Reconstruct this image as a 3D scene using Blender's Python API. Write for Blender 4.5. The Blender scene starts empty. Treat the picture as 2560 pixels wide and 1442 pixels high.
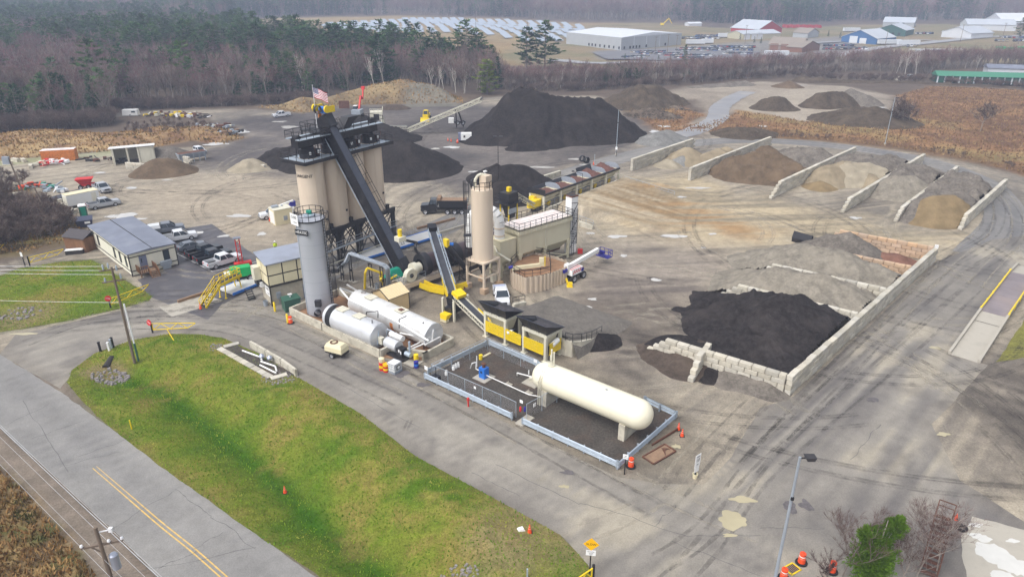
import bpy,bmesh,math,random
import numpy as np
from mathutils import Vector,Matrix
R = math.radians
PI = math.pi
rng = random.Random(7)
S = bpy.context.scene
COL = S.collection
CAM_H,PITCH,FPX,PW,PH = 42.0,R(24.0),1740.0,2560,1442
cam = bpy.data.cameras.new('camera');cam_o = bpy.data.objects.new('camera',cam);COL.objects.link(cam_o)
cam.sensor_width = 36.0;cam.lens = 36.0*FPX/PW
cam.clip_start = 0.5;cam.clip_end = 9000
cam_o.location = (0,0,CAM_H);cam_o.rotation_euler = (PI/2 - PITCH,0,0)
S.camera = cam_o
SUN_EL,SUN_AZ = R(55),R(230)
W = bpy.data.worlds.new('World');S.world = W;W.use_nodes = True
wn = W.node_tree;wn.nodes.clear()
sky = wn.nodes.new('ShaderNodeTexSky');sky.sky_type = 'NISHITA';sky.sun_disc = False
sky.sun_elevation = SUN_EL;sky.sun_rotation = SUN_AZ;sky.dust_density = 4.0;sky.air_density = 1.0
hs = wn.nodes.new('ShaderNodeHueSaturation');hs.inputs['Saturation'].default_value = 0.30
bg = wn.nodes.new('ShaderNodeBackground');bg.inputs['Strength'].default_value = 0.15
wo = wn.nodes.new('ShaderNodeOutputWorld')
wn.links.new(sky.outputs[0],hs.inputs['Color']);wn.links.new(hs.outputs[0],bg.inputs['Color']);wn.links.new(bg.outputs[0],wo.inputs['Surface'])
sl = bpy.data.lights.new('sun','SUN');sl.energy = 1.0;sl.angle = R(40);sl.color = (1.0,0.985,0.96)
so = bpy.data.objects.new('sun',sl);COL.objects.link(so)
so.rotation_euler = (PI/2 - SUN_EL,0,R(-50))
HAZE = 0.00045
S.view_settings.view_transform = 'Standard';S.view_settings.look = 'None'
S.view_settings.exposure = 0.57;S.view_settings.gamma = 1.0;S.view_settings.use_curve_mapping = False
S.render.engine = 'CYCLES'
S.cycles.use_denoising = True
S.cycles.max_bounces = 5;S.cycles.diffuse_bounces = 3;S.cycles.glossy_bounces = 2
S.cycles.transmission_bounces = 2;S.cycles.transparent_max_bounces = 8;S.cycles.volume_bounces = 1
S.cycles.caustics_reflective = False;S.cycles.caustics_refractive = False
SP,CP = math.sin(PITCH),math.cos(PITCH)
def G(px,py,z=0.0):
 u = (px - PW/2)/FPX;v = (py - PH/2)/FPX
 t = (CAM_H - z)/(SP+v*CP)
 return Vector((t*u,t*(CP - v*SP),z))
def HT(py,y0):
 v = (py - PH/2)/FPX;t = y0/(CP - v*SP)
 return CAM_H - t*(SP+v*CP)
def ang(a,b): return math.atan2(b[1] - a[1],b[0] - a[0])
def lerp(a,b,t): return Vector(a)*(1 - t)+Vector(b)*t
MATS = {}
def mk(name,col,rough=0.65,metal=0.0,var=0.12,scale=1.2,grime=0.0,gcol=(0.10,0.085,0.07),gscale=0.8,
 bump=0.0,bscale=8.0,rnd=0.0,stretch=1.0,spec=0.4,fine=0.0,fscale=14.0,coat=0.0):
 m = bpy.data.materials.new(name);m.use_nodes = True
 n = m.node_tree.nodes;l = m.node_tree.links
 b = n['Principled BSDF'];b.inputs['Roughness'].default_value = rough;b.inputs['Metallic'].default_value = metal
 b.inputs['Specular IOR Level'].default_value = spec;b.inputs['Coat Weight'].default_value = coat
 tc = n.new('ShaderNodeTexCoord');mp = n.new('ShaderNodeMapping');mp.inputs['Scale'].default_value = (1,1,1.0/stretch)
 l.new(tc.outputs['Object'],mp.inputs['Vector'])
 def noise(sc,det=4.0,ro=.5):
  t = n.new('ShaderNodeTexNoise');t.inputs['Roughness'].default_value = ro;t.inputs['Scale'].default_value = sc;t.inputs['Detail'].default_value = det
  l.new(mp.outputs['Vector'],t.inputs['Vector']);return t.outputs['Fac']
 def mix(a,b_,f,mode='MIX'):
  x = n.new('ShaderNodeMix');x.data_type = 'RGBA';x.blend_type = mode
  for s,val in ((x.inputs[6],a),(x.inputs[7],b_),(x.inputs[0],f)):
   if hasattr(val,'is_linked'): l.new(val,s)
   elif isinstance(val,(int,float)): s.default_value = val
   else: s.default_value = (*val[:3],1)
  return x.outputs[2]
 def rmp(src,a,b_,lo=0.0,hi=1.0):
  x = n.new('ShaderNodeMapRange');l.new(src,x.inputs['Value'])
  for k,val in zip(('From Min','From Max','To Min','To Max'),(a,b_,lo,hi)): x.inputs[k].default_value = val
  return x.outputs['Result']
 lo = [c*(1 - var) for c in col];hi = [min(1,c*(1+var)) for c in col]
 c = mix(lo,hi,rmp(noise(scale),0.3,0.7))
 if fine:
  c = mix(c,(0.5 - fine,)*3,rmp(noise(fscale*.4,6.0,.8),0.36,0.6,0,min(1,fine*1.6)),'MULTIPLY')
 if grime: c = mix(c,gcol,rmp(noise(gscale,6.0),0.5,0.72,0,grime))
 if rnd:
  oi = n.new('ShaderNodeObjectInfo');hsv = n.new('ShaderNodeHueSaturation');l.new(c,hsv.inputs['Color'])
  l.new(rmp(oi.outputs['Random'],0,1,1 - rnd,1+rnd),hsv.inputs['Value'])
  w = n.new('ShaderNodeMath');w.operation = 'FRACT';w2 = n.new('ShaderNodeMath');w2.operation = 'MULTIPLY'
  w2.inputs[1].default_value = 17.31;l.new(oi.outputs['Random'],w2.inputs[0]);l.new(w2.outputs[0],w.inputs[0])
  l.new(rmp(w.outputs[0],0,1,1 - rnd,1+rnd),hsv.inputs['Saturation']);c = hsv.outputs[0]
 l.new(c,b.inputs['Base Color'])
 if bump:
  bn = n.new('ShaderNodeBump');bn.inputs['Strength'].default_value = bump;bn.inputs['Distance'].default_value = 0.1
  l.new(noise(bscale,5.0),bn.inputs['Height']);l.new(bn.outputs[0],b.inputs['Normal'])
 MATS[name] = m
 return m
class MB:
 def __init__(s): s.v = [];s.f = [];s.sm = []
 def add(s,vs,fs,smooth=False):
  n = len(s.v);s.v += [tuple(p) for p in vs];s.f += [tuple(i+n for i in f) for f in fs];s.sm += [smooth]*len(fs);return s
 def box(s,c,d,rz=0.0,top=1.0):
  hx,hy,hz = d[0]/2,d[1]/2,d[2]/2;ca,sa = math.cos(rz),math.sin(rz);vs = []
  for z,k in ((-hz,1.0),(hz,top)):
   for x,y in ((-hx,-hy),(hx,-hy),(hx,hy),(-hx,hy)):
    x *= k;y *= k
    vs.append((c[0]+x*ca - y*sa,c[1]+x*sa+y*ca,c[2]+z))
  return s.add(vs,[(3,2,1,0),(4,5,6,7),(0,1,5,4),(1,2,6,5),(2,3,7,6),(3,0,4,7)])
 def frame(s,a,b):
  a = Vector(a);b = Vector(b);d = (b - a).normalized()
  u = Vector((0,0,1)) if abs(d.z) < 0.95 else Vector((1,0,0))
  x = d.cross(u).normalized();return a,b,d,x,x.cross(d).normalized()
 def bar(s,a,b,w,h=None):
  h = h or w;a,b,d,x,y = s.frame(a,b);vs = []
  for p in (a,b):
   for i,j in ((-1,-1),(1,-1),(1,1),(-1,1)): vs.append(p+x*(i*w/2)+y*(j*h/2))
  return s.add(vs,[(0,1,2,3),(7,6,5,4),(4,5,1,0),(5,6,2,1),(6,7,3,2),(7,4,0,3)])
 def tube(s,a,b,r,r2=None,n=8,caps=True):
  r2 = r if r2 is None else r2;a,b,d,x,y = s.frame(a,b);vs = []
  for p,q in ((a,r),(b,r2)):
   for k in range(n): t = 2*PI*k/n;vs.append(p+x*(q*math.cos(t))+y*(q*math.sin(t)))
  s.add(vs,[(k,n+k,n+(k+1) % n,(k+1) % n) for k in range(n)],True)
  if caps: s.add(vs[:n],[tuple(range(n))]);s.add(vs[n:],[tuple(range(n - 1,-1,-1))])
  return s
 def path(s,pts,r,n=6):
  for a,b in zip(pts[:-1],pts[1:]): s.tube(a,b,r,n=n)
  return s
 def lathe(s,prof,n=24,c=(0,0,0),axis='z',a0=0.0,a1=2*PI):
  full = abs(a1 - a0 - 2*PI) < 1e-6;m = n if full else n+1;vs = []
  for r,z in prof:
   for k in range(m):
    t = a0+(a1 - a0)*k/n;p = (r*math.cos(t),r*math.sin(t),z)
    if axis=='x': p = (p[2],p[0],p[1])
    if axis=='y': p = (p[1],p[2],p[0])
    vs.append((p[0]+c[0],p[1]+c[1],p[2]+c[2]))
  fs = []
  for i in range(len(prof) - 1):
   for k in range(n):
    k2 = (k+1) % m;fs.append((i*m+k,i*m+k2,(i+1)*m+k2,(i+1)*m+k))
  return s.add(vs,fs,True)
 def prism(s,poly,z0,z1,shift=(0,0)):
  n = len(poly)
  vs = [(p[0],p[1],z0) for p in poly]+[(p[0]+shift[0],p[1]+shift[1],z1) for p in poly]
  return s.add(vs,[tuple(range(n - 1,-1,-1)),tuple(range(n,2*n))]+[(k,(k+1) % n,n+(k+1) % n,n+k) for k in range(n)])
 def side(s,poly,y0,y1):                 # polygon in the x-z plane pushed along y
  n = len(poly);vs = [(p[0],y0,p[1]) for p in poly]+[(p[0],y1,p[1]) for p in poly]
  return s.add(vs,[tuple(range(n)),tuple(range(2*n - 1,n - 1,-1))]+[(n+k,n+(k+1) % n,(k+1) % n,k) for k in range(n)])
 def quad(s,*p): return s.add(p,[tuple(range(len(p)))])
 def frust(s,c0,d0,c1,d1):              # box whose bottom and top rectangles differ
  vs = []
  for c,d in ((c0,d0),(c1,d1)):
   for i,j in ((-1,-1),(1,-1),(1,1),(-1,1)): vs.append((c[0]+i*d[0]/2,c[1]+j*d[1]/2,c[2]))
  return s.add(vs,[(3,2,1,0),(4,5,6,7),(0,1,5,4),(1,2,6,5),(2,3,7,6),(3,0,4,7)])
 def rail(s,pts,h=1.05,r=0.025,step=1.6,mid=True):
  up = Vector((0,0,h))
  for a,b in zip(pts[:-1],pts[1:]):
   a = Vector(a);b = Vector(b);k = max(1,round((b - a).length/step))
   for i in range(k+1): p = lerp(a,b,i/k);s.bar(p,p+up,2*r)
   s.bar(a+up,b+up,2*r)
   if mid: s.bar(a+up*0.5,b+up*0.5,1.6*r)
  return s
 def ladder(s,x,y,z0,z1,w=0.5,cage=True,dirx=0.0,cr=0.38):
  ca,sa = math.cos(dirx),math.sin(dirx)    # cage bulges towards +x of the rotated frame
  def q(a,b,z): return (x+a*ca - b*sa,y+a*sa+b*ca,z)
  for k in (-w/2,w/2): s.bar(q(0,k,z0),q(0,k,z1+1.0),0.06)
  z = z0
  while z < z1: s.bar(q(0,-w/2,z),q(0,w/2,z),0.04);z += 0.4
  if cage:
   ring = [(cr+cr*math.sin(t),cr*1.05*-math.cos(t)) for t in [PI*i/6 for i in range(7)]]
   z = z0+2.2
   while z < z1+1.1:
    s.path([q(0,ring[0][1],z)]+[q(a,b,z) for a,b in ring]+[q(0,ring[-1][1],z)],0.035,4);z += 1.2
   for a,b in ring[::1]: s.bar(q(a,b,z0+2.2),q(a,b,z1+1.0),0.045)
  return s
 def mesh(s,name,m,flat=False,auto=35):
  me = bpy.data.meshes.new(name);me.from_pydata(s.v,[],s.f)
  me.polygons.foreach_set('use_smooth',[False]*len(s.f) if flat else s.sm)
  if any(s.sm) and not flat and hasattr(me,'set_sharp_from_angle'):
   try: me.set_sharp_from_angle(angle=R(auto))
   except Exception: pass
  for x in (m if isinstance(m,(list,tuple)) else [m]): me.materials.append(MATS[x] if isinstance(x,str) else x)
  me.update();return me
 def obj(s,name,m,parent=None,loc=None,rz=0.0,flat=False):
  return link(name,s.mesh(name,m,flat),parent,loc,rz)
def link(name,me,parent=None,loc=None,rz=0.0):
 o = bpy.data.objects.new(name,me);COL.objects.link(o)
 if loc is not None: o.location = loc
 if rz: o.rotation_euler = (0,0,rz)
 if parent: o.parent = parent
 return o
def tag(o,label,cat,group=None):
 o['label'] = label;o['category'] = cat
 if group: o['group'] = group
 return o
def thing(name,label,cat,loc=(0,0,0),rz=0.0,group=None):
 o = bpy.data.objects.new(name,None);COL.objects.link(o);o.empty_display_size = 0.3
 o.location = loc;o.rotation_euler = (0,0,rz);return tag(o,label,cat,group)
KIDS = {}
def dup(root,loc,rz=0.0,label=None,group=None,scale=None,swap=None):
 r = root.copy();COL.objects.link(r);r.location = loc;r.rotation_euler = (0,0,rz)
 if scale: r.scale = (scale,)*3 if isinstance(scale,(int,float)) else scale
 if label: r['label'] = label
 if group: r['group'] = group
 def rec(src,dst):
  for ch in list(src.children):
   c = ch.copy();COL.objects.link(c);c.parent = dst
   if swap and c.data:
    for a,b in swap.items():
     if c.material_slots and c.material_slots[0].material==MATS[a]:
      c.material_slots[0].link = 'OBJECT';c.material_slots[0].material = MATS[b]
   rec(ch,c)
 rec(root,r);return r
def struct(o): o['kind'] = 'structure';return o
def stuff(o): o['kind'] = 'stuff';return o
def text(s,size,m,parent,loc,rot,name='lettering',ext=0.004,sx=1.0,align='CENTER'):
 cu = bpy.data.curves.new(name,'FONT');cu.body = s;cu.size = size;cu.extrude = ext
 cu.align_x = align;cu.align_y = 'CENTER';cu.resolution_u = 3
 cu.materials.append(MATS[m])
 c = bpy.data.objects.new(name,cu);me = bpy.data.meshes.new_from_object(c);bpy.data.objects.remove(c)
 o = link(name,me,parent,loc);o.rotation_euler = rot;o.scale = (sx,1,1);return o
def _hash(ix,iy,seed):
 h = (ix.astype(np.int64)*374761393+iy.astype(np.int64)*668265263+seed*1442695041) & 0x7fffffff
 h = ((h ^ (h >> 13))*1274126177) & 0x7fffffff
 return ((h ^ (h >> 16)) & 0xffff)/65535.0
def vnoise(x,y,seed=0):
 x = np.asarray(x,float);y = np.asarray(y,float)
 ix = np.floor(x);iy = np.floor(y);fx = x - ix;fy = y - iy
 fx = fx*fx*(3 - 2*fx);fy = fy*fy*(3 - 2*fy)
 a = _hash(ix,iy,seed);b = _hash(ix+1,iy,seed);c = _hash(ix,iy+1,seed);d = _hash(ix+1,iy+1,seed)
 return (a*(1 - fx)+b*fx)*(1 - fy)+(c*(1 - fx)+d*fx)*fy
def fbm(x,y,seed=0,o=4):
 s = 0.0;a = 0.5;t = 0.0
 for i in range(o): s = s+a*vnoise(x,y,seed+i*7);t += a;a *= 0.5;x = x*2.03+5.1;y = y*2.03+1.7
 return s/t
def sdf(poly,x,y):
 d2 = np.full(np.shape(x),1e18);ins = np.zeros(np.shape(x),bool);n = len(poly)
 for i in range(n):
  ax,ay = poly[i][0],poly[i][1];bx,by = poly[(i+1) % n][0],poly[(i+1) % n][1]
  ex,ey = bx - ax,by - ay;wx,wy = x - ax,y - ay
  t = np.clip((wx*ex+wy*ey)/(ex*ex+ey*ey+1e-12),0,1)
  d2 = np.minimum(d2,(wx - ex*t) **2+(wy - ey*t) **2)
  c = ((ay<=y) & (by > y)) | ((by<=y) & (ay > y))
  xi = ax+(y - ay)/(by - ay+1e-12)*ex
  ins ^= c & (x < xi)
 d = np.sqrt(d2);return np.where(ins,-d,d)
def seg(pts,x,y):
 d2 = np.full(np.shape(x),1e18)
 for (ax,ay,*_),(bx,by,*_) in zip(pts[:-1],pts[1:]):
  ex,ey = bx - ax,by - ay;wx,wy = x - ax,y - ay
  t = np.clip((wx*ex+wy*ey)/(ex*ex+ey*ey+1e-12),0,1)
  d2 = np.minimum(d2,(wx - ex*t) **2+(wy - ey*t) **2)
 return np.sqrt(d2)
def sstep(a,b,x):
 t = np.clip((x - a)/(b - a),0,1);return t*t*(3 - 2*t)
def PG(*pts): return [tuple(G(*p)[:2]) for p in pts]
# ================================================================GROUND
Z_LAWN = PG((165,955),(180,925),(235,883),(330,850),(420,834),(500,835),(560,845),(640,880),(745,942),(900,1032),(1040,1140),
   (1200,1225),(1400,1335),(1440,1375),(1470,1410),(1500,1480),(860,1480),(640,1335),(480,1222),(330,1112),(240,1040))
Z_LAWN2 = PG((-300,700),(0,690),(45,672),(150,655),(230,650),(262,668),(330,712),(385,738),(372,752),(300,772),(180,800),(60,822),(0,830),(-300,860))
Z_LAWN3 = PG((2490,905),(2540,830),(2600,740),(2700,800),(2700,910),(2600,890))
Z_ROAD = PG((-420,640),(-200,740),(0,885),(150,978),(330,1108),(480,1218),(640,1333),(830,1470),(420,1470),(330,1372),(150,1200),(0,1072),(-420,760))
Z_SHLD_R = PG((110,945),(165,955),(240,1040),(330,1112),(480,1222),(640,1335),(880,1490),(780,1490),(640,1345),(330,1100),(150,970))
Z_YARD = PG((-300,640),(0,655),(60,640),(200,618),(230,600),(205,560),(180,535),(120,520),(70,470),(-300,440),(-300,430),(0,412),(250,388),(380,372),(520,368),(612,345),
   (585,318),(480,285),(330,290),(270,295),(300,283),(400,277),(640,272),(760,284),(860,265),(940,262),(1030,272),(1150,262),
   (1240,240),(1500,240),(1600,320),(1650,345),(1800,338),(1900,343),(2060,352),(2230,370),(2400,398),(2560,440),(2900,560),
   (2900,1800),(900,1800),(870,1480),(640,1340),(330,1105),(150,975),(0,880),(-300,760))
Z_CLEAR = PG((1720,216),(1900,203),(2110,216),(2240,240),(2225,290),(2290,312),(2100,322),(1900,300),(1845,275),(1800,300),(1800,335),(1700,345),(1640,345),(1600,330),(1690,312),(1770,285),(1730,250),(1650,235))
Z_FIELD = PG((1640,240),(1760,290),(1700,318),(1800,300),(1850,278),(2000,302),(2290,315),(2240,240),(2330,218),(2560,224),(3300,250),(3300,560),(2560,436),(2400,394),(2220,366),(2050,350),(1900,341),(1780,330),(1650,330),(1560,270))
Z_GOLD = PG((-300,330),(0,335),(130,322),(260,335),(400,318),(560,318),(612,345),(560,360),(480,352),(400,366),(250,380),(0,402),(-300,420))
Z_WET = PG((-300,425),(0,402),(250,380),(380,366),(390,374),(250,394),(0,416),(-300,440))
Z_MOUND = PG((640,268),(760,284),(860,262),(1160,258),(1160,245),(1050,222),(960,224),(860,240),(780,258))
Z_DARK = PG((560,305),(680,285),(880,265),(1150,255),(1600,290),(1640,345),(1560,380),(1420,425),(1290,480),(1120,480),(970,440),(640,428),(500,405),(610,360))
Z_DARK2 = PG((1260,790),(1400,740),(1560,700),(1780,720),(1900,740),(1720,830),(1600,870),(1560,930),(1440,910))
Z_DARK3 = PG((2380,1000),(2470,900),(2700,900),(2800,1350),(2560,1240),(2430,1120))
Z_PLANT = PG((660,700),(830,640),(1060,600),(1230,640),(1260,760),(1200,860),(1100,840),(900,760))
Z_TAN = PG((1440,500),(1560,455),(1720,440),(1900,500),(2080,530),(2250,570),(2420,590),(2340,640),(2000,610),(1780,640),(1500,575))
Z_TAN2 = PG((300,470),(620,430),(760,470),(740,600),(600,600),(460,560),(320,545))
Z_SOLAR = PG((560,52),(800,44),(1050,40),(1300,52),(1480,62),(1500,74),(1420,100),(1260,116),(1180,96),(1000,92),(800,80),(600,60))
Z_TOWN = PG((1330,170),(1230,140),(1400,80),(1480,62),(1640,58),(1720,66),(1900,76),(2150,62),(2330,64),(2560,66),(3300,60),(3300,200),(2560,160),(2200,142),(1900,156),(1640,168))
Z_LOTS = PG((1480,128),(1700,118),(1900,104),(2100,92),(2150,110),(2130,140),(1900,150),(1640,152),(1500,148))
Z_DRYLL = PG((-300,1130),(0,1170),(60,1225),(140,1320),(210,1400),(270,1480),(-300,1500))
DITCH = PG((300,935),(400,960),(520,1055),(660,1165),(800,1300),(960,1430),(1010,1480))
def hills(x,y):
 d = np.hypot(x,y)
 return 26*sstep(900,2600,d)*(0.6+0.8*fbm(x/700,y/700,91,3))+1.2*sstep(240,420,d)*(fbm(x/60,y/60,5,3) - 0.5)*2
RAMP_A,RAMP_B = G(1440,545),G(1650,480)     # earth ramp up to the cold feed bins
PITQ = PG((548,872),(678,945),(742,938),(588,862))
def height(x,y):
 x = np.asarray(x,float);y = np.asarray(y,float)
 z = hills(x,y)
 dl = sdf(Z_LAWN,x,y)
 near = (y < 110)
 if np.any(near):
  dd = seg(DITCH,x,y)
  z = z+np.where(near,-1.15*np.exp(-(dd/3.0) **2)*sstep(0.0,2.5,-dl),0)
  z = z+np.where(near,0.55*np.exp(-((dd - 8.5)/3.5) **2)*sstep(0.0,4.0,-dl)*sstep(.6,4.5,sdf(PITQ,x,y)),0)
  z = z+np.where(near,0.10*(fbm(x/2.2,y/2.2,3,3) - 0.5)*sstep(0.2,2.0,-dl),0)
 dm = sdf(Z_MOUND,x,y);z = z+5.5*sstep(0,14,-dm)*(0.75+0.5*fbm(x/14,y/14,8,3))
 dg = sdf(Z_GOLD,x,y);z = z+1.6*sstep(0,9,-dg)*fbm(x/9,y/9,18,3)*1.6
 df = sdf(Z_FIELD,x,y);z = z+0.5*sstep(0,6,-df)*fbm(x/6,y/6,28,3)
 dc = sdf(Z_CLEAR,x,y);z = z+0.5*sstep(0,6,-dc)*(fbm(x/8,y/8,38,3) - .4)
 return z
RA = G(1350,535);RB = G(1552,455)
RU = Vector((RB.x - RA.x,RB.y - RA.y));RL = RU.length;RU = RU/RL;RN = Vector((RU.y,-RU.x))
def ramp(x,y):
 u = (x - RA.x)*RU.x+(y - RA.y)*RU.y;v = (x - RA.x)*RN.x+(y - RA.y)*RN.y
 return 1.5*sstep(4.0,6.0,u)*sstep(RL+3,RL+1,u)*sstep(0.4,1.2,v)*(1 - np.clip((v - 5)/20,0,1))
def hz(x,y): return float(height(np.array([x]),np.array([y]))[0]+ramp(np.array([x]),np.array([y]))[0])
def lin(*c): return np.array([(k/255/12.92 if k/255<=0.04045 else ((k/255+0.055)/1.055) **2.4) for k in c])
ARCS = []
ar = random.Random(12)
def arcs(n,poly,rmin,rmax):
 xs = [p[0] for p in poly];ys = [p[1] for p in poly]
 for _ in range(n):
  ARCS.append((ar.uniform(min(xs),max(xs)),ar.uniform(min(ys),max(ys)),ar.uniform(rmin,rmax),ar.uniform(-PI,PI),ar.uniform(.5,1.6),ar.choice((-1,-1,1)),ar.uniform(.35,1)))
arcs(26,PG((1400,500),(1950,480),(1900,720),(1400,760)),7,40)
arcs(16,PG((300,460),(740,420),(740,640),(300,640)),8,50)
arcs(14,PG((620,300),(1500,300),(1500,470),(700,470)),10,60)
arcs(10,PG((1400,850),(1700,900),(1900,1150),(1500,950)),14,50)
arcs(8,PG((1900,230),(2250,300),(1800,300)),10,50)
arcs(12,PG((1900,480),(2500,500),(2400,640),(1900,600)),15,60)
TR1 = PG((0,860),(200,800),(420,780),(640,800),(960,950),(1290,1110),(1640,1270),(1900,1400))
TR2 = PG((1500,1460),(1720,1320),(1900,1150),(2150,920),(2400,680),(2520,580),(2480,480),(2300,430),(1900,470),(1500,560),(1440,700),(1500,800))
ALB = .75
def zone_colour(x,y):
 n = len(x);c = np.zeros((n,3))
 n1 = fbm(x/5,y/5,1,5);n2 = fbm(x/1.3,y/1.3,2,4);n3 = fbm(x/22,y/22,4,4)
 jit = (n1 - 0.5)*7+(n2 - 0.5)*2
 c[:] = lin(104,92,82)                                   # brush and forest floor
 c *= (0.75+0.5*n1)[:,None]
 def put(poly,col,soft,alpha=1.0,jm=1.0,mask=None):
  d = sdf(poly,x,y)+jit*jm
  a = (1 - sstep(-soft/2,soft/2,d))*alpha
  if mask is not None: a = a*mask
  col = np.asarray(col)
  c[:] = c*(1 - a[:,None])+(col if col.ndim==2 else col[None,:])*a[:,None]
  return a
 def two(a,b,t): t = np.clip(t,0,1)[:,None];return lin(*a)[None,:]*(1 - t)+lin(*b)[None,:]*t
 put(Z_SOLAR,two((172,150,112),(146,130,96),n3*2 - .5),12,1,2)
 put(PG((780,84),(1050,92),(1290,110),(1390,112),(1330,170),(1250,160),(1180,120),(900,108)),two((170,148,110),(150,128,94),n3*2 - .5),16,1,2)
 put(PG((1040,140),(1200,168),(1700,168),(1700,160),(1250,158)),two((160,136,100),(136,118,90),n1),10,.8,2)
 put(PG((1500,60),(1660,58),(1760,68),(1700,80),(1500,74)),lin(176,150,116),10,1,2)
 put(Z_TOWN,two((150,134,106),(128,124,92),n3*2.4 - .7),14,1,2)
 put(Z_LOTS,lin(140,138,138),10,.9,1)
 dtr = np.minimum(seg(TR1,x,y),seg(TR2,x,y));flow = fbm(dtr/.9,(x+y)/26,65,4)
 put(Z_YARD,two((130,124,117),(182,172,155),np.clip(n3*1.6 - 0.3+(flow - .5)*1.6+(n1 - .5)*.6,0,1)),5,1,0.8)
 put(Z_CLEAR,two((150,140,128),(176,166,152),n3*2.2 - .6),6)
 put(Z_TAN2,two((176,164,146),(190,178,160),n1),16,.8,2)
 streak = fbm((x*RN.x+y*RN.y)/26,(x*RU.x+y*RU.y)/1.3,61,4)
 streak2 = fbm((x+y*.25)/22,(y - x*.12)/1.4,63,4)
 put(Z_TAN,two((150,140,120),(204,188,158),streak2*3 - 1.0),14,.9,2)
 a = put(PG((1450,505),(1560,462),(1720,500),(1700,560),(1560,560)),two((150,126,92),(196,182,158),streak*3.4 - 1.2),8,.85,1)
 put(PG((1560,490),(1640,476),(1900,560),(1860,585),(1700,560)),lin(168,132,88),12,.8,2,sstep(.45,.6,streak2))
 put(Z_PLANT,two((112,106,100),(134,126,118),n1),12,.8,1.4)
 put(Z_DARK,two((82,79,82),(124,118,116),n3*2.6 - .8+(n2 - .5)),14,.9,2)
 put(Z_DARK2,two((84,77,74),(132,122,114),n1*2.4 - .7),14,.85,2)
 put(Z_DARK3,two((90,84,80),(128,120,112),streak*3 - 1),8,.9,1)
 put(PG((560,345),(700,340),(650,430),(500,415)),lin(92,88,90),10,.8,1.5)
 put(PG((1440,640),(1560,600),(1760,610),(1900,640),(1780,730),(1500,730)),two((120,112,108),(164,154,144),streak2*3 - 1),16,.8,2)
 tv = np.clip(n1*2.2 - .6+(n2 - .5)*.8,0,1)
 put(Z_GOLD,two((130,98,76),(182,156,112),tv),4)
 put(Z_WET,two((150,152,112),(178,178,150),n1*2 - .5),2.5,.9,.3)
 put(Z_MOUND,two((124,108,86),(164,144,108),tv),5)
 put(PG((1010,268),(1030,238),(1090,236),(1150,255),(1150,266)),two((112,112,104),(146,140,128),n1*2 - .5),4,.9,.7)
 fld = np.clip(n3*2.2 - .6+(n2 - .5)*1.1,0,1)
 put(Z_FIELD,two((126,92,68),(172,134,94),fld),5)
 put(Z_FIELD,lin(108,80,62),5,.8,1,sstep(.5,.66,n1));put(Z_FIELD,lin(150,142,92),5,.5,1,sstep(.55,.7,n3))
 put(PG((1800,345),(1900,322),(2100,346),(2330,372),(2560,420),(2560,436),(2300,384),(2000,350)),two((96,74,58),(140,110,70),n2*2 - .5),5,.75,1)
 for p in (Z_LAWN,Z_LAWN2): put(p,lin(92,104,56),2,1,.2)
 put(Z_SHLD_R,two((122,110,100),(146,134,122),n2),1.2,1,.15)
 put(PG((-300,740),(0,1072),(150,1200),(330,1372),(420,1470),(270,1490),(140,1320),(0,1165),(-300,900)),two((126,116,106),(146,134,122),n2),1.2,1,.15)
 put(Z_DRYLL,two((96,80,60),(158,134,92),np.clip(fbm(x/1.1,y/2.2,77,4)*2.6 - .8,0,1)),1.5,1,.25)
 put(Z_DRYLL,two((78,88,46),(104,108,56),n2),1.5,.85,.25,sstep(.42,.56,fbm(x/3,y/3,78,4)))
 put(PG((-300,470),(70,470),(120,522),(180,540),(205,562),(220,596),(60,640),(-300,660)),two((104,88,74),(138,126,76),n1*2.6 - .8),3,.95,.6)
 put(PG((1040,940),(1220,850),(1420,900),(1700,1020),(1780,1100),(1760,1180),(1560,1200),(1280,1070)),two((122,115,104),(150,140,124),n2*2 - .5),4,.85,.5)
 for cx,cy,r,a0,da,s,w in ARCS:
  dx,dy = x - cx,y - cy;rr = np.hypot(dx,dy);th = np.abs((np.arctan2(dy,dx) - a0+PI) % (2*PI) - PI)
  m = np.zeros(n)
  for off in (0,1.9): m = np.maximum(m,np.exp(-((rr - r - off)/0.32) **2))
  m *= sstep(da,da*.6,th)*w*(0.5+n2)*(y < 340)
  c *= (1+s*0.20*m)[:,None]
 return np.clip(c*ALB*np.array((1.01,.99,.955)),0.004,0.9)
def patch(x0,x1,y0,y1,st):
 nx = max(2,int(round((x1 - x0)/st))+1);ny = max(2,int(round((y1 - y0)/st))+1)
 X,Y = np.meshgrid(np.linspace(x0,x1,nx),np.linspace(y0,y1,ny));i = np.arange(nx*ny).reshape(ny,nx)
 return X.ravel(),Y.ravel(),np.stack([i[:-1,:-1],i[:-1,1:],i[1:,1:],i[1:,:-1]],-1).reshape(-1,4)
patches = [(-84,108,34,136,.42),(-220,260,136,340,.95),(-220,-84,34,136,2),(108,260,34,136,2),
  (-460,-220,34,340,6),(260,460,34,340,6),(-460,460,340,720,3.2),
  (-3600,-460,34,720,40),(460,3600,34,720,40),(-3600,3600,720,4200,30),(-3600,3600,-400,34,40)]
XS,YS,QS,k = [],[],[],0
for p in patches:
 a,b,q = patch(*p);XS.append(a);YS.append(b);QS.append(q+k);k += len(a)
XS = np.concatenate(XS);YS = np.concatenate(YS);QS = np.concatenate(QS)
ZS = height(XS,YS)+ramp(XS,YS)
dln = np.minimum(sdf(Z_LAWN,XS,YS),sdf(Z_LAWN2,XS,YS));ZS -= 0.22*sstep(0.3,1.6,-dln)
yard_d = sdf(Z_YARD,XS,YS);onlyard = sstep(2,6,-yard_d)*(YS < 330)
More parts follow.
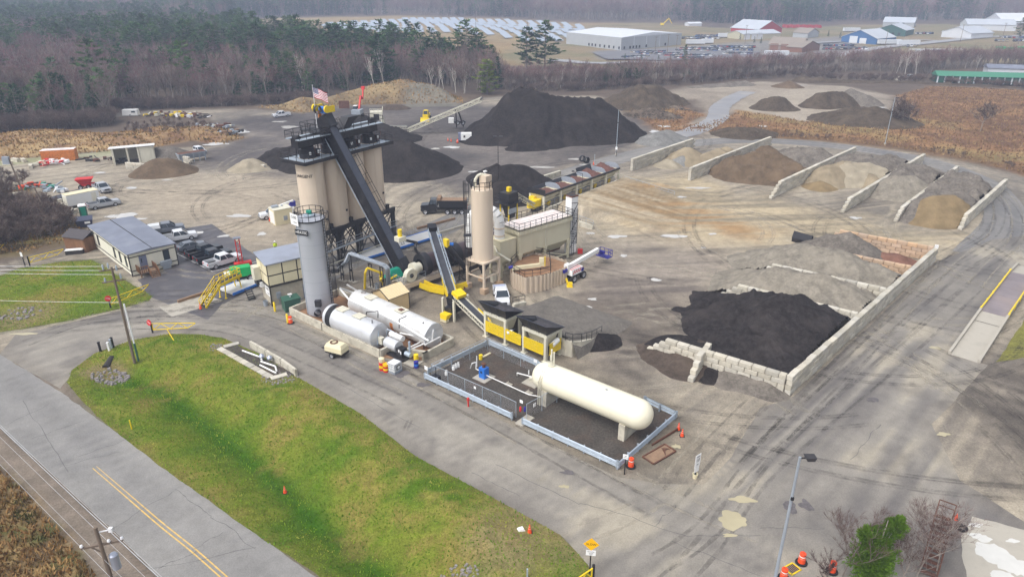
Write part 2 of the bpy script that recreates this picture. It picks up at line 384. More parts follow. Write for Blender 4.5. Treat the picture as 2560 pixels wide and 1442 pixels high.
ZS += 0.10*(fbm(XS/3,YS/3,9,3) - .5)*sstep(0,3,-sdf(Z_DARK3,XS,YS))
CC = zone_colour(XS,YS)
def grid_obj(name,X,Y,Z,Q,C,m):
 me = bpy.data.meshes.new(name)
 me.vertices.add(len(X));me.vertices.foreach_set('co',np.stack([X,Y,Z],1).astype(np.float32).ravel())
 me.loops.add(Q.size);me.loops.foreach_set('vertex_index',Q.astype(np.int32).ravel())
 me.polygons.add(len(Q));me.polygons.foreach_set('loop_start',np.arange(0,Q.size,4,dtype=np.int32));me.polygons.foreach_set('loop_total',np.full(len(Q),4,np.int32))
 me.polygons.foreach_set('use_smooth',np.ones(len(Q),bool));me.update(calc_edges=True)
 if C is not None:
  at = me.color_attributes.new('soil','FLOAT_COLOR','POINT');at.data.foreach_set('color',np.concatenate([C,np.ones((len(C),1))],1).astype(np.float32).ravel())
 me.materials.append(MATS[m]);return link(name,me)
def soil_mat(name,rough=.85,contrast=.20,bump=.5,scale=2.4):
 m = bpy.data.materials.new(name);m.use_nodes = True;n = m.node_tree.nodes;l = m.node_tree.links;b = n['Principled BSDF']
 b.inputs['Roughness'].default_value = rough;b.inputs['Specular IOR Level'].default_value = .25
 at = n.new('ShaderNodeAttribute');at.attribute_name = 'soil';tc = n.new('ShaderNodeTexCoord')
 prev = at.outputs['Color'];hts = None
 for sc,k,d in ((.12,contrast*.8,6),(.7,contrast*1.2,10),(scale*2.2,contrast*1.7,8)):
  t = n.new('ShaderNodeTexNoise');t.inputs['Roughness'].default_value = .72;t.inputs['Scale'].default_value = sc;t.inputs['Detail'].default_value = d;l.new(tc.outputs['Object'],t.inputs['Vector'])
  r = n.new('ShaderNodeMapRange');l.new(t.outputs['Fac'],r.inputs['Value'])
  for kk,val in zip(('From Min','From Max','To Min','To Max'),(.3,.7,1 - k,1+k)): r.inputs[kk].default_value = val
  x = n.new('ShaderNodeVectorMath');x.operation = 'SCALE';l.new(prev,x.inputs[0]);l.new(r.outputs[0],x.inputs['Scale']);prev = x.outputs[0];hts = t
 l.new(prev,b.inputs['Base Color'])
 bn = n.new('ShaderNodeBump');bn.inputs['Strength'].default_value = bump;bn.inputs['Distance'].default_value = .08;l.new(hts.outputs['Fac'],bn.inputs['Height']);l.new(bn.outputs[0],b.inputs['Normal'])
 MATS[name] = m
soil_mat('soil');soil_mat('pavement',.75,.11,.25,3.5)
struct(grid_obj('ground',XS,YS,ZS,QS,CC,'soil'))
del XS,YS,ZS,QS,CC
mk('asphalt_old',lin(140,137,134),.85,var=.06,scale=.25,fine=.10,fscale=9,bump=.15,bscale=40,spec=.3)
mk('asphalt_loop',lin(142,142,145),.6,var=.10,scale=.12,grime=.5,gcol=lin(182,172,156),gscale=.10,fine=.08,fscale=7,spec=.4)
mk('asphalt_lot',lin(86,84,88),.5,var=.16,scale=.35,grime=.3,gcol=lin(142,136,130),gscale=.5,fine=.1,fscale=8,spec=.45)
mk('asphalt_drive',lin(142,138,134),.75,var=.10,scale=.3,grime=.5,gcol=lin(112,106,104),gscale=.16,fine=.10,fscale=8,spec=.3)
mk('concrete_slab',lin(176,170,158),.8,var=.1,scale=.8,grime=.3,gcol=lin(140,134,124),fine=.05)
mk('gravel_dark',lin(92,86,80),.9,var=.22,scale=.5,fine=.4,fscale=11,bump=.6,bscale=14,grime=.35,gcol=lin(112,84,68),gscale=.3)
mk('road_paint',lin(214,178,96),.7,var=.15,scale=3,grime=.6,gcol=lin(150,146,138),gscale=2.5)
mk('line_paint',lin(224,222,218),.7,var=.08,scale=3,grime=.5,gcol=lin(120,116,112),gscale=2)
mk('tar',lin(92,90,90),.8,var=.1)
def fray(poly,step=.8,amp=.18,seed=3):
 out = [];n = len(poly)
 for i in range(n):
  a = Vector(poly[i]);b = Vector(poly[(i+1) % n]);k = max(1,min(400,int((b - a).length/step)))
  for j in range(k):
   p = a.lerp(b,j/k);nv = Vector((-(b - a).y,(b - a).x)).normalized()
   w = float(fbm(np.array([p.x/1.6]),np.array([p.y/1.6]),seed,3)[0]) - .5
   out.append((p.x+nv.x*w*amp*2,p.y+nv.y*w*amp*2))
 return out
def sheet(name,poly,z,m,amp=.18,frayed=True,z_of=None):
 pts = fray(poly,amp=amp) if frayed else poly
 bm = bmesh.new();f = bm.faces.new([bm.verts.new((p[0],p[1],z if z_of is None else z_of(p[0],p[1])+z)) for p in pts])
 if f.normal.z < 0: f.normal_flip()
 f.normal_update()
 if f.normal.z < 0: bmesh.ops.reverse_faces(bm,faces=[f])
 bmesh.ops.triangulate(bm,faces=bm.faces[:])
 me = bpy.data.meshes.new(name);bm.to_mesh(me);bm.free();me.materials.append(MATS[m]);return struct(link(name,me))
def smooth_line(pts,k=6):
 out = [];P_ = [Vector(p) for p in pts];P_ = [P_[0]*2 - P_[1]]+P_+[P_[-1]*2 - P_[-2]]
 for i in range(1,len(P_) - 2):
  for j in range(k):
   t = j/k;a,b,c,d = P_[i - 1:i+3]
   out.append(.5*((2*b)+(c - a)*t+(2*a - 5*b+4*c - d)*t*t+(3*b - a - 3*c+d)*t **3))
 return out+[P_[-2]]
def ribbon(pts,wl,wr=None):
 wr = wl if wr is None else wr;L,Rr = [],[]
 for i,p in enumerate(pts):
  d = (pts[min(i+1,len(pts) - 1)] - pts[max(i - 1,0)]).normalized();nv = Vector((-d.y,d.x))
  a = wl(i/(len(pts) - 1)) if callable(wl) else wl;b = wr(i/(len(pts) - 1)) if callable(wr) else wr
  L.append(tuple(p+nv*a));Rr.append(tuple(p - nv*b))
 return L+Rr[::-1]
Z_DRIVE = PG((0,886),(40,836),(180,806),(300,776),(372,755),(385,735),(350,715),(445,665),(600,690),(700,760),(740,800),(960,905),(1060,960),(1290,1068),(1540,1190),(1640,1210),(1760,1210),(1830,1140),(1900,1020),(1985,990),(2200,790),(2340,655),(2480,600),(2560,590),(2620,640),(2480,830),(2380,890),(2470,912),(2330,1060),(2400,1200),(2600,1330),(2600,1560),(1520,1560),(1470,1412),(1400,1336),(1200,1226),(1040,1141),(900,1033),(745,943),(640,881),(560,846),(500,836),(420,835),(330,851),(235,884),(165,955),(150,972))
DRIVE_LATER = 1
LOOP = smooth_line([G(*p).to_2d() for p in ((700,742),(860,655),(1060,586),(1300,482),(1470,420),(1600,383),(1720,360),(1850,351),(2000,357),(2160,374),(2320,404),(2440,448),(2500,500),(2510,560),(2440,640))],8)
LOOPR = ribbon(LOOP,3.6)
sheet('access_track',ribbon(smooth_line([G(*p).to_2d() for p in ((1640,350),(1730,330),(1790,300),(1800,270),(1830,248),(1870,230))]),3.4),.10,'asphalt_loop',.5,z_of=hz)
Z_LOT = PG((440,668),(395,600),(470,570),(530,560),(640,640),(690,690),(560,760),(500,748))
sheet('parking_lot',Z_LOT,.022,'asphalt_lot',.1)
sheet('office_apron',PG((345,700),(440,664),(505,690),(560,755),(520,800),(440,770),(372,740)),.026,'asphalt_lot',.2)
sheet('weighbridge_apron',PG((398,768),(515,738),(560,752),(430,792)),.028,'concrete_slab',.03)
sheet('gravel_pad',PG((1066,944),(1222,858),(1560,990),(1690,1042),(1545,1166),(1285,1052)),.02,'gravel_dark',.1)
for a,b in (((1580,1228),(1640,1218)),): pass
mk('asphalt_far',lin(150,150,152),.8,var=.06,scale=.1);mk('asphalt_cars',lin(112,112,116),.8,var=.12,scale=.1)
sheet('town_road',ribbon(smooth_line([G(*p).to_2d() for p in ((1380,150),(1480,160),(1640,156),(1760,158),(1900,150),(2060,146),(2200,120),(2330,108),(2440,98),(2600,86))]),4.5),.5,'asphalt_far',.3,z_of=hz)
sheet('town_street',ribbon(smooth_line([G(*p).to_2d() for p in ((1960,112),(2120,104),(2270,102),(2360,106))]),3.2),.6,'asphalt_far',.3,z_of=hz)
sheet('car_park',PG((1480,134),(1690,124),(1760,128),(1900,132),(1880,148),(1640,152),(1520,150)),.7,'asphalt_cars',.3,z_of=hz)
cl = [G(*p).to_2d() for p in ((196,1133),(300,1222),(400,1308),(480,1372),(560,1442),(600,1478))]
mkb = MB();fade = smooth_line(cl,10)
for s in (-.17,.17):
 for i in range(len(fade) - 1):
  a,b = fade[i],fade[i+1];d = (b - a).normalized();nv = Vector((-d.y,d.x))
  w = .055*min(1,(.35 if s > 0 else .5)+i/30)
  if i < 4: continue
  q = [a+nv*(s - w),b+nv*(s - w),b+nv*(s+w),a+nv*(s+w)]
  mkb.quad(*[(p.x,p.y,.020) for p in q])
struct(mkb.obj('centre_line','road_paint'))
lb = MB()
def line(b,p,q,w,z):
 p = Vector(p[:2]);q = Vector(q[:2]);d = (q - p).normalized();nv = Vector((-d.y,d.x))*w/2
 b.quad((p.x - nv.x,p.y - nv.y,z),(q.x - nv.x,q.y - nv.y,z),(q.x+nv.x,q.y+nv.y,z),(p.x+nv.x,p.y+nv.y,z))
BAYA,BAYB = G(442,634),G(531,679)
line(lb,BAYA,BAYB,.12,.030);line(lb,BAYB,G(640,655),.12,.030)
for t in (0,.25,.5,.75):
 p = lerp(BAYA,BAYB,t);line(lb,p,p+(G(640,655) - BAYB)*.55,.12,.0301+t*.0004)
struct(lb.obj('bay_lines','line_paint'))
cb = MB();cr = random.Random(5)
def crack(b,p,q,z,w=.045,amp=.35,n=14):
 prev = None;ph = cr.uniform(0,9)
 for i in range(n+1):
  t = i/n;m = p.lerp(q,t);d = (q - p).normalized();nv = Vector((-d.y,d.x))
  m = m+nv*amp*(float(fbm(np.array([t*5+ph]),np.array([ph]),3,3)[0]) - .5)*2
  if prev is not None: line(b,prev,m,w*cr.uniform(.5,1.2),z)
  prev = m
for (a,b) in (((195,1142),(330,1095)),((150,1165),(300,1130)),((80,1095),(215,1050)),((262,1330),(440,1222)),((290,1440),(640,1368)),((395,1420),(490,1375)),((480,1372),(560,1332)),((440,1222),(530,1290)),((530,1290),(640,1372)),((60,1000),(170,1180)),((20,1060),(120,1010))):
 crack(cb,G(*a).to_2d(),G(*b).to_2d(),.0215)
for (a,b) in (((1240,1160),(1450,1260)),((1450,1255),(1720,1340)),((1560,1208),(1760,1300)),((1640,1315),(1690,1262)),((1710,1335),(1900,1335)),((1180,1180),(1300,1240)),((1900,1320),(2060,1318)),((600,760),(700,800)),((360,750),(400,800)),((345,780),(362,810)),((850,960),(1050,1070)),((2130,1150),(2200,1060)),((1680,1350),(1900,1440))):
 crack(cb,G(*a).to_2d(),G(*b).to_2d(),.0255,.05)
struct(cb.obj('road_cracks','tar'))
def lawn_mat(name,stripes=False):
 m = bpy.data.materials.new(name);m.use_nodes = True;n = m.node_tree.nodes;l = m.node_tree.links;b = n['Principled BSDF']
 b.inputs['Roughness'].default_value = .95;b.inputs['Specular IOR Level'].default_value = .1
 at = n.new('ShaderNodeAttribute');at.attribute_name = 'soil';tc = n.new('ShaderNodeTexCoord');prev = at.outputs['Color']
 for sc,k,d in ((1.3,.20,6),(6,.26,4),(22,.35,2)):
  t = n.new('ShaderNodeTexNoise');t.inputs['Scale'].default_value = sc;t.inputs['Detail'].default_value = d;l.new(tc.outputs['Object'],t.inputs['Vector'])
  r = n.new('ShaderNodeMapRange');l.new(t.outputs['Fac'],r.inputs['Value'])
  for kk,val in zip(('From Min','From Max','To Min','To Max'),(.3,.7,1 - k,1+k)): r.inputs[kk].default_value = val
  x = n.new('ShaderNodeVectorMath');x.operation = 'SCALE';l.new(prev,x.inputs[0]);l.new(r.outputs[0],x.inputs['Scale']);prev = x.outputs[0]
 l.new(prev,b.inputs['Base Color'])
 bn = n.new('ShaderNodeBump');bn.inputs['Strength'].default_value = .8;bn.inputs['Distance'].default_value = .06;l.new(t.outputs['Fac'],bn.inputs['Height']);l.new(bn.outputs[0],b.inputs['Normal'])
 MATS[name] = m
lawn_mat('turf')
def drape(name,poly,off,step,colour,mt='turf',lumps=1):
 pts = fray(poly,.5,.14);bm = bmesh.new();bm.faces.new([bm.verts.new((p[0],p[1],0)) for p in pts])
 xs = [p[0] for p in pts];ys = [p[1] for p in pts]
 for ax,lo,hi in ((0,min(xs),max(xs)),(1,min(ys),max(ys))):
  c = lo+step
  while c < hi:
   co = (c,0,0) if ax==0 else (0,c,0);no = (1,0,0) if ax==0 else (0,1,0)
   bmesh.ops.bisect_plane(bm,geom=bm.verts[:]+bm.edges[:]+bm.faces[:],plane_co=co,plane_no=no);c += step
 bmesh.ops.triangulate(bm,faces=[f for f in bm.faces if len(f.verts) > 4])
 X = np.array([v.co.x for v in bm.verts]);Y = np.array([v.co.y for v in bm.verts]);Z = height(X,Y)
 ed = -sdf(poly,X,Y);Z = (Z+off*sstep(0,.5,ed)+.05*(fbm(X/.7,Y/.7,55,2) - .5)*sstep(0,.8,ed))*lumps+(.012 if lumps else .016)
 for v,z in zip(bm.verts,Z): v.co.z = z
 for f in bm.faces:
  f.smooth = True
  if f.normal.z < 0: f.normal_flip()
 me = bpy.data.meshes.new(name);bm.to_mesh(me);bm.free()
 C = colour(X,Y,ed);at = me.color_attributes.new('soil','FLOAT_COLOR','POINT')
 at.data.foreach_set('color',np.concatenate([C,np.ones((len(C),1))],1).astype(np.float32).ravel())
 me.materials.append(MATS[mt]);return struct(link(name,me))
def turf_colour(X,Y,ed):
 n1 = fbm(X/4.5,Y/4.5,21,4);n2 = fbm(X/1.1,Y/1.1,22,3)
 g = lin(84,112,30);y_ = lin(128,130,52);br = lin(136,116,70);dk = lin(52,92,14)
 t = np.clip(n1*1.8 - .45+(n2 - .5)*.7,0,1)[:,None]
 c = g[None]*(1 - t)+y_[None]*t
 dd = seg(DITCH,X,Y);k = (np.exp(-(dd/1.3) **2)*.9)[:,None];c = c*(1 - k)+dk[None]*k
 k = (sstep(.6,.76,n1+(n2 - .5)*.5)*.5)[:,None];c = c*(1 - k)+br[None]*k
 k = (np.exp(-((dd - 8.5)/2.6) **2)*.6*sstep(.36,.6,n2)*(Y < 78))[:,None];c = c*(1 - k)+lin(150,136,74)[None]*k
 k = sstep(1.6,.2,ed)[:,None]*.55*(n2[:,None]+.4);c = c*(1 - k)+lin(104,102,52)[None]*k
 for (px,py,rr,al) in ((262,925,3.0,.8),(700,935,2.6,.6),(1330,1330,7,.55),(60,790,6,.75),(1240,1380,4,.4)):
  p = G(px,py);q = np.hypot(X - p.x,Y - p.y)+(n2 - .5)*3;k = (sstep(rr,rr*.4,q)*al)[:,None];c = c*(1 - k)+lin(140,122,92)[None]*k
 return np.clip(c*.9,.005,.6)
def drive_colour(X,Y,ed):
 d = np.minimum(seg(TR1,X,Y),seg(TR2,X,Y));al = (X+Y)/30;f = fbm(d/.8,al,41,4);g = fbm(X/9,Y/9,42,4);h = fbm(X/2.2,Y/2.2,43,3)
 t = np.clip((f - .5)*1.5+(g - .5)*1.3+.5,0,1)[:,None];c = lin(122,118,116)[None]*(1 - t)+lin(172,166,156)[None]*t
 k = (sstep(.60,.78,g+(f - .5)*.6)*.55*(X > 2))[:,None];c = c*(1 - k)+lin(192,182,162)[None]*k
 k = (sstep(2.2,.2,ed)*.4*h)[:,None];c = c*(1 - k)+lin(126,116,102)[None]*k
 k = (sstep(.62,.70,h)*sstep(.5,.6,g)*.35)[:,None];c = c*(1 - k)+lin(96,92,92)[None]*k
 tr_ = np.exp(-((np.abs(d - 2.0) - .9)/.35) **2)[:,None]*.14;return np.clip(c*(1 - tr_)*ALB*np.array((1.0,.99,.97)),.01,.6)
drape('lawn',Z_LAWN,.03,.55,turf_colour)
drape('lawn',Z_LAWN2,.03,.8,turf_colour)
def tufts(name,src,dens,rad,hgt,m,seed):
 o = stuff(link(name,src.data.copy()));ng = bpy.data.node_groups.new(name,'GeometryNodeTree');ng.interface.new_socket('Geometry',in_out='INPUT',socket_type='NodeSocketGeometry');ng.interface.new_socket('Geometry',in_out='OUTPUT',socket_type='NodeSocketGeometry')
 n = ng.nodes;l = ng.links;gi = n.new('NodeGroupInput');go = n.new('NodeGroupOutput');dp_ = n.new('GeometryNodeDistributePointsOnFaces');dp_.inputs['Density'].default_value = dens;dp_.inputs['Seed'].default_value = seed
 co = n.new('GeometryNodeMeshCone');co.inputs['Vertices'].default_value = 3;co.inputs['Radius Bottom'].default_value = rad;co.inputs['Depth'].default_value = hgt;co.fill_type = 'NONE'
 sm_ = n.new('GeometryNodeSetMaterial');sm_.inputs['Material'].default_value = MATS[m];l.new(co.outputs['Mesh'],sm_.inputs[0]);ip = n.new('GeometryNodeInstanceOnPoints');l.new(gi.outputs[0],dp_.inputs['Mesh']);l.new(dp_.outputs['Points'],ip.inputs['Points']);l.new(sm_.outputs[0],ip.inputs['Instance'])
 for ty,lo,hi,so_ in (('FLOAT_VECTOR',(-.6,-.6,0),(.6,.6,6.28),'Rotation'),('FLOAT',.4,1.5,'Scale')):
  q = n.new('FunctionNodeRandomValue');q.data_type = ty;ins = [i for i in q.inputs if i.enabled];ins[0].default_value = lo;ins[1].default_value = hi;l.new([x for x in q.outputs if x.enabled][0],ip.inputs[so_])
 l.new(ip.outputs[0],go.inputs[0]);o.modifiers.new('tufts','NODES').node_group = ng;return o
def grassm(name,a,b,c):
 m = bpy.data.materials.new(name);m.use_nodes = True;n = m.node_tree.nodes;l = m.node_tree.links;bs = n['Principled BSDF'];bs.inputs['Roughness'].default_value = .9;bs.inputs['Specular IOR Level'].default_value = .1
 ge = n.new('ShaderNodeNewGeometry');t = n.new('ShaderNodeTexNoise');t.inputs['Scale'].default_value = .35;t.inputs['Detail'].default_value = 6;t.inputs['Roughness'].default_value = .7;l.new(ge.outputs['Position'],t.inputs['Vector'])
 cr_ = n.new('ShaderNodeValToRGB');l.new(t.outputs['Fac'],cr_.inputs[0]);cr_.color_ramp.elements[0].position = .38;cr_.color_ramp.elements[0].color = (*lin(*a)*.9,1);cr_.color_ramp.elements[1].position = .66;cr_.color_ramp.elements[1].color = (*lin(*c)*.9,1);e = cr_.color_ramp.elements.new(.52);e.color = (*lin(*b)*.9,1)
 oi = n.new('ShaderNodeObjectInfo');hv = n.new('ShaderNodeHueSaturation');r = n.new('ShaderNodeMapRange');l.new(oi.outputs['Random'],r.inputs['Value']);r.inputs['To Min'].default_value = .75;r.inputs['To Max'].default_value = 1.3;l.new(r.outputs[0],hv.inputs['Value']);l.new(cr_.outputs[0],hv.inputs['Color']);l.new(hv.outputs[0],bs.inputs['Base Color']);MATS[name] = m
grassm('grass_blade',(80,124,26),(122,150,44),(168,162,80));grassm('straw_blade',(84,84,46),(150,116,76),(186,158,108));grassm('rust_blade',(108,86,68),(136,110,82),(160,138,104))
for nm in ('lawn','lawn.001'): tufts('grass',bpy.data.objects[nm],13,.05,.15,'grass_blade',3)
def field_tufts(name,poly,dens,rad,hgt,m,step):
 s = drape(name,fray(poly,3,.6) and poly,.0,step,lambda X,Y,e: np.tile(lin(120,100,80),(len(X),1)));bpy.data.objects.remove(s) if False else None;t_ = tufts(name,s,dens,rad,hgt,m,5);bpy.data.objects.remove(s);return t_
field_tufts('dry_grass',Z_DRYLL,22,.08,.4,'straw_blade',1.5);field_tufts('dry_grass',Z_FIELD,1.1,.22,.5,'rust_blade',4);field_tufts('dry_grass',[p for p in Z_GOLD if p[0] > -160],1.6,.2,.5,'straw_blade',3);field_tufts('dry_grass',Z_MOUND,1.2,.2,.5,'straw_blade',3);field_tufts('dry_grass',PG((-60,480),(70,470),(120,522),(180,540),(205,562),(220,590),(60,632),(-60,640)),3,.15,.4,'straw_blade',2)
drape('drive_road',Z_DRIVE,0,.75,drive_colour,'pavement',0)
def line_colour(pts,lo_,hi_,tw):
 def f(X,Y,ed):
  d = seg(pts,X,Y);g = fbm(X/7,Y/7,46,4);s_ = fbm(d/.7,(X - Y)/24,47,4);t = np.clip((s_ - .5)*1.3+(g - .5)*.8+.5,0,1)[:,None];c = lin(*lo_)[None]*(1 - t)+lin(*hi_)[None]*t
  k = (np.exp(-((d - tw)/.5) **2)*.16)[:,None];return np.clip(c*(1 - k)*ALB,.01,.6)
 return f
o = drape('loop_road',LOOPR,0,1.2,line_colour([tuple(p) for p in LOOP],(120,119,120),(164,160,154),1.6),'pavement',0);o.location.z = -.0015
drape('public_road',Z_ROAD,0,1.0,line_colour(PG((-200,830),(190,1132),(400,1308),(560,1442),(620,1500)),(144,142,140),(168,165,160),1.9),'pavement',0).location.z = -.004
def trackm(name,col,al):
 m = bpy.data.materials.new(name);m.use_nodes = True;n = m.node_tree.nodes;l = m.node_tree.links;b = n['Principled BSDF'];b.inputs['Base Color'].default_value = (*(lin(*col)*ALB),1);b.inputs['Roughness'].default_value = .8
 tc = n.new('ShaderNodeTexCoord');t = n.new('ShaderNodeTexNoise');t.inputs['Scale'].default_value = .5;t.inputs['Detail'].default_value = 9;t.inputs['Roughness'].default_value = .75;l.new(tc.outputs['Object'],t.inputs['Vector']);r = n.new('ShaderNodeMapRange');l.new(t.outputs['Fac'],r.inputs['Value'])
 for k,v in zip(('From Min','From Max','To Min','To Max'),(.42,.58,0,al)): r.inputs[k].default_value = v
 l.new(r.outputs[0],b.inputs['Alpha']);MATS[name] = m
trackm('track_dark',(96,90,85),.30);trackm('track_pale',(200,190,170),.42)
tb = [MB(),MB()];PADP = PG((1066,944),(1222,858),(1560,990),(1690,1042),(1545,1166),(1285,1052))
def strip(b,pts,w,z):
 A = np.array([tuple(p) for p in pts]);ok = (sdf(Z_LAWN,A[:,0],A[:,1]) > .6) & (sdf(PADP,A[:,0],A[:,1]) > .5) & (A[:,1] < 228) & (A[:,1] > 38) & (sdf(Z_YARD,A[:,0],A[:,1]) < -.5) & (ramp(A[:,0],A[:,1]) < .02)
 for i in range(len(pts) - 1):
  if ok[i] and ok[i+1]: line(b,pts[i],pts[i+1],w*(.7+.6*cr.random()),z)
for i,(cx,cy,r,a0,da,s,w) in enumerate(ARCS):
 for off in (0,.42,1.9,2.3): strip(tb[0 if s < 0 else 1],[Vector((cx+(r+off)*math.cos(a0 - da+da*k/15),cy+(r+off)*math.sin(a0 - da+da*k/15))) for k in range(31)],.30,.0355+i*1e-5)
for i in range(18):
 base = [Vector(p) for p in smooth_line([Vector(p) for p in (TR1 if i % 2 else TR2)],9)];o_ = cr.uniform(-5,5);ph = cr.uniform(0,9);a = cr.randint(0,len(base) //2);e = min(len(base),a+cr.randint(14,46))
 for off in (0,1.9):
  pts = []
  for k in range(a,e): d = (base[min(k+1,len(base) - 1)] - base[max(k - 1,0)]).normalized();pts.append(base[k]+Vector((-d.y,d.x))*(o_+off+1.2*math.sin(k*.16+ph)))
  if len(pts) > 2: strip(tb[i % 3==0],pts,.34,.0325+i*1e-5)
stuff(tb[0].obj('tyre_tracks','track_dark'));stuff(tb[1].obj('tyre_tracks','track_pale'))
sheet('grass_verge',Z_LAWN3,.03,'turf',.3).data.color_attributes.new('soil','FLOAT_COLOR','POINT').data.foreach_set('color',np.tile(np.append(lin(122,120,62),1).astype(np.float32),len(bpy.data.objects['grass_verge'].data.vertices)))
def wmat(name,col,rough=.06):
 m = mk(name,col,rough,var=.1,scale=.4,spec=.5);return m
wmat('puddle_sky_tint',lin(196,193,188),.03);wmat('puddle_mud',lin(178,168,138),.12)  # first water colour is pale: the bright sky reflection is painted into it
pr = random.Random(3)
def puddle(px,py,w,h,m='puddle_sky_tint',rot=0.0):
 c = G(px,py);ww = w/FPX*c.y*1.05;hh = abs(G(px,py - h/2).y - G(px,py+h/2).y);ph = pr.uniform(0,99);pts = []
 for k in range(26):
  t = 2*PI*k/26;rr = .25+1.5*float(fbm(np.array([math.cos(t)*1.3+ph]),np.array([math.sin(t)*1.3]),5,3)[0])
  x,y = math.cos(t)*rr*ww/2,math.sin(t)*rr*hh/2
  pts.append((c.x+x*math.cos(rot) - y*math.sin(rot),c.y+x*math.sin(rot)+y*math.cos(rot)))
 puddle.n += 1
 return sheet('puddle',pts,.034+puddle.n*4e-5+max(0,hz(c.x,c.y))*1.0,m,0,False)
puddle.n = 0
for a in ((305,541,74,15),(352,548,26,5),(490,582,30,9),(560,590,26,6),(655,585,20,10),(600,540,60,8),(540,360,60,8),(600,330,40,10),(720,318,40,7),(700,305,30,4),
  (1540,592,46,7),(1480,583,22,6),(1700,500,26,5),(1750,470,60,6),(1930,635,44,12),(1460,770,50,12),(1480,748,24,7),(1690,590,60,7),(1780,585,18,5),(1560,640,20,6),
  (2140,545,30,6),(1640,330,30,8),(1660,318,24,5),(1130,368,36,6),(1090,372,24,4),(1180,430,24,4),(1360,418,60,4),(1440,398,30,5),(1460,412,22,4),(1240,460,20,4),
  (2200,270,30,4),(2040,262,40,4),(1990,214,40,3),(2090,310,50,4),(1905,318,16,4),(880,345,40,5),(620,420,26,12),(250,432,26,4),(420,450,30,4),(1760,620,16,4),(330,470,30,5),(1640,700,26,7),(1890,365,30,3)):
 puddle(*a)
for a in ((1835,1300,92,58),(1860,1248,84,16),(2360,1086,36,10),(1830,1338,60,8),(1410,1215,24,10),(1690,1115,20,12),(2340,870,30,8),(60,835,60,8)): puddle(*a,'puddle_mud')
mk('patch_tar',lin(104,99,100),.8,var=.2,scale=3,fine=.2)
for a in ((1975,1268,46,36),(2015,1262,38,26),(1000,935,60,16),(1060,962,40,10),(2180,1000,40,12),(1420,1180,40,10)):
 puddle(*a,'patch_tar').name = 'asphalt_patch'
# ================================================================STOCKPILES
def soilm(name,a,b,gr=.35,sc=.5,bump=.9,fs=5.0):
 mk(name,tuple((lin(*a)+lin(*b))/2),.92,var=.22,scale=sc,fine=gr,fscale=fs,bump=bump,bscale=5,spec=.15,grime=.6,gcol=lin(*b),gscale=.22)
soilm('millings_black',(36,34,35),(66,60,58),.4,.6,1.2,5);soilm('millings_brown',(78,68,62),(106,94,84))
soilm('millings_bay',(38,36,38),(72,66,64),.4,.7,1.2,4);soilm('aggregate_grey',(132,126,116),(150,142,128),.25,.8,.6,7);soilm('stone_dust',(150,142,126),(172,160,138),.2)
soilm('sand_tan',(138,124,102),(160,147,124),.2);soilm('sand_gold',(128,110,82),(146,127,96),.22);soilm('loam_brown',(98,84,70),(120,102,82),.3)
soilm('loam_dark',(84,74,64),(104,92,78),.4);soilm('stone_grey',(118,112,106),(132,124,114),.35,.6,.9,5);soilm('shingle_red',(126,92,80),(146,108,92),.3)
soilm('gravel_blue',(128,128,126),(144,142,138),.3);soilm('rubble',(96,84,74),(140,126,112),.6,1.2,1.4,3)
def PK(px,py,Y):
 v = (py - PH/2)/FPX;t = Y/(CP - v*SP);return ((px - PW/2)/FPX*t,Y,CAM_H - t*(SP+v*CP))
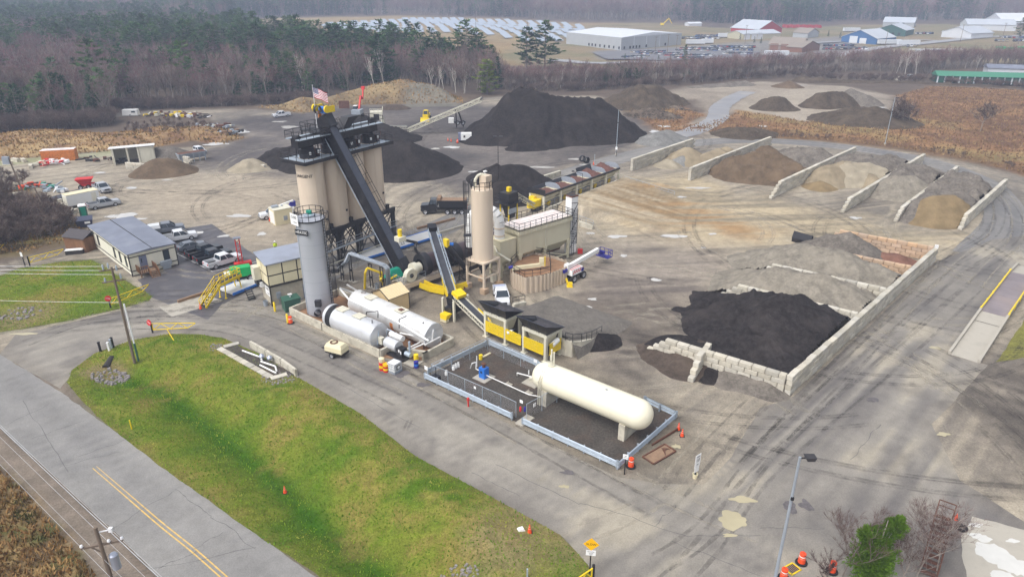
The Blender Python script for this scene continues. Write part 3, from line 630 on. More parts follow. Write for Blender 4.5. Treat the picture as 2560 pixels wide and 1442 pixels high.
def pile(name,label,m,ridges,slope=.72,step=.55,rough=.45,clip=None,group=None,lump=2.2,flat=None,cut=None,seed=None):
 seed = seed or (len(name)*31+len(label)*7)
 xs = [p[0] for r in ridges for p in (r if isinstance(r[0],tuple) else [r])];ys = [p[1] for r in ridges for p in (r if isinstance(r[0],tuple) else [r])]
 zm = max(p[2] for r in ridges for p in (r if isinstance(r[0],tuple) else [r]));rad = zm/slope*1.5+2
 X,Y,Q = patch(min(xs) - rad,max(xs)+rad,min(ys) - rad,max(ys)+rad,step)
 wx = (fbm(X/lump/2,Y/lump/2,seed,3) - .5)*rough*5;wy = (fbm(X/lump/2,Y/lump/2,seed+3,3) - .5)*rough*5
 base = height(X,Y);H = np.full(len(X),-9.0)
 for r in ridges:
  if not isinstance(r[0],tuple): r = [r,r]
  for a,b in zip(r[:-1],r[1:]):
   ex,ey = b[0] - a[0],b[1] - a[1];px,py = X+wx - a[0],Y+wy - a[1]
   t = np.clip((px*ex+py*ey)/(ex*ex+ey*ey+1e-9),0,1);d = np.hypot(px - ex*t,py - ey*t)
   h = a[2]+(b[2] - a[2])*t - slope*(np.sqrt(d*d+.7) - .6)
   h = np.where(h < .7,.7 - (.7 - h)*.8,h)
   H = np.where(np.abs(H - h) < .5,np.maximum(H,h)+(.5 - np.abs(H - h)) **2*.3,np.maximum(H,h))
 if flat is not None: H = np.minimum(H,flat+.3*(fbm(X/3,Y/3,seed,3) - .5))
 up = sstep(-.1,.8,H)
 H += up*(rough*1.5*(fbm(X/lump,Y/lump,seed+5,4) - .5)+rough*.6*(fbm(X/.8,Y/.8,seed+9,2) - .5)+rough*.9*(fbm(X/1.0,Y/6,seed+13,3) - .5))
 if cut is not None: H = np.where(sdf(cut,X,Y) < 0,H,-9)
 cx_,cy_ = sum(xs)/len(xs),sum(ys)/len(ys);an = np.arctan2(Y - cy_,X - cx_);rr_ = np.hypot(X - cx_,Y - cy_)
 gu = fbm(an*(3+zm)+40,rr_/12,seed+21,4);H += up*rough*1.5*(gu - .5)*np.minimum(1,rr_/4)
 Zb = base+H;ok = (H > -.45)[Q].any(1) if cut is None else (H > -.45)[Q].all(1)
 Q = Q[ok];u,inv = np.unique(Q,return_inverse=True);Zu = np.maximum(Zb[u],base[u] - .5)
 o = grid_obj(name,X[u],Y[u],Zu,inv.reshape(-1,4),None,m)
 return tag(o,label,'stockpile',group)
def G_(px,py,h): return tuple(G(px,py,h))
pile('stockpile','huge black millings stockpile, by far the largest, under the pale conveyor','millings_black',
 [[PK(1305,216,207),PK(1345,226,204),PK(1400,238,205),PK(1500,243,206)],[PK(1270,230,204),PK(1215,300,198)],[PK(1345,226,204),PK(1330,300,196)],[PK(1480,250,204),PK(1545,290,203),PK(1580,318,204)]],.78,.6,.7,lump=3)
pile('stockpile','low black ledge of millings spilling off the foot of the largest stockpile','millings_black',[[PK(1290,362,186),PK(1345,352,188)]],.6,.5,.4)
pile('stockpile','black stockpile with flat top just to the rear of the tan silos','millings_black',[[PK(925,345,172),PK(985,344,170),PK(1015,350,166)],[PK(960,372,165),PK(985,392,161)]],.55,.5,.35,flat=6.4)
pile('stockpile','black stockpile beside the small tan heap, left of the silos','millings_black',[[PK(690,368,172),PK(745,362,172),PK(780,370,168)]],.6,.5,.4)
pile('stockpile','low black triple heap behind the leaning row of concrete barriers','millings_black',[PK(1238,408,156),[PK(1262,412,152),PK(1305,410,152)],PK(1262,448,141)],.62,.45,.35)
pile('stockpile','black heap with the grey excavator standing on top','millings_black',[[PK(860,304,206),PK(900,287,208),PK(925,300,208)],[PK(930,300,205),PK(985,318,200)]],.5,.5,.5)
pile('stockpile','dark conical heap against the grassy bank','millings_brown',[[PK(968,262,250),PK(1000,262,250)]],.5,.7,.3)
pile('stockpile','low dark heap near the far junk row','millings_black',[[PK(600,285,246),PK(640,280,246)]],.3,.8,.4)
pile('stockpile','grey gravel heap behind the open shed','stone_grey',[[PK(400,366,178),PK(420,364,178)]],.5,.5,.25)
pile('stockpile','brown gravel heap held by the low block wall near the open shed','loam_brown',[[G_(388,396,3.4),G_(418,394,3.4)]],.62,.45,.3)
pile('stockpile','small tan heap beside the left black stockpile','stone_dust',[[G_(615,396,2.6),G_(632,394,2.6)]],.7,.4,.25)
pile('stockpile','low grey ridge of crushed stone at the right foot of the largest stockpile','gravel_blue',[[PK(1640,330,196),PK(1672,324,200)]],.5,.5,.2)
UW = [((1578,428),(1735,372)),((1722,452),(1925,368)),((1925,497),(2135,395)),((2105,532),(2305,408)),((2238,555),(2390,438)),((2398,575),(2510,472))]
def ucut(i):
 a,b = [Vector(G(*p)) for p in UW[i]];c,d = [Vector(G(*p)) for p in UW[i+1]];e = (b - a).normalized();f = (d - c).normalized();n_ = Vector((e.y,-e.x,0))*.15
 return [tuple(p[:2]) for p in (a - e*8+n_,b+e*2+n_,d+f*2 - n_,c - f*8 - n_)]
def gh(px,py,h): return tuple(G(px,py,h))
def upile(i,label,m,ridges,slope=.62,**k): return pile('stockpile',label,m,ridges,slope,.42,cut=ucut(i),**k)
upile(0,'tan sand cone in the first upper bay','sand_tan',[gh(1722,366,3.6)],rough=.25)
upile(0,'tan sand heap in the first upper bay beside the grey cone','sand_tan',[[gh(1768,380,2.6),gh(1795,370,3.2)],gh(1820,366,3.0)],.62,rough=.3)
upile(0,'little grey stone cone in the first upper bay','gravel_blue',[gh(1708,388,2.0)],rough=.15)
upile(0,'little pale sand cone in the first upper bay','stone_dust',[gh(1672,396,1.8)],.6,rough=.15)
upile(1,'large dark brown loam stockpile in the second upper bay','loam_brown',[[gh(1838,390,4.2),gh(1895,376,5.2),gh(1950,386,4.8),gh(1985,402,4.0)],[gh(1840,408,3.2),gh(1960,420,3.0)],gh(1922,364,4.4)],.72,rough=.5)
upile(1,'grey ridged stone heap at the back of the second upper bay','stone_grey',[[gh(1975,366,3.2),gh(2050,372,3.4)],[gh(2010,380,3.2),gh(2060,390,3.0)]],rough=.6,lump=1.6)
upile(2,'tan and grey sand heap at the front of the third upper bay','sand_tan',[[gh(2072,412,3.8),gh(2120,402,4.2)],gh(2175,432,2.6)],.7,rough=.3)
upile(2,'pale stone dust draped over the front of the third bay heap','stone_dust',[[gh(2112,404,4.3),gh(2170,406,4.2),gh(2205,420,3.4)],gh(2130,430,2.4)],.7,rough=.4)
upile(2,'small tan spill at the foot of the third upper bay heap','sand_gold',[gh(2052,452,1.5)],.5,rough=.2)
upile(2,'grey brown ridged heap at the back of the third upper bay','stone_grey',[[gh(2130,384,3.8),gh(2240,388,4.0)],[gh(2165,394,3.9),gh(2235,400,3.6)]],rough=.65,lump=1.5)
upile(3,'smooth grey gravel heap at the front of the fourth upper bay','aggregate_grey',[[gh(2240,438,4.0),gh(2285,438,4.0)]],.7,rough=.2)
upile(3,'brown grey ridged heap at the back of the fourth upper bay','stone_grey',[[gh(2262,408,4.2),gh(2315,410,4.2)],[gh(2260,420,4.2),gh(2325,426,3.8)]],rough=.6,lump=1.5)
upile(4,'golden sand heap at the front of the fifth upper bay','sand_gold',[[gh(2335,488,4.6),gh(2385,486,4.6)],[gh(2320,520,2.6),gh(2390,520,2.8)],gh(2348,540,1.2)],.8,rough=.22)
upile(4,'grey stone heap under the golden sand in the fifth upper bay','stone_grey',[[gh(2302,496,3.6),gh(2345,474,4.5),gh(2410,478,4.4)],gh(2285,520,2.2)],.78,rough=.25)
upile(4,'dark grey ridged heap at the back of the fifth upper bay','stone_grey',[[gh(2375,424,4.2),gh(2430,430,4.2)],[gh(2360,440,4.3),gh(2440,450,4.2)],[gh(2350,458,4.3),gh(2435,468,4.2)]],.78,rough=.6,lump=1.5)
BW0,BW1 = G(1968,985),G(2333,652);BF = G(1600,870)
BU = (BW1 - BW0).normalized();BV = (BF - BW0).normalized();BL = (BW1 - BW0).length
def bay(u,v): p = BW0+BU*u+BV*v;return (p.x,p.y)
DIV = []
for q in ((1805,740),(1895,688),(1975,640),(2058,600)):
 d = G(*q) - BW0;det = BU.x*BV.y - BU.y*BV.x;DIV.append(((d.x*BV.y - d.y*BV.x)/det,(BU.x*d.y - BU.y*d.x)/det))
def bp(u,v,z): p = bay(u,v);return (p[0],p[1],z)
U0,U1,U2,U3 = [d[0] for d in DIV]
def bcut(a,b,v0=.3,v1=26): return [bay(a,v0),bay(b,v0),bay(b,v1),bay(a,v1)]
pile('stockpile','black millings stockpile filling the first lower bay','millings_bay',[[bp(U0*.6,1.5,2.0),bp(U0*.7,7,5.0),bp(U0*.82,12,3.2),bp(U0*.9,18,.9)],[bp(1,2,2.2),bp(U0*.4,5,3.3),bp(U0*.45,9,2.4)],[bp(1.2,8,2.0),bp(2,15,1.2)],[bp(U0*.5,13,1.3),bp(U0*.66,18,.8)]],.42,.35,.7,cut=bcut(.3,U0 - .05,.4,29),lump=1.8)
pile('stockpile','smooth grey gravel stockpile in the second lower bay, next to the black one','aggregate_grey',[[bp((U0+U1)/2 - 1,1,2.8),bp((U0+U1)/2,7,4.3),bp((U0+U1)/2,13,4.0),bp((U0+U1)/2,15.5,1.8)]],.46,.35,.55,cut=bcut(U0+.05,U1 - .05),lump=2.4)
pile('stockpile','smooth grey gravel stockpile in the third lower bay, with a hummocky crest','aggregate_grey',[[bp((U1+U2)/2,2,2.8),bp((U1+U2)/2,9,4.3),bp((U1+U2)/2+.5,15,4.1),bp((U1+U2)/2,18,1.8)]],.46,.35,.55,cut=bcut(U1+.05,U2 - .05,.3,30),lump=2.2)
pile('stockpile','dark grey pointed heap in the rearmost lower bay','stone_grey',[[bp((U2+U3)/2 - .5,11.5,4.2),bp((U2+U3)/2,14,3.2)]],.62,.4,.3,cut=bcut(U2+.05,U3 - .2,.4,30))
pile('stockpile','reddish broken brick heap in the corner of the rearmost lower bay','shingle_red',[[bp((U2+U3)/2,4,1.7),bp((U2+U3)/2,7,1.4)]],.42,.4,.35,cut=bcut(U2+.05,U3 - .2))
pile('stockpile','dark gravel heap in the left front pocket outside the lower bays','millings_brown',[[(22.2,73.8,1.5),(19.4,74.9,1.2)],(20.4,71.6,1.0)],.42,.35,.4)
pile('stockpile','brown grey gravel heap in the right front pocket beneath the block wall','stone_grey',[[(25.6,69.4,1.0),(28.2,67.4,.9)]],.38,.35,.35)
pile('stockpile','black millings patch piled against the spur block wall','millings_black',[[(24.0,71.2,.7),(23.2,69.9,.5)]],.3,.35,.2)
pile('stockpile','small black spill heap beside the curved ramp wall','millings_black',[(10.6,78.4,1.3)],.5,.3,.35)
pile('stockpile','brown grey topsoil hill near the brush heap','loam_dark',[[G_(1598,212,7),G_(1640,214,6)],[G_(1570,232,4.5),G_(1640,236,3.5)],G_(1680,234,3)],.5,.8,.8)
pile('stockpile','dark brown conical heap in the far clearing beside the curling wheel tracks','loam_dark',[[G_(1928,240,4.4),G_(1955,240,4.4)]],.7,.7,.5)
pile('stockpile','wide dark brown heap in the far clearing with a pale shoulder','loam_dark',[[G_(2055,230,5.2),G_(2110,228,5.0)]],.85,.7,.6)
pile('stockpile','pale grey shoulder heap behind the wide dark heap','stone_grey',[[G_(2130,222,4.6),G_(2165,236,3.6)]],.6,.7,.4)
pile('stockpile','low black brown heap in front of the far clearing thicket','loam_dark',[[PK(2130,268,228),PK(2190,268,226)]],.35,.6,.5)
pile('stockpile','low long grey green spoil bank at the rear of the far clearing','stone_grey',[[PK(1740,212,305),PK(1860,203,312)]],.3,.9,.5)
pile('stockpile','small brown heap at the rear of the far clearing by the brush bank','loam_brown',[G_(1972,202,2.6)],.45,.8,.4)
pile('brush_heap','tangled heap of stumps and roots beside the topsoil hill','rubble',[[PK(1620,262,252),PK(1700,268,250),PK(1730,276,246)]],.4,.5,1.2,lump=1.1)
pile('brush_heap','low brush heap of reddish twigs in the dry field','rubble',[[PK(1620,272,238),PK(1660,282,234)]],.3,.5,.9,lump=1.1)
pile('brush_heap','black low brush heap beside the access track','loam_dark',[[PK(1850,318,206),PK(1885,320,206)]],.3,.45,.5,lump=1.1)
pile('earth_bank','long brush covered earth bank in front of the green storage units','loam_dark',[[PK(2000,193,322),PK(2200,200,318),PK(2400,210,308),PK(2640,218,300)]],.5,1.0,.9,lump=1.6)['category'] = 'earth bank'
for o in COL.objects:
 if o.name.startswith('brush_heap'): o['category'] = 'brush heap'
# ================================================================BLOCK WALLS
mk('block_concrete',lin(196,190,176),.85,var=.12,scale=1.6,grime=.45,gcol=lin(132,124,108),gscale=1.1,rnd=.18,fine=.12,bump=.2)
mk('block_tan',lin(196,168,140),.85,var=.12,scale=1.6,grime=.4,gcol=lin(150,124,100),gscale=1.1,rnd=.16,fine=.12,bump=.2)
mk('barrier_concrete',lin(198,192,176),.85,var=.10,scale=1.2,grime=.6,gcol=lin(120,112,96),gscale=1.0,rnd=.07,bump=.15)
def block_mesh(l,w,h,m):
 bm = bmesh.new();bmesh.ops.create_cube(bm,size=1)
 for v in bm.verts: v.co = (v.co.x*l,v.co.y*w,v.co.z*h)
 bmesh.ops.bevel(bm,geom=bm.edges[:],offset=.035,segments=1,affect='EDGES')
 me = bpy.data.meshes.new('block');bm.to_mesh(me);bm.free();me.materials.append(MATS[m]);return me
BM = {}
def block_wall(label,a,b,rows,L=1.5,W_=.68,Hh=.6,m='block_concrete',step0=0,step1=0,drop=None,group='block walls round the storage bays',z0=0.0):
 a = Vector((a[0],a[1],0));b = Vector((b[0],b[1],0));d = b - a;ln = d.length;d = d/ln;rz = math.atan2(d.y,d.x)
 t = thing('block_wall',label,'block wall',a+Vector((0,0,z0)),rz,group);k = (L,W_,Hh,m)
 if k not in BM: BM[k] = block_mesh(L - .06,W_,Hh - .035,m)
 if (k,'h') not in BM: BM[(k,'h')] = block_mesh(L/2 - .03,W_,Hh - .02,m)
 for r in range(rows):
  x = step0*r*L/2+(L/2 if r % 2 and step0==0 else 0);end = ln - step1*r*L/2
  if r % 2 and step0==0 and r: link('block',BM[(k,'h')],t,(L/4,rng.uniform(-.02,.02),Hh*(r+.5)))
  while x+L*.6 < end:
   if not (drop and drop(x,r)):
    o = link('block',BM[k],t,(x+L/2,rng.uniform(-.05,.05),Hh*(r+.5)));o.rotation_euler = (0,0,rng.uniform(-.008,.008))
   x += L
 return t
block_wall('long back wall of pale blocks beside the wide drive, behind the lower bays',bay(-.2,0),bay(BL,0),4)
block_wall('front block wall with stepped end, below the black millings bay',bay(0,.4),bay(0,17.6),4,step1=1)
block_wall('stepped block wall between the black millings and the grey gravel',bay(U0,.4),bay(U0,DIV[0][1]),4,step1=1)
block_wall('stepped block wall between the two grey gravel bays',bay(U1,.4),bay(U1,DIV[1][1]),4,step1=1)
block_wall('stepped tan block wall between the grey gravel and the dark pointed heap',bay(U2,.4),bay(U2,DIV[2][1]),4,m='block_tan',step1=1)
block_wall('tan rear block wall of the lower bays behind the dark pointed heap',bay(U3,.4),bay(U3,DIV[3][1]),4,m='block_tan',step1=1)
spa,spb = G(1768,900),G(1722,958)
block_wall('short block wall spur splitting the two front pockets',spa,spb,4,step1=1)
for i,(f,bk,rows,lab) in enumerate((((1578,428),(1735,372),5,'block wall nearest the big black pile, first of the upper bays'),((1722,452),(1925,368),5,'block wall between the tan sand and the large brown loam'),
  ((1925,497),(2135,395),5,'block wall between the large brown loam and the tan and grey sand'),((2105,532),(2305,408),4,'block wall between the pale stone dust and the smooth grey gravel'),
  ((2238,555),(2390,438),4,'block wall between the smooth grey gravel and the golden sand'),((2398,575),(2510,472),4,'outermost block wall of the upper bays beside the curving road'))):
 block_wall(lab,G(*f),G(*bk),rows,L=1.8,W_=.7,Hh=.6,step0=1 if i > 1 else 0)
block_wall('low block wall holding the brown gravel heap near the open shed',G(318,424),G(415,432),3,m='block_concrete',step1=1,group='block walls by the open shed')
block_wall('short block wall at the back of the brown gravel heap',G(450,405),G(478,412),3,group='block walls by the open shed')
block_wall('single row of blocks beside the small tan heap',G(618,420),G(660,424),2,group='block walls by the open shed')
block_wall('two blocks at the far end of the brush bank by the silver pickup',G(2232,200),G(2252,203),3,L=1.8,group='block walls by the open shed',z0=hz(*G(2240,201)[:2]))
bar_bm = MB();bar_bm.side([(-1.72,0),(1.72,0),(1.72,1.25),(-1.72,1.25)],-.28,.28)
BARM = block_mesh(3.4,.55,1.3,'barrier_concrete')
b0,b1 = G(1215,500),G(1396,441);n = 12
for i in range(n):
 p = lerp(b0,b1,(i+.5)/n);o = link('concrete_barrier',BARM,None,(p.x,p.y,.65),ang(b0,b1)+rng.uniform(-.04,.04));o.rotation_euler.x = rng.uniform(-.05,.05)
 tag(o,'weathered concrete barrier in the row beside the loop road','barrier','concrete barriers beside the loop road')
# ================================================================TREES
def leafm(name,a,b,rnd=.25,rough=.9):
 m = bpy.data.materials.new(name);m.use_nodes = True;n = m.node_tree.nodes;l = m.node_tree.links;bs = n['Principled BSDF']
 bs.inputs['Roughness'].default_value = rough;bs.inputs['Specular IOR Level'].default_value = .1
 oi = n.new('ShaderNodeObjectInfo');tc = n.new('ShaderNodeTexCoord');t = n.new('ShaderNodeTexNoise');t.inputs['Scale'].default_value = .9;l.new(tc.outputs['Object'],t.inputs['Vector'])
 x = n.new('ShaderNodeMix');x.data_type = 'RGBA';x.inputs[6].default_value = (*lin(*a),1);x.inputs[7].default_value = (*lin(*b),1)
 ad = n.new('ShaderNodeMath');ad.operation = 'ADD';r1 = n.new('ShaderNodeMapRange');l.new(t.outputs['Fac'],r1.inputs['Value'])
 for k,v in zip(('From Min','From Max','To Min','To Max'),(.3,.7,-.25,.25)): r1.inputs[k].default_value = v
 l.new(r1.outputs[0],ad.inputs[0]);l.new(oi.outputs['Random'],ad.inputs[1]);l.new(ad.outputs[0],x.inputs[0])
 hsv = n.new('ShaderNodeHueSaturation');l.new(x.outputs[2],hsv.inputs['Color'])
 r2 = n.new('ShaderNodeMapRange');fr = n.new('ShaderNodeMath');fr.operation = 'FRACT';mu = n.new('ShaderNodeMath');mu.operation = 'MULTIPLY';mu.inputs[1].default_value = 13.7
 l.new(oi.outputs['Random'],mu.inputs[0]);l.new(mu.outputs[0],fr.inputs[0]);l.new(fr.outputs[0],r2.inputs['Value'])
 r2.inputs['To Min'].default_value = 1 - rnd;r2.inputs['To Max'].default_value = 1+rnd;l.new(r2.outputs[0],hsv.inputs['Value'])
 l.new(hsv.outputs[0],bs.inputs['Base Color']);MATS[name] = m
leafm('twigs',(112,92,90),(140,116,108));leafm('twigs_red',(112,76,80),(134,96,98));leafm('bark_grey',(112,104,98),(146,138,130));leafm('bark_white',(204,200,192),(222,218,208),.1)
leafm('pine_needles',(44,82,46),(80,112,56));leafm('spruce_needles',(40,74,46),(64,98,54));leafm('pine_yellow',(104,124,54),(150,158,70),.1);leafm('cedar_leaves',(58,90,30),(98,130,42),.15)
leafm('bark_near',(132,122,114),(166,156,148));leafm('twig_near',(88,68,66),(116,92,88));leafm('shrub_twigs',(84,70,66),(112,94,86));leafm('birch_twigs',(116,84,80),(140,108,100))
tr = random.Random(44)
def tri_twig(b,p,d,ln,w):
 d = d.normalized();s = d.cross(Vector((tr.uniform(-1,1),tr.uniform(-1,1),tr.uniform(-1,1)))).normalized()*w
 e = p+d*ln;b.add([p - s,p+s,e],[(0,1,2)])
def bare_tree(h,spread,twigs,seed,tw=.05,up=.6,r0=None,first=.3,forks=3):
 r = random.Random(seed);T = MB();C = MB();r0 = r0 or h*.014;tips = []
 def grow(p,d,ln,rad,lvl):
  k = 3 if lvl < 2 else 2;pts = [p]
  for i in range(k):
   d = (d+Vector((r.uniform(-.16,.16),r.uniform(-.16,.16),r.uniform(0,.14)))).normalized();p = p+d*ln/k
   T.tube(pts[-1],p,rad*(1 - .25*i/k),rad*(1 - .25*(i+1)/k),n=5 if lvl < 1 else 3,caps=False);pts.append(p)
   if lvl and lvl < 3:
    tips.append((p,d,lvl))
  if lvl>=3 or rad < .012: tips.append((p,d,4));return
  for j in range(forks if lvl else forks+1):
   a = r.uniform(0,2*PI);side = Vector((math.cos(a),math.sin(a),0));nd = (d*up+side*spread*r.uniform(.5,1.1)+Vector((0,0,.25))).normalized()
   q = pts[r.randint(1,k)] if lvl else lerp(pts[1],pts[-1],r.uniform(first,1));grow(q,nd,ln*r.uniform(.5,.72),rad*.55,lvl+1)
  grow(pts[-1],(d+Vector((0,0,.2))).normalized(),ln*.6,rad*.62,lvl+1)
 grow(Vector((0,0,-.2)),Vector((r.uniform(-.06,.06),r.uniform(-.06,.06),1)),h*.5,r0,0)
 for i in range(twigs):
  p,d,lv = r.choice(tips)
  dd = (d+Vector((r.uniform(-.9,.9),r.uniform(-.9,.9),r.uniform(-.2,.8)))).normalized()
  tri_twig(C,p - d*r.uniform(0,.5),dd,r.uniform(.5,1.5)*h/11,tw*r.uniform(.6,1.3))
 return T,C
def pine_tree(h,w,seed,n=520,base=.25,tri=.55,round_=False):
 r = random.Random(seed);T = MB();C = MB();T.tube((0,0,-.2),(0,0,h*.96),h*.018,.03,n=6,caps=False)
 z = h*base
 while z < h*.98:
  f = (z/h - base)/(1 - base);prof = (math.sin(PI*min(1,.18+f*.82)) **.8 if round_ else (1 - f) **.85);reach = w*prof*r.uniform(.65,1.15)+.15
  for k in range(r.randint(3,5)):
   a = r.uniform(0,2*PI);L = reach*r.uniform(.6,1.1);tip = Vector((math.cos(a)*L,math.sin(a)*L,z+L*r.uniform(-.1,.25)))
   T.tube((0,0,z),tip,h*.004+.01,.01,n=3,caps=False);m = max(3,int(n/70*L/w)+2)
   for i in range(m):
    t = r.uniform(.3,1.05);p = lerp((0,0,z),tip,t)+Vector((r.uniform(-.4,.4),r.uniform(-.4,.4),r.uniform(-.2,.3)))*tri
    for _ in range(2):
     d = Vector((math.cos(a)+r.uniform(-.9,.9),math.sin(a)+r.uniform(-.9,.9),r.uniform(-.15,.5))).normalized()
     s = d.cross(Vector((r.uniform(-.5,.5),r.uniform(-.5,.5),1))).normalized()*tri*r.uniform(.3,.6);e = p+d*tri*r.uniform(.9,1.7)
     C.add([p - s,p+s,e],[(0,1,2)])
  z += h*r.uniform(.035,.06)
 for i in range(10): tri_twig(C,Vector((0,0,h*.9)),Vector((r.uniform(-.5,.5),r.uniform(-.5,.5),1)),h*.12,tri*.3)
 return T,C
def tree(name,label,cat,TC,tm,cm,loc,rz=0,sc=1,group=None):
 T,C = TC;o = T.obj(name,tm,None,loc,rz);tag(o,label,cat,group);o.scale = (sc,)*3;C.obj('crown',cm,o);return o
FOREST_B = 'bare trees of the wood';FOREST_C = 'evergreens of the wood'
protoB = []
for i in range(6):
 protoB.append(bare_tree(11+i % 3,.75+.1*(i % 2),330,100+i,.045))
protoP = [pine_tree(17,4.6,200+i,560,.32,.8,True) for i in range(3)]
protoS = [pine_tree(11,2.3,210+i,420,.06,.6) for i in range(3)]
protoW = [bare_tree(11,.45,170,300+i,.03,1.0,.10,.45) for i in range(3)]
protoU = [bare_tree(3.6,1.1,900,320+i,.028,.5,.05,.05,5) for i in range(3)]
BLAB = 'leafless grey brown tree standing in the surrounding wood'
W_LEFT = PG((-300,322),(0,322),(130,312),(280,300),(285,268),(420,262),(640,258),(780,246),(860,232),(960,212),(1060,214),(1180,236),(1255,226),(1258,206),(1225,190),(1180,172),(1000,150),(860,134),(700,118),(560,92),(420,62),(0,50),(-500,50),(-900,120))
W_RIGHT = PG((1255,226),(1500,222),(1640,206),(1760,206),(1930,186),(2100,178),(2330,186),(2330,174),(2560,168),(3300,180),(3300,166),(2560,158),(2330,166),(2100,168),(1900,178),(1700,192),(1480,206),(1330,208),(1260,208))
W_FARB = PG((-1400,50),(420,62),(560,60),(620,46),(800,41),(1050,38),(1300,46),(1480,54),(1700,54),(1900,62),(2150,52),(2330,54),(2560,48),(3900,46),(3900,10),(2560,0),(0,0),(-1400,10))
def scatter_pts(poly,n,seed,dens=None,mind=0):
 r = random.Random(seed);xs = [p[0] for p in poly];ys = [p[1] for p in poly];out = []
 A = np.array([(r.uniform(min(xs),max(xs)),r.uniform(min(ys),max(ys))) for _ in range(n*6)])
 A = A[sdf(poly,A[:,0],A[:,1]) < 0]
 return A
def infov(A,m=.05):
 yc = A[:,1]*CP+CAM_H*SP;return np.abs(A[:,0])/yc < .7356+m
trees_i = []      # individually built
def put_trees(protos,names,A,zs,scs,rzs):
 first = {}
 for (x,y),z,sc,rz,(name,label,cat,tm,cm,group,k) in zip(A,zs,scs,rzs,names):
  key = (name,k,tm,cm)
  if key not in first:
   first[key] = tree(name,label,cat,protos[k],tm,cm,(x,y,z),rz,sc,group)
  else:
   o = dup(first[key],(x,y,z),rz,label,group,sc)
 return first
r = random.Random(5)
def dens_ok(x,y): return True
PL = scatter_pts(W_LEFT,8000,1);PL = PL[infov(PL)]
PRt = scatter_pts(W_RIGHT,2600,2);PRt = PRt[infov(PRt)]
area_l = abs(sum(W_LEFT[i][0]*W_LEFT[(i+1) % len(W_LEFT)][1] - W_LEFT[(i+1) % len(W_LEFT)][0]*W_LEFT[i][1] for i in range(len(W_LEFT))))/2
ALL = np.concatenate([PL[:6500],PRt[:1100]])
isR = np.concatenate([np.zeros(len(PL[:6500]),bool),np.ones(len(PRt[:1100]),bool)])
ev = fbm(ALL[:,0]/45,ALL[:,1]/45,71,3)+np.array([r.uniform(-.2,.2) for _ in ALL])
kindC = (ev > np.where(isR,.78,.53))                # evergreens in drifts
order = np.argsort(ALL[:,1]);ALL = ALL[order];kindC = kindC[order];isR = isR[order]
bi = np.where(~kindC)[0];ci = np.where(kindC)[0]
HZ = height(ALL[:,0],ALL[:,1])
def specB(k):
 red = r.random() < .3
 return ('bare_tree',BLAB,'tree','bark_grey','twigs_red' if red else 'twigs',FOREST_B,k)
fb = put_trees(protoB,[specB(r.randrange(6)) for _ in bi[:300]],ALL[bi[:300]],HZ[bi[:300]],[r.uniform(.5,.85) if isR[q] else r.uniform(.7,1.15) for q in bi[:300]],[r.uniform(0,6) for _ in bi[:300]])
fw_ = put_trees(protoP,[('pine_tree','full dark green pine among the bare trees of the wood','tree','bark_grey','pine_needles','broad pines of the wood',r.randrange(3)) for _ in ci[1:240:3]],ALL[ci[1:240:3]],HZ[ci[1:240:3]],[r.uniform(.3,.5) if isR[q] else r.uniform(.55,.95) for q in ci[1:240:3]],[r.uniform(0,6) for _ in ci[1:240:3]]);ci = np.delete(ci,np.arange(1,240,3))
fc = put_trees(protoS,[('spruce_tree','narrow dark green spruce among the bare trees of the wood','tree','bark_grey','spruce_needles',FOREST_C,r.randrange(3)) for _ in ci[:220]],ALL[ci[:220]],HZ[ci[:220]],[r.uniform(.35,.7) if isR[q] else r.uniform(.6,1.35) for q in ci[:220]],[r.uniform(0,6) for _ in ci[:220]])
def forest(name,pts,zs,smin,smax,firsts,seed):
 me = bpy.data.meshes.new(name);me.from_pydata([(float(a),float(b),float(c)) for (a,b),c in zip(pts,zs)],[],[]);o = stuff(link(name,me))
 ng = bpy.data.node_groups.new(name,'GeometryNodeTree');ng.interface.new_socket('Geometry',in_out='INPUT',socket_type='NodeSocketGeometry');ng.interface.new_socket('Geometry',in_out='OUTPUT',socket_type='NodeSocketGeometry')
 n = ng.nodes;l = ng.links;gi = n.new('NodeGroupInput');go = n.new('NodeGroupOutput');jo = n.new('GeometryNodeJoinGeometry')
 for root in firsts:
  jj = n.new('GeometryNodeJoinGeometry')
  for ob in [root]+list(root.children):
   oi = n.new('GeometryNodeObjectInfo');oi.inputs['Object'].default_value = ob;l.new(oi.outputs['Geometry'],jj.inputs[0])
  gt = n.new('GeometryNodeGeometryToInstance');l.new(jj.outputs[0],gt.inputs[0]);l.new(gt.outputs[0],jo.inputs[0])
 ip = n.new('GeometryNodeInstanceOnPoints');ip.inputs['Pick Instance'].default_value = True
 l.new(gi.outputs[0],ip.inputs['Points']);l.new(jo.outputs[0],ip.inputs['Instance'])
 def rv(t,lo,hi,sd):
  q = n.new('FunctionNodeRandomValue');q.data_type = t
  ins = [i for i in q.inputs if i.enabled];ins[0].default_value = lo;ins[1].default_value = hi;q.inputs['Seed'].default_value = sd
  return [x for x in q.outputs if x.enabled][0]
 l.new(rv('INT',0,len(firsts) - 1,seed),ip.inputs['Instance Index'])
 l.new(rv('FLOAT_VECTOR',(-.05,-.05,0),(.05,.05,6.28),seed+1),ip.inputs['Rotation']);l.new(rv('FLOAT',smin,smax,seed+2),ip.inputs['Scale'])
 l.new(ip.outputs[0],go.inputs[0]);md = o.modifiers.new('trees','NODES');md.node_group = ng;return o
FB = list(fb.values());FS = list(fc.values())+list(fw_.values())
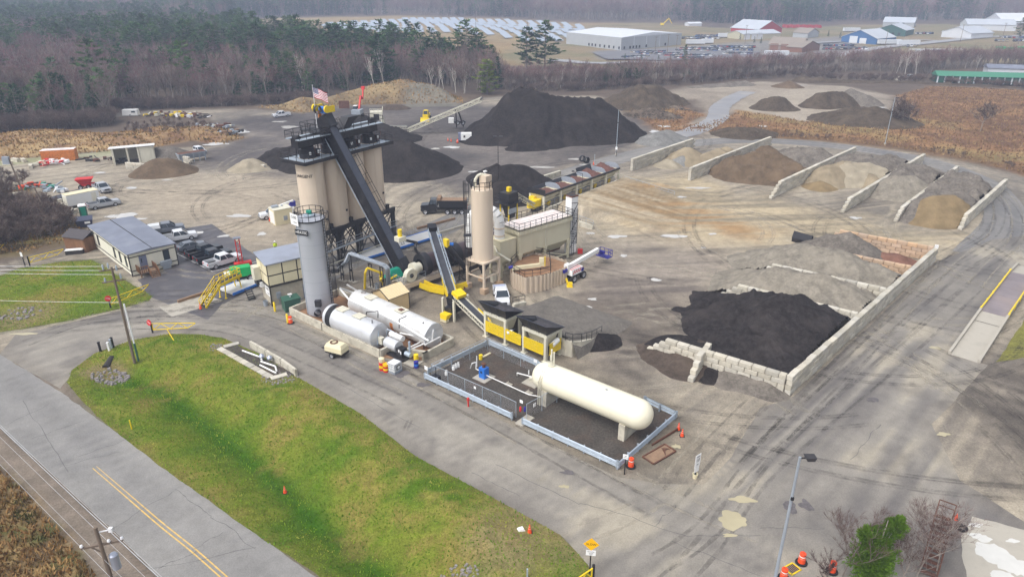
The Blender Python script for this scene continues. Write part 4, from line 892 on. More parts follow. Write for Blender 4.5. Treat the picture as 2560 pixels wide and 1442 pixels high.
bq = bi[300:];forest('bare_forest',ALL[bq[~isR[bq]]],HZ[bq[~isR[bq]]],.75,1.25,FB,1);[forest('bare_tree_belt',ALL[k],HZ[k],lo,lo*1.6,FB,3) for k,lo in ((bq[isR[bq] & (ALL[bq,0] < 105)],.48),(bq[isR[bq] & (ALL[bq,0]>=105)],.5))]
cq = ci[220:][~isR[ci[220:]]];forest('spruce_forest',ALL[cq],HZ[cq],.6,1.35,FS,5)
FA = scatter_pts(W_FARB,9000,9);FA = FA[infov(FA,.02)];fz = height(FA[:,0],FA[:,1]);r9 = np.random.default_rng(2)
fm = (fbm(FA[:,0]/120,FA[:,1]/120,75,3)+r9.uniform(-.2,.2,len(FA))) > .60
forest('far_bare_forest',FA[~fm],fz[~fm],1.0,1.7,FB,11);forest('far_evergreen_forest',FA[fm],fz[fm],.9,1.7,FS,15)
protoD = [pine_tree(17,5.8,230+i,1900,.1,.8,True) for i in range(2)]
def one_tree(px,py,hpx_top,protos,k,name,label,tm,cm,base_h,cat='tree',rz=None):
 p = G(px,py);z = hz(p.x,p.y);p = G(px,py,z);top = HT(hpx_top,p.y);sc = max(.2,(top - z))/base_h
 return tree(name,label,cat,protos[k % len(protos)],tm,cm,(p.x,p.y,z),tr.uniform(0,6) if rz is None else rz,sc)
for i,a in enumerate((((165,170,58),'tall broad white pine, biggest crown on the left of the wood'),((40,190,100),'white pine near the left edge of the wood, beside the biggest one'),((735,140,52),'slender pine on the skyline before the solar field'),((550,120,40),'pine with a tall dark crown near the end of the open field'),((515,120,38),'smaller pine next to the tall dark crowned pine'),
  ((955,218,82),'dark pine with white birch trunks before it'),((1075,205,96),'middle pine of the three dark pines behind the grassy bank'),((1120,205,104),'right hand pine of the three dark pines behind the grassy bank'),((1030,195,98),'narrow pine behind the three dark pines'),((1188,190,114),'small dark pine right beside the yellow green pine'),
  ((1362,172,52),'tallest pine in front of the white roofed warehouse'),((1316,172,66),'leaning pine beside the tallest pine at the warehouse'),((2545,112,44),'dark rounded pine at the far right by the white sheds'),((1835,190,148),'small dark spruce in the bare tree belt before the clearing'),((1710,168,112),'dark spruce in front of the crowded car park'),((690,160,82),'mid wood pine with an open crown'),((270,150,70),'pale green pine deep in the left wood'),((760,175,110),'dark green bushy pine in the middle of the wood'))):
 (px,py,pt),lab = a;one_tree(px,py,pt,(protoD if i in (0,1,5,6,7,10,11) else protoP) if i not in (13,14) else protoS,i,'pine_tree' if i not in (13,14) else 'spruce_tree',lab,'bark_grey','pine_needles' if i not in (13,14) else 'spruce_needles',17 if i not in (13,14) else 11)
FPD = [o for o in COL.objects if o.name.startswith('pine_tree') and 'pine' in o['label'] and 'wood' in o['label']][-3:]
one_tree(1218,236,148,[pine_tree(13,5.0,555,1700,.05,.7,True)],0,'pine_tree','yellow green full pine standing behind the largest black stockpile','bark_grey','pine_yellow',13)
for i in range(46):
 A = scatter_pts(PG((20,300),(280,285),(420,255),(640,250),(860,225),(1000,205),(1180,215),(1180,180),(1000,160),(860,145),(560,120),(200,110),(0,130)),4,500+i)
 p = (A[0][0],A[0][1]);o = dup(FS[i % len(FS)] if i % 3 else FPD[i % 2],(*p,hz(*p)),i,'tall dark evergreen standing above the bare trees of the left wood','tall evergreens of the left wood',tr.uniform(1.0,1.5) if i % 3 else tr.uniform(.8,1.1))
wl = 'thin white trunked birch at the edge of the wood';fw = None
for i,(px,py,pt) in enumerate(((938,226,150),(962,222,140),(1080,226,170),(1096,228,168),(1110,230,172),(1140,232,176),(1160,234,178),(520,240,170),(288,254,210),(760,232,150),(700,226,170),(1340,222,180),(1400,222,178),(1460,222,176),(1640,205,160),(2240,186,140),(2262,186,136),(2290,186,138),(2440,176,140))):
 p = G(px,py);z = hz(p.x,p.y);sc = (HT(pt,p.y) - z)/11*1.05
 if fw is None: fw = tree('birch_tree',wl,'tree',protoW[0],'bark_white','birch_twigs',(p.x,p.y,z),0,sc,'white birches along the wood edge')
 else: dup(fw,(p.x,p.y,z),tr.uniform(0,6),wl,None,sc)
def brush(poly,n,seed,smin,smax,name):
 A = scatter_pts(poly,n,seed)[:n];return forest(name,A,height(A[:,0],A[:,1]),smin,smax,SH,seed)
sh0 = [tree('bare_shrub',lab,'shrub',protoU[i],'bark_grey','shrub_twigs',(G(px,py).x,G(px,py).y,hz(*G(px,py)[:2])),0,sc) for i,(px,py,sc,lab) in enumerate(((2256,313,2.6,'wide rounded leafless thicket at the edge of the far clearing'),(2450,330,2.5,'upright leafless shrub alone in the dry field'),(60,470,1.2,'leafless shrub in front of the junk row by the utility pole')))]
SH = sh0
for dx,lab in ((-18,'leafless stem clump on the left flank of the rounded thicket'),(16,'leafless stem clump on the right flank of the rounded thicket')):
 p = G(2256+dx,312);dup(sh0[0],(p.x,p.y,hz(p.x,p.y)),2+dx,lab,None,2.0)
brush(PG((-60,640),(0,632),(130,600),(185,580),(175,545),(110,530),(60,520),(0,505),(-80,500)),210,31,.7,1.3,'thicket')
brush(PG((-300,335),(0,335),(130,328),(280,318),(290,300),(130,305),(-300,315)),500,32,.8,1.5,'thicket')
brush(PG((285,280),(640,264),(780,256),(780,246),(640,254),(285,268)),420,33,.6,1.1,'thicket')
brush(PG((2000,198),(2200,205),(2560,220),(2900,228),(2900,216),(2560,206),(2200,194),(2000,190)),520,34,.5,.95,'thicket')
brush(PG((1260,232),(1500,228),(1700,212),(1900,196),(2100,186),(2100,176),(1700,204),(1260,222)),420,35,.6,1.2,'thicket')
brush(PG((300,318),(420,300),(480,300),(560,330),(480,345),(360,350),(280,345)),60,36,.35,.6,'thicket')
brush(PG((0,500),(40,470),(70,440),(0,440),(-60,470)),40,37,.4,.8,'thicket')
brush(PG((1850,345),(2100,350),(2400,385),(2560,430),(2560,420),(2300,375),(2000,335)),150,38,.18,.4,'thicket')
def near_bare(px,py,h,lab,seed,spread=.8,tm='bark_near',tw='twig_near',twigs=900,lean=None):
 p = G(px,py);return tree('birch_tree',lab,'tree',bare_tree(h,spread,int(twigs*2.6),seed,.007,.55,h*.0085,.15,4),tm,tw,(p.x,p.y,0),seed)
near_bare(2105,1440,6.5,'grey birch with a reddish crown just left of the green cedar',401)
near_bare(2285,1450,7.5,'many stemmed grey birch in front of the rusty stair',402,1.0)
near_bare(2340,1440,6.0,'low leaning grey birch beside the snow covered slab',403,1.2)
near_bare(2230,1470,5.5,'slight grey birch between the cedar and the rusty stair',404,.9)
near_bare(2060,1470,4.0,'small leafless birch behind the drum by the cedar',405,1.0)
def cedar(h,w,seed,lobes):
 r_ = random.Random(seed);T = MB();C = MB();T.tube((0,0,-.2),(.3,0,h*.85),.12,.03,n=7,caps=False)
 for (cx,cy,cz,rr) in lobes:
  T.tube((.1,0,cz*.5),(cx,cy,cz),.05,.02,n=4,caps=False)
  for i in range(int(1900*rr)):
   a = r_.uniform(0,2*PI);u = r_.uniform(-1,1);q = rr*r_.uniform(.55,1.05);s_ = math.sqrt(1 - u*u)
   n_ = .75+.5*math.sin(a*3+cz)*math.sin(u*4);p = Vector((cx+q*s_*math.cos(a)*n_,cy+q*s_*math.sin(a)*n_,cz+q*u*1.15))
   d = (p - Vector((cx,cy,cz - .5))).normalized()+Vector((r_.uniform(-.5,.5),r_.uniform(-.5,.5),r_.uniform(-.3,.6)))
   tri_twig(C,p,d,r_.uniform(.12,.26),r_.uniform(.03,.07))
 return T,C
p = G(2168,1452);tree('cedar_tree','bright green cedar among the leafless birches','tree',cedar(7.0,2,9,[(0,0,1.0,1.35),(-.5,.2,2.1,1.25),(.3,.2,3.0,1.2),(-.3,.3,3.9,.95),(.7,.2,4.7,.95),(1.2,.1,5.4,.7),(-.9,.3,4.4,.55),(.1,-.5,1.6,1.1),(.6,-.3,2.4,1.0)]),'bark_grey','cedar_leaves',(p.x,p.y,0),0)
# ================================================================PLANT MATERIALS
mk('silo_tan',lin(214,197,176),.5,var=.04,scale=.5,grime=.35,gcol=lin(176,156,138),gscale=.5,stretch=6,fine=.02)
mk('cream',lin(204,198,172),.5,var=.04,scale=.6,grime=.4,gcol=lin(168,158,130),gscale=.6,stretch=4)
mk('cream_pale',lin(214,210,192),.5,var=.04,grime=.35,gcol=lin(150,138,118),gscale=.8,stretch=3)
mk('black_steel',lin(32,32,38),.45,var=.25,scale=1.0,grime=.4,gcol=lin(78,74,74),gscale=.7,spec=.5)
mk('black_belt',lin(64,66,74),.55,var=.15,scale=.8,grime=.3,gcol=lin(100,100,104),gscale=.5)
mk('conveyor_cover',lin(58,62,76),.35,var=.12,scale=.6,grime=.3,gcol=lin(90,92,100),spec=.6)
mk('safety_yellow',lin(238,206,32),.5,var=.06,grime=.3,gcol=lin(176,140,40),gscale=1.2)
mk('galvanised',lin(178,190,202),.4,.3,var=.08,scale=2,grime=.25,gcol=lin(120,124,128))
mk('zinc_grey',lin(160,168,178),.5,.2,var=.08,scale=2,grime=.2,gcol=lin(110,112,114))
mk('tank_silver',lin(214,216,220),.34,.35,var=.05,scale=.7,grime=.3,gcol=lin(150,146,142),gscale=.5,stretch=.4)
mk('tank_white',lin(232,232,231),.36,.3,var=.04,scale=.7,grime=.45,gcol=lin(176,168,158),gscale=.6)
mk('cladding_grey',lin(186,189,197),.36,.25,var=.05,scale=.4,stretch=5,grime=.2,gcol=lin(196,196,198),gscale=.35)
mk('rust',lin(102,68,54),.85,var=.3,scale=2,grime=.6,gcol=lin(72,54,48),gscale=1.5)
mk('rust_orange',lin(198,122,58),.8,var=.25,scale=3)
mk('drum_brown',lin(74,62,66),.38,.25,var=.18,scale=.5,grime=.5,gcol=lin(98,76,74),gscale=.5,spec=.5)
mk('roof_metal',lin(178,184,198),.32,.5,var=.06,scale=.6,grime=.35,gcol=lin(140,142,150),gscale=.4)
mk('panel_cream',lin(224,214,180),.6,var=.03,grime=.15,gcol=lin(190,176,142))
mk('masonry',lin(184,176,160),.85,var=.1,scale=2.2,grime=.4,gcol=lin(150,138,120),gscale=1.2)
mk('white_paint',lin(232,232,230),.5,var=.03,grime=.2,gcol=lin(190,184,174),gscale=1.2)
mk('sign_white',lin(240,240,240),.5,var=.01)
mk('sign_red',lin(206,40,44),.5,var=.03);mk('sign_yellow',lin(250,190,16),.5,var=.02)
mk('letter_black',lin(24,24,28),.6,var=.02);mk('letter_grey',lin(70,70,76),.6,var=.02)
mk('blue_paint',lin(46,116,206),.5,var=.08,grime=.2,gcol=lin(80,110,150));mk('boom_blue',lin(46,44,140),.5,var=.1)
mk('green_box',lin(58,96,82),.5,var=.08,grime=.2,gcol=lin(80,104,92));mk('teal',lin(20,140,116),.5,var=.1);mk('lift_green',lin(22,168,92),.45,var=.05)
mk('red_paint',lin(204,44,42),.5,var=.08);mk('drum_orange',lin(240,84,40),.5,var=.05);mk('reflective',lin(238,236,230),.4,var=.03)
mk('rubber',lin(34,34,36),.8,var=.15);mk('rim_grey',lin(180,182,188),.35,.6,var=.05);mk('chrome',lin(200,204,210),.2,.9,var=.03)
mk('glass_dark',lin(46,56,66),.08,var=.1,spec=.6);mk('glass_blue',lin(120,158,170),.08,var=.1,spec=.6)
mk('door_grey',lin(112,118,142),.5,var=.05);mk('trim_dark',lin(52,48,46),.6,var=.1);mk('siding_white',lin(226,222,206),.7,var=.03,grime=.2,gcol=lin(188,182,164),gscale=.8)
mk('roof_rubber',lin(116,121,136),.35,var=.14,scale=.5,grime=.5,gcol=lin(150,154,164),gscale=.3,spec=.5)
mk('wood_deck',lin(142,116,94),.85,var=.15,scale=3,grime=.3,gcol=lin(100,84,72));mk('wood_brown',lin(122,88,62),.85,var=.2,scale=3,stretch=4);mk('shingle_dark',lin(78,74,76),.85,var=.12,scale=4)
mk('pole_wood',lin(118,104,92),.9,var=.2,scale=3,stretch=8,grime=.3,gcol=lin(80,72,66));mk('pvc',lin(236,236,238),.4,var=.02);mk('wire',lin(188,188,190),.5,.3)
mk('wire_dark',lin(70,72,76),.6)
mk('lpg_cream',lin(236,230,206),.42,var=.02,scale=.3,grime=.18,gcol=lin(206,198,170),gscale=.4,spec=.45)
mk('pink_white',lin(228,218,214),.5,var=.05,scale=1.2,grime=.4,gcol=lin(204,172,164),gscale=.9)
mk('floor_rust',lin(150,116,88),.9,var=.2,scale=.8,grime=.6,gcol=lin(110,76,56),gscale=.7)
mk('fill_red',lin(104,72,64),.95,var=.25,scale=2,bump=.6,bscale=6);mk('fill_black',lin(70,68,72),.95,var=.25,scale=2,bump=.6)
def meshm(name,col,cell=.16,thick=.34):
 m = bpy.data.materials.new(name);m.use_nodes = True;n = m.node_tree.nodes;l = m.node_tree.links;b = n['Principled BSDF']
 b.inputs['Base Color'].default_value = (*col,1);b.inputs['Roughness'].default_value = .5
 tc = n.new('ShaderNodeTexCoord');sp = n.new('ShaderNodeSeparateXYZ');l.new(tc.outputs['Object'],sp.inputs[0]);outs = []
 for s in (1,-1):
  a = n.new('ShaderNodeMath');a.operation = 'MULTIPLY';a.inputs[1].default_value = s;l.new(sp.outputs['Z'],a.inputs[0])
  c = n.new('ShaderNodeMath');c.operation = 'ADD';l.new(sp.outputs['X'],c.inputs[0]);l.new(a.outputs[0],c.inputs[1])
  d = n.new('ShaderNodeMath');d.operation = 'PINGPONG';d.inputs[1].default_value = cell/2;l.new(c.outputs[0],d.inputs[0])
  e = n.new('ShaderNodeMath');e.operation = 'LESS_THAN';e.inputs[1].default_value = cell/2*thick;l.new(d.outputs[0],e.inputs[0]);outs.append(e)
 mx = n.new('ShaderNodeMath');mx.operation = 'MAXIMUM';l.new(outs[0].outputs[0],mx.inputs[0]);l.new(outs[1].outputs[0],mx.inputs[1]);l.new(mx.outputs[0],b.inputs['Alpha']);MATS[name] = m
meshm('chain_link',lin(178,184,190),.12,.06);meshm('yellow_mesh',lin(238,206,32),.10,.62)
AZ = R(-39.5);BZ = R(49)
SI0 = Vector((-30.4,102.8,0));SID = Vector((math.cos(R(55.7)),math.sin(R(55.7)),0));SP_ = 4.15;SRZ = R(55.7)
labs = ['tan asphalt silo carrying the black lettering, first of the four','tan asphalt silo second in the row, left of the steep conveyor','tan asphalt silo third in the row, partly behind the steep conveyor','tan asphalt silo last in the row, beside the black stockpile']
for i in range(4):
 c = SI0+SID*SP_*i;t = thing('silo',labs[i],'silo',c,SRZ,'tan asphalt storage silos')
 MB().lathe([(2.02,6.2),(2.02,17.2),(1.9,17.5),(.1,17.9)],32).obj('shell','silo_tan',t)
 MB().lathe([(2.0,6.2),(.5,3.6),(.5,3.2)],24).obj('cone','black_steel',t)
 sb = MB()
 for a in (-1.95,-1.2): sb.bar((2.04*math.cos(a),2.04*math.sin(a),6.3),(2.04*math.cos(a),2.04*math.sin(a),17.1),.045)
 sb.obj('seam','silo_tan',t)
 for k in range(5): MB().lathe([(2.02,8.0+k*2),(2.035,8.02+k*2),(2.035,8.08+k*2),(2.02,8.1+k*2)],32).obj('weld_ring','silo_tan',t)
 b = MB();b.box((.5,-2.05,8.2+.4*i),(.28,.12,.3));b.obj('hatch','black_steel',t)
 b = MB();b.box((1.4,-1.72,6.7),(.6,.5,.9));b.obj('control_box','black_steel',t)
 if i==0:
  for k,ch in enumerate('SARGENT'):
   a = -3.40+k*.20;text(ch,.62,'letter_black',t,(2.05*math.cos(a),2.05*math.sin(a),15.2),(PI/2,0,a+PI/2),sx=1.15,ext=.01)
fr = thing('silo_support','black steel support frame with cross braces beneath the four silos','support frame',SI0,SRZ)
for s in (-2.1,2.1,6.3,10.5,14.6):
 for y in (-1.95,1.95):
  b = MB();b.bar((s,y,0),(s,y,6.2),.32);b.bar((s+.55,y,0),(s+.55,y,6.2),.2);b.box((s+.27,y,4.4),(.9,.12,3.2));b.box((s+.27,y,.06),(1.3,.9,.12));b.obj('leg','black_steel',fr)
 b = MB();b.bar((s,-1.95,2.2),(s,1.95,5.8),.14);b.bar((s,1.95,2.2),(s,-1.95,5.8),.14);b.obj('brace','black_steel',fr)
for y in (-1.95,1.95):
 b = MB();b.bar((-2.4,y,6.0),(15.4,y,6.0),.3,.75);b.obj('beam','black_steel',fr)
 for s in (-2.1,2.1,6.3,10.5):
  b = MB();b.bar((s+.6,y,.6),(s+4.1,y,5.5),.14);b.bar((s+4.1,y,.6),(s+.6,y,5.5),.14);b.obj('brace','black_steel',fr)
b = MB();b.rail([(-2.4,-2.6,3.2),(15,-2.6,3.2)],1.0,.025,2.0);b.box((6.3,-2.4,3.15),(17.6,.6,.06));b.obj('catwalk','zinc_grey',fr)
b = MB();b.bar((-2.4,-2.3,.9),(14.8,-2.3,.9),.14);b.obj('guard_pipe','cream_pale',fr)
dk = thing('silo_deck','black walkway deck with railings and gates on top of the silos','walkway deck',SI0+Vector((0,0,17.4)),SRZ)
b = MB();b.prism([(-3.0,-2.7),(15.4,-2.7),(15.4,2.7),(-3.0,2.7)],.1,.22);b.obj('deck_plate','galvanised',dk)
b = MB()
for p,q in (((-3,-2.7),(15.4,-2.7)),((15.4,-2.7),(15.4,2.7)),((15.4,2.7),(-3,2.7)),((-3,2.7),(-3,-2.7))): b.bar((*p,.1),(*q,.1),.18,.5)
b.obj('edge_beam','black_steel',dk)
b = MB();b.rail([(-2.9,-2.6,.3),(-2.9,2.6,.3),(15.3,2.6,.3),(15.3,-2.6,.3),(11,-2.6,.3)],1.1,.03,1.7);b.rail([(-2.9,-2.6,.3),(2,-2.6,.3)],1.1,.03,1.6);b.obj('railing','black_steel',dk)
for i in range(4):
 x = SP_*i;b = MB();b.lathe([(1.25,.25),(1.25,1.5),(.95,1.55),(.95,1.9)],16,(x,0,0));b.box((x+1.0,-1.0,.9),(.5,.5,1.2));b.bar((x - 1,-1.3,.3),(x - 1,-1.3,1.7),.12);b.bar((x - 1,1.3,.3),(x - 1,1.3,1.7),.12)
 b.obj('batcher','black_steel',dk)
 b = MB();b.tube((x+.9,-1.35,.9),(x+.9,-1.35,1.35),.14,n=8);b.box((x - .7,-1.4,1.1),(.25,.2,.4));b.obj('air_tank','white_paint',dk)
 b = MB();b.path([(x+.2,-1.35,1.9),(x+.3,-1.45,.9),(x+.9,-1.5,.7),(x+1.5,-1.4,1.4),(x+1.6,-1.3,2.0)],.035,5);b.obj('hose','rust',dk)
tc_ = thing('transfer_conveyor','long black transfer conveyor housing lying along the top of the silos','conveyor',SI0+Vector((0,0,19.4)),SRZ)
b = MB();b.box((5.9,0,.65),(16.2,1.5,1.3));b.obj('housing','black_steel',tc_)
b = MB();b.box((5.9,-1.25,1.3),(17.0,.95,.08));b.box((5.9,1.1,1.3),(17.0,.7,.08));b.obj('walkway','galvanised',tc_)
b = MB();b.rail([(-2.6,1.4,1.35),(-2.6,-1.7,1.35),(2.6,-1.7,1.35)],1.1,.03,1.4);b.rail([(8.0,-1.7,1.35),(14.4,-1.7,1.35),(14.4,1.4,1.35),(-2.6,1.4,1.35)],1.1,.03,1.6);b.obj('railing','black_steel',tc_)
b = MB();b.frust((7.4,0,1.4),(1.4,1.5),(9.0,0,3.0),(2.2,1.7));b.obj('surge_hopper','black_steel',tc_)
b = MB();b.box((13.2,-.3,1.7),(.9,.7,.7));b.tube((-1.8,-.6,1.4),(-1.8,.4,1.4),.45,n=10);b.obj('drive_motor','black_steel',tc_)
D0 = Vector((-17.2,100.6,.9));D1 = Vector((-28.2,105.9,22.6));dv = (D1 - D0);dl_ = dv.length;drz = math.atan2(dv.y,dv.x);dtilt = math.asin(dv.z/dl_)
ds = thing('slat_conveyor','steep black slat conveyor rising from the mixer to the silo tops','conveyor',D0,0);ds.rotation_euler = (0,-dtilt,drz)
b = MB();b.box((dl_/2,0,0),(dl_,1.5,1.55));b.obj('casing','black_steel',ds)
b = MB()
for i in range(9): b.box((dl_*(i+.5)/9,0,.79),(dl_/9 - .05,1.46,.05))
b.obj('cover_plate','conveyor_cover',ds)
for s in (-1,1):
 b = MB();b.bar((.3,s*.82,-.7),(dl_ - .3,s*.82,-.7),.1,.14);b.bar((.3,s*.8,.74),(dl_ - .3,s*.8,.74),.08,.12)
 for i in range(24): b.bar((dl_*i/24+.3,s*.78,-.7),(dl_*i/24+.3,s*.78,.74),.05)
 b.obj('side_rail','black_steel',ds)
b = MB();b.tube((.5,.92,-.85),(dl_*.93,.92,-.85),.06,n=6);b.obj('pipe','galvanised',ds)
b = MB();b.box((dl_*.56,-1.25,.2),(dl_*.9,.7,.06));b.rail([(dl_*.12,-1.6,.3),(dl_*.98,-1.6,.3)],1.0,.028,1.5);b.obj('walkway','black_steel',ds)
b = MB();b.box((.2,0,-.2),(2.2,1.9,2.4));b.obj('tail_box','black_steel',ds)
b = MB();b.box((dl_ - .5,0,.1),(2.0,1.8,2.1));b.obj('head_box','black_steel',ds)
hd = thing('conveyor_drive','yellow guarded drive with blue motor at the head of the steep conveyor','drive unit',D1+Vector((.1,-.1,1.15)),SRZ)
for y in (-1.35,1.25):
 b = MB();b.box((0,y,.55),(1.7,.25,.9));b.tube((-.6,y - .13,.6),(-.6,y+.13,.6),.55,n=12);b.obj('belt_guard','safety_yellow',hd)
b = MB();b.tube((0,-.9,.4),(0,.7,.4),.42,n=12);b.box((0,0,0),(.8,1.2,.3));b.obj('motor','blue_paint',hd)
b = MB();b.lathe([(.6,-.25),(.6,.25)],16,(-1.2,0,.5),'y');b.obj('pulley','black_steel',hd)
b = MB();b.box((.2,1.25,-.5),(.5,.2,1.2));b.obj('chain_guard','rust_orange',hd)
hp = thing('head_platform','black railed platform around the conveyor head above the silos','platform',D1+Vector((-.4,-.4,-1.6)),SRZ)
b = MB();b.prism([(-1.6,-1.7),(1.4,-1.7),(1.4,3.2),(-1.6,3.2)],0,.12);b.obj('deck_plate','black_steel',hp)
b = MB();b.rail([(-1.5,-1.6,.1),(-1.5,3.1,.1),(1.3,3.1,.1),(1.3,-1.6,.1)],1.1,.03,1.2);b.obj('railing','black_steel',hp)
for x,y in ((-1.4,-1.5),(1.2,-1.5),(-1.4,3.0),(1.2,3.0)): MB().bar((x,y,-1.6),(x,y,0),.16).obj('leg','black_steel',hp)
FPt = D1+Vector((-.9,-1.2,-1.2));fp = thing('flagpole','white flagpole with a flying striped flag above the silos','flagpole',FPt,0)
MB().tube((0,0,0),(0,0,6.3),.055,.03,n=8).obj('pole','pvc',fp);MB().lathe([(.001,.08),(.07,0),(.001,-.08)],8,(0,0,6.36)).obj('finial','pvc',fp)
mk('flag_red',lin(178,44,64),.7,var=.05);mk('flag_white',lin(236,232,234),.7,var=.03);mk('flag_blue',lin(50,56,112),.7,var=.05)
FW,FH = 2.5,1.45
def fpos(u,v):                                   # u along the fly,v down the hoist: waving cloth that sags from the pole
 x = .06+u*FW*.92;return (x*.93,x*-.30+.12*math.sin(u*7+v*1.5)*u,6.15 - v*FH - u*.75 - .06*math.sin(u*9))
fl = {'flag_red': MB(),'flag_white': MB(),'flag_blue': MB()};NX = 16
for i in range(13):
 for k in range(NX):
  u0,u1 = k/NX,(k+1)/NX;m = 'flag_blue' if (i < 7 and u1<=.40+1e-6) else ('flag_red' if i % 2==0 else 'flag_white');v0,v1 = i/13,(i+1)/13
  fl[m].quad(fpos(u0,v0),fpos(u1,v0),fpos(u1,v1),fpos(u0,v1))
flag = fl['flag_white'].obj('flag','flag_white',fp);fl['flag_red'].obj('stripe','flag_red',flag);fl['flag_blue'].obj('canton','flag_blue',flag)
stb = MB()
for rr in range(9):
 for cc in range(6 if rr % 2==0 else 5):
  u = (.035+.065*cc)+(0 if rr % 2==0 else .032);v = (rr+.6)/9.6*7/13;pts = []
  for q in range(10):
   a = q*PI/5;rad = .052 if q % 2==0 else .021;p = fpos(u+rad*math.sin(a)/FW,v - rad*math.cos(a)/FH);pts.append((p[0]+.004,p[1] - .012,p[2]))
  stb.add(pts,[tuple(range(10))])
stb.obj('star_field','flag_white',flag)
VT = Vector((-26.3,86.3,0));vt = thing('vertical_tank','tall grey clad bitumen tank with caged ladder, standing before the silos','tank',VT,0);TH_ = 13.5
b = MB();b.lathe([(1.85,.25),(1.85,TH_)],40);b.obj('shell','cladding_grey',vt)
b = MB();b.lathe([(1.9,TH_),(1.9,TH_+.12),(.9,TH_+.35),(.05,TH_+.5)],32);b.obj('roof','cladding_grey',vt)
b = MB();b.lathe([(1.98,TH_ - .05),(1.98,TH_+.12),(1.86,TH_+.12)],32);b.obj('rim','black_steel',vt)
b = MB()
for k in range(7): b.lathe([(1.862,1.6+k*1.75),(1.862,1.63+k*1.75)],40)
b.bar((1.86*math.cos(-2.45),1.86*math.sin(-2.45),.3),(1.86*math.cos(-2.45),1.86*math.sin(-2.45),TH_),.09);b.obj('seam','zinc_grey',vt)
b = MB();b.rail([(1.85*math.cos(t),1.85*math.sin(t),TH_+.1) for t in [2*PI*k/14 for k in range(15)]],1.15,.03,3);b.obj('railing','black_steel',vt)
b = MB();b.lathe([(.75,TH_+.45),(.75,TH_+.6),(.3,TH_+.65)],20);b.obj('manway','galvanised',vt)
b = MB();b.box((.1,0,TH_+.85),(.5,.4,.45));b.tube((-.3,0,TH_+.95),(.35,0,TH_+.95),.22,n=10);b.obj('mixer_motor','teal',vt)
b = MB();b.ladder(1.95*math.cos(-.25),1.95*math.sin(-.25),.4,TH_+.2,.5,True,-.25);b.obj('ladder','black_steel',vt)
b = MB();b.box((2.6,-.2,6.2),(1.2,1.1,.08));b.rail([(2.0,-.75,6.2),(3.2,-.75,6.2),(3.2,.35,6.2)],1.0,.03,.8);b.obj('rest_platform','black_steel',vt)
a = -2.30;s_ = MB();s_.box((0,0,0),(2.0,.04,.72));sg = s_.obj('sign','letter_black',vt,(1.93*math.cos(-1.95),1.93*math.sin(-1.95),12.2),-1.95+PI/2)
text('HEATEC',.52,'sign_white',sg,(0,-.03,0),(PI/2,0,0),sx=.95)
s_ = MB();s_.box((0,0,0),(1.7,.05,1.5));sg2 = s_.obj('notice','sign_white',vt,(-1.55,-1.45,TH_+.35),-2.30+PI/2)
text('CARE',.5,'letter_black',sg2,(0,-.035,.3),(PI/2,0,0));text('ALWAYS',.2,'letter_grey',sg2,(.2,-.035,-.35),(PI/2,0,0))
b = MB();b.lathe([(.42,-.3),(.42,.3)],14,(.2,-2.25,1.0),'y');b.box((.35,-2.0,2.3),(.8,.5,.9));b.obj('burner','black_steel',vt)
CHc = G(681,766);chx = R(37);ch = thing('control_house','two storey control house, cream panels with black bars above pale masonry','control house',CHc,chx)
LX,LY,H1,H2 = 8.4,4.1,2.9,6.2
b = MB();b.box((LX/2,LY/2,H1/2),(LX - .3,LY - .3,H1));b.obj('base_wall','masonry',ch)
b = MB();b.box((LX/2,LY/2,(H1+H2)/2),(LX,LY,H2 - H1));b.obj('upper_wall','trim_dark',ch)
for i in range(4):
 for z0,z1 in ((H1+.25,4.45),(4.65,H2 - .12)):
  b = MB();w = LX/4;b.box((w*(i+.5),-.02,(z0+z1)/2),(w - .18,.08,z1 - z0));b.obj('panel','panel_cream',ch)
for i in range(2):
 for z0,z1 in ((H1+.25,4.45),(4.65,H2 - .12)):
  b = MB();w = LY/2;b.box((-.02,w*(i+.5),(z0+z1)/2),(.08,w - .18,z1 - z0));b.obj('panel','panel_cream',ch)
b = MB();b.add([(-.25,-.25,H2),(LX+.25,-.25,H2+.02),(LX+.25,LY+.25,H2+.55),(-.25,LY+.25,H2+.55),(-.25,-.25,H2+.14),(LX+.25,-.25,H2+.16),(LX+.25,LY+.25,H2+.69),(-.25,LY+.25,H2+.69)],[(3,2,1,0),(4,5,6,7),(0,1,5,4),(1,2,6,5),(2,3,7,6),(3,0,4,7)]);b.obj('roof','roof_metal',ch)
b = MB();b.bar((.02,.02,0),(.02,.02,H1),.16);b.box((LX/2,.06,H1+.05),(LX+.1,.3,.22));b.box((.06,LY/2,H1+.05),(.3,LY+.1,.22));b.obj('trim','trim_dark',ch)
b = MB();b.box((5.2,.10,1.05),(1.0,.12,2.1));d_ = b.obj('door','door_grey',ch);b = MB();b.box((5.2,.02,1.55),(.6,.05,.7));b.obj('pane','glass_dark',d_)
b = MB();b.box((1.1,-.02,1.45),(.6,.25,.95));b.bar((1.1,0,.1),(1.1,0,1.0),.1);b.obj('meter_box','zinc_grey',ch)
b = MB();b.box((-.55,3.4,4.2),(.9,1.3,1.9));b.obj('air_conditioner','cream_pale',ch);b = MB();b.box((-.45,3.4,2.85),(.7,1.2,.8));b.obj('duct','black_steel',ch)
s_ = MB();s_.box((0,0,0),(.05,1.9,1.5));nt_ = s_.obj('notice','sign_white',ch,(.06,1.3,2.0));text('CARE',.5,'letter_black',nt_,(-.035,0,.28),(PI/2,0,-PI/2));text('ALWAYS',.2,'letter_grey',nt_,(-.035,-.3,-.4),(PI/2,0,-PI/2))
b = MB();b.box((-.2,2.9,2.5),(.5,.9,.7));b.obj('vent','white_paint',ch)
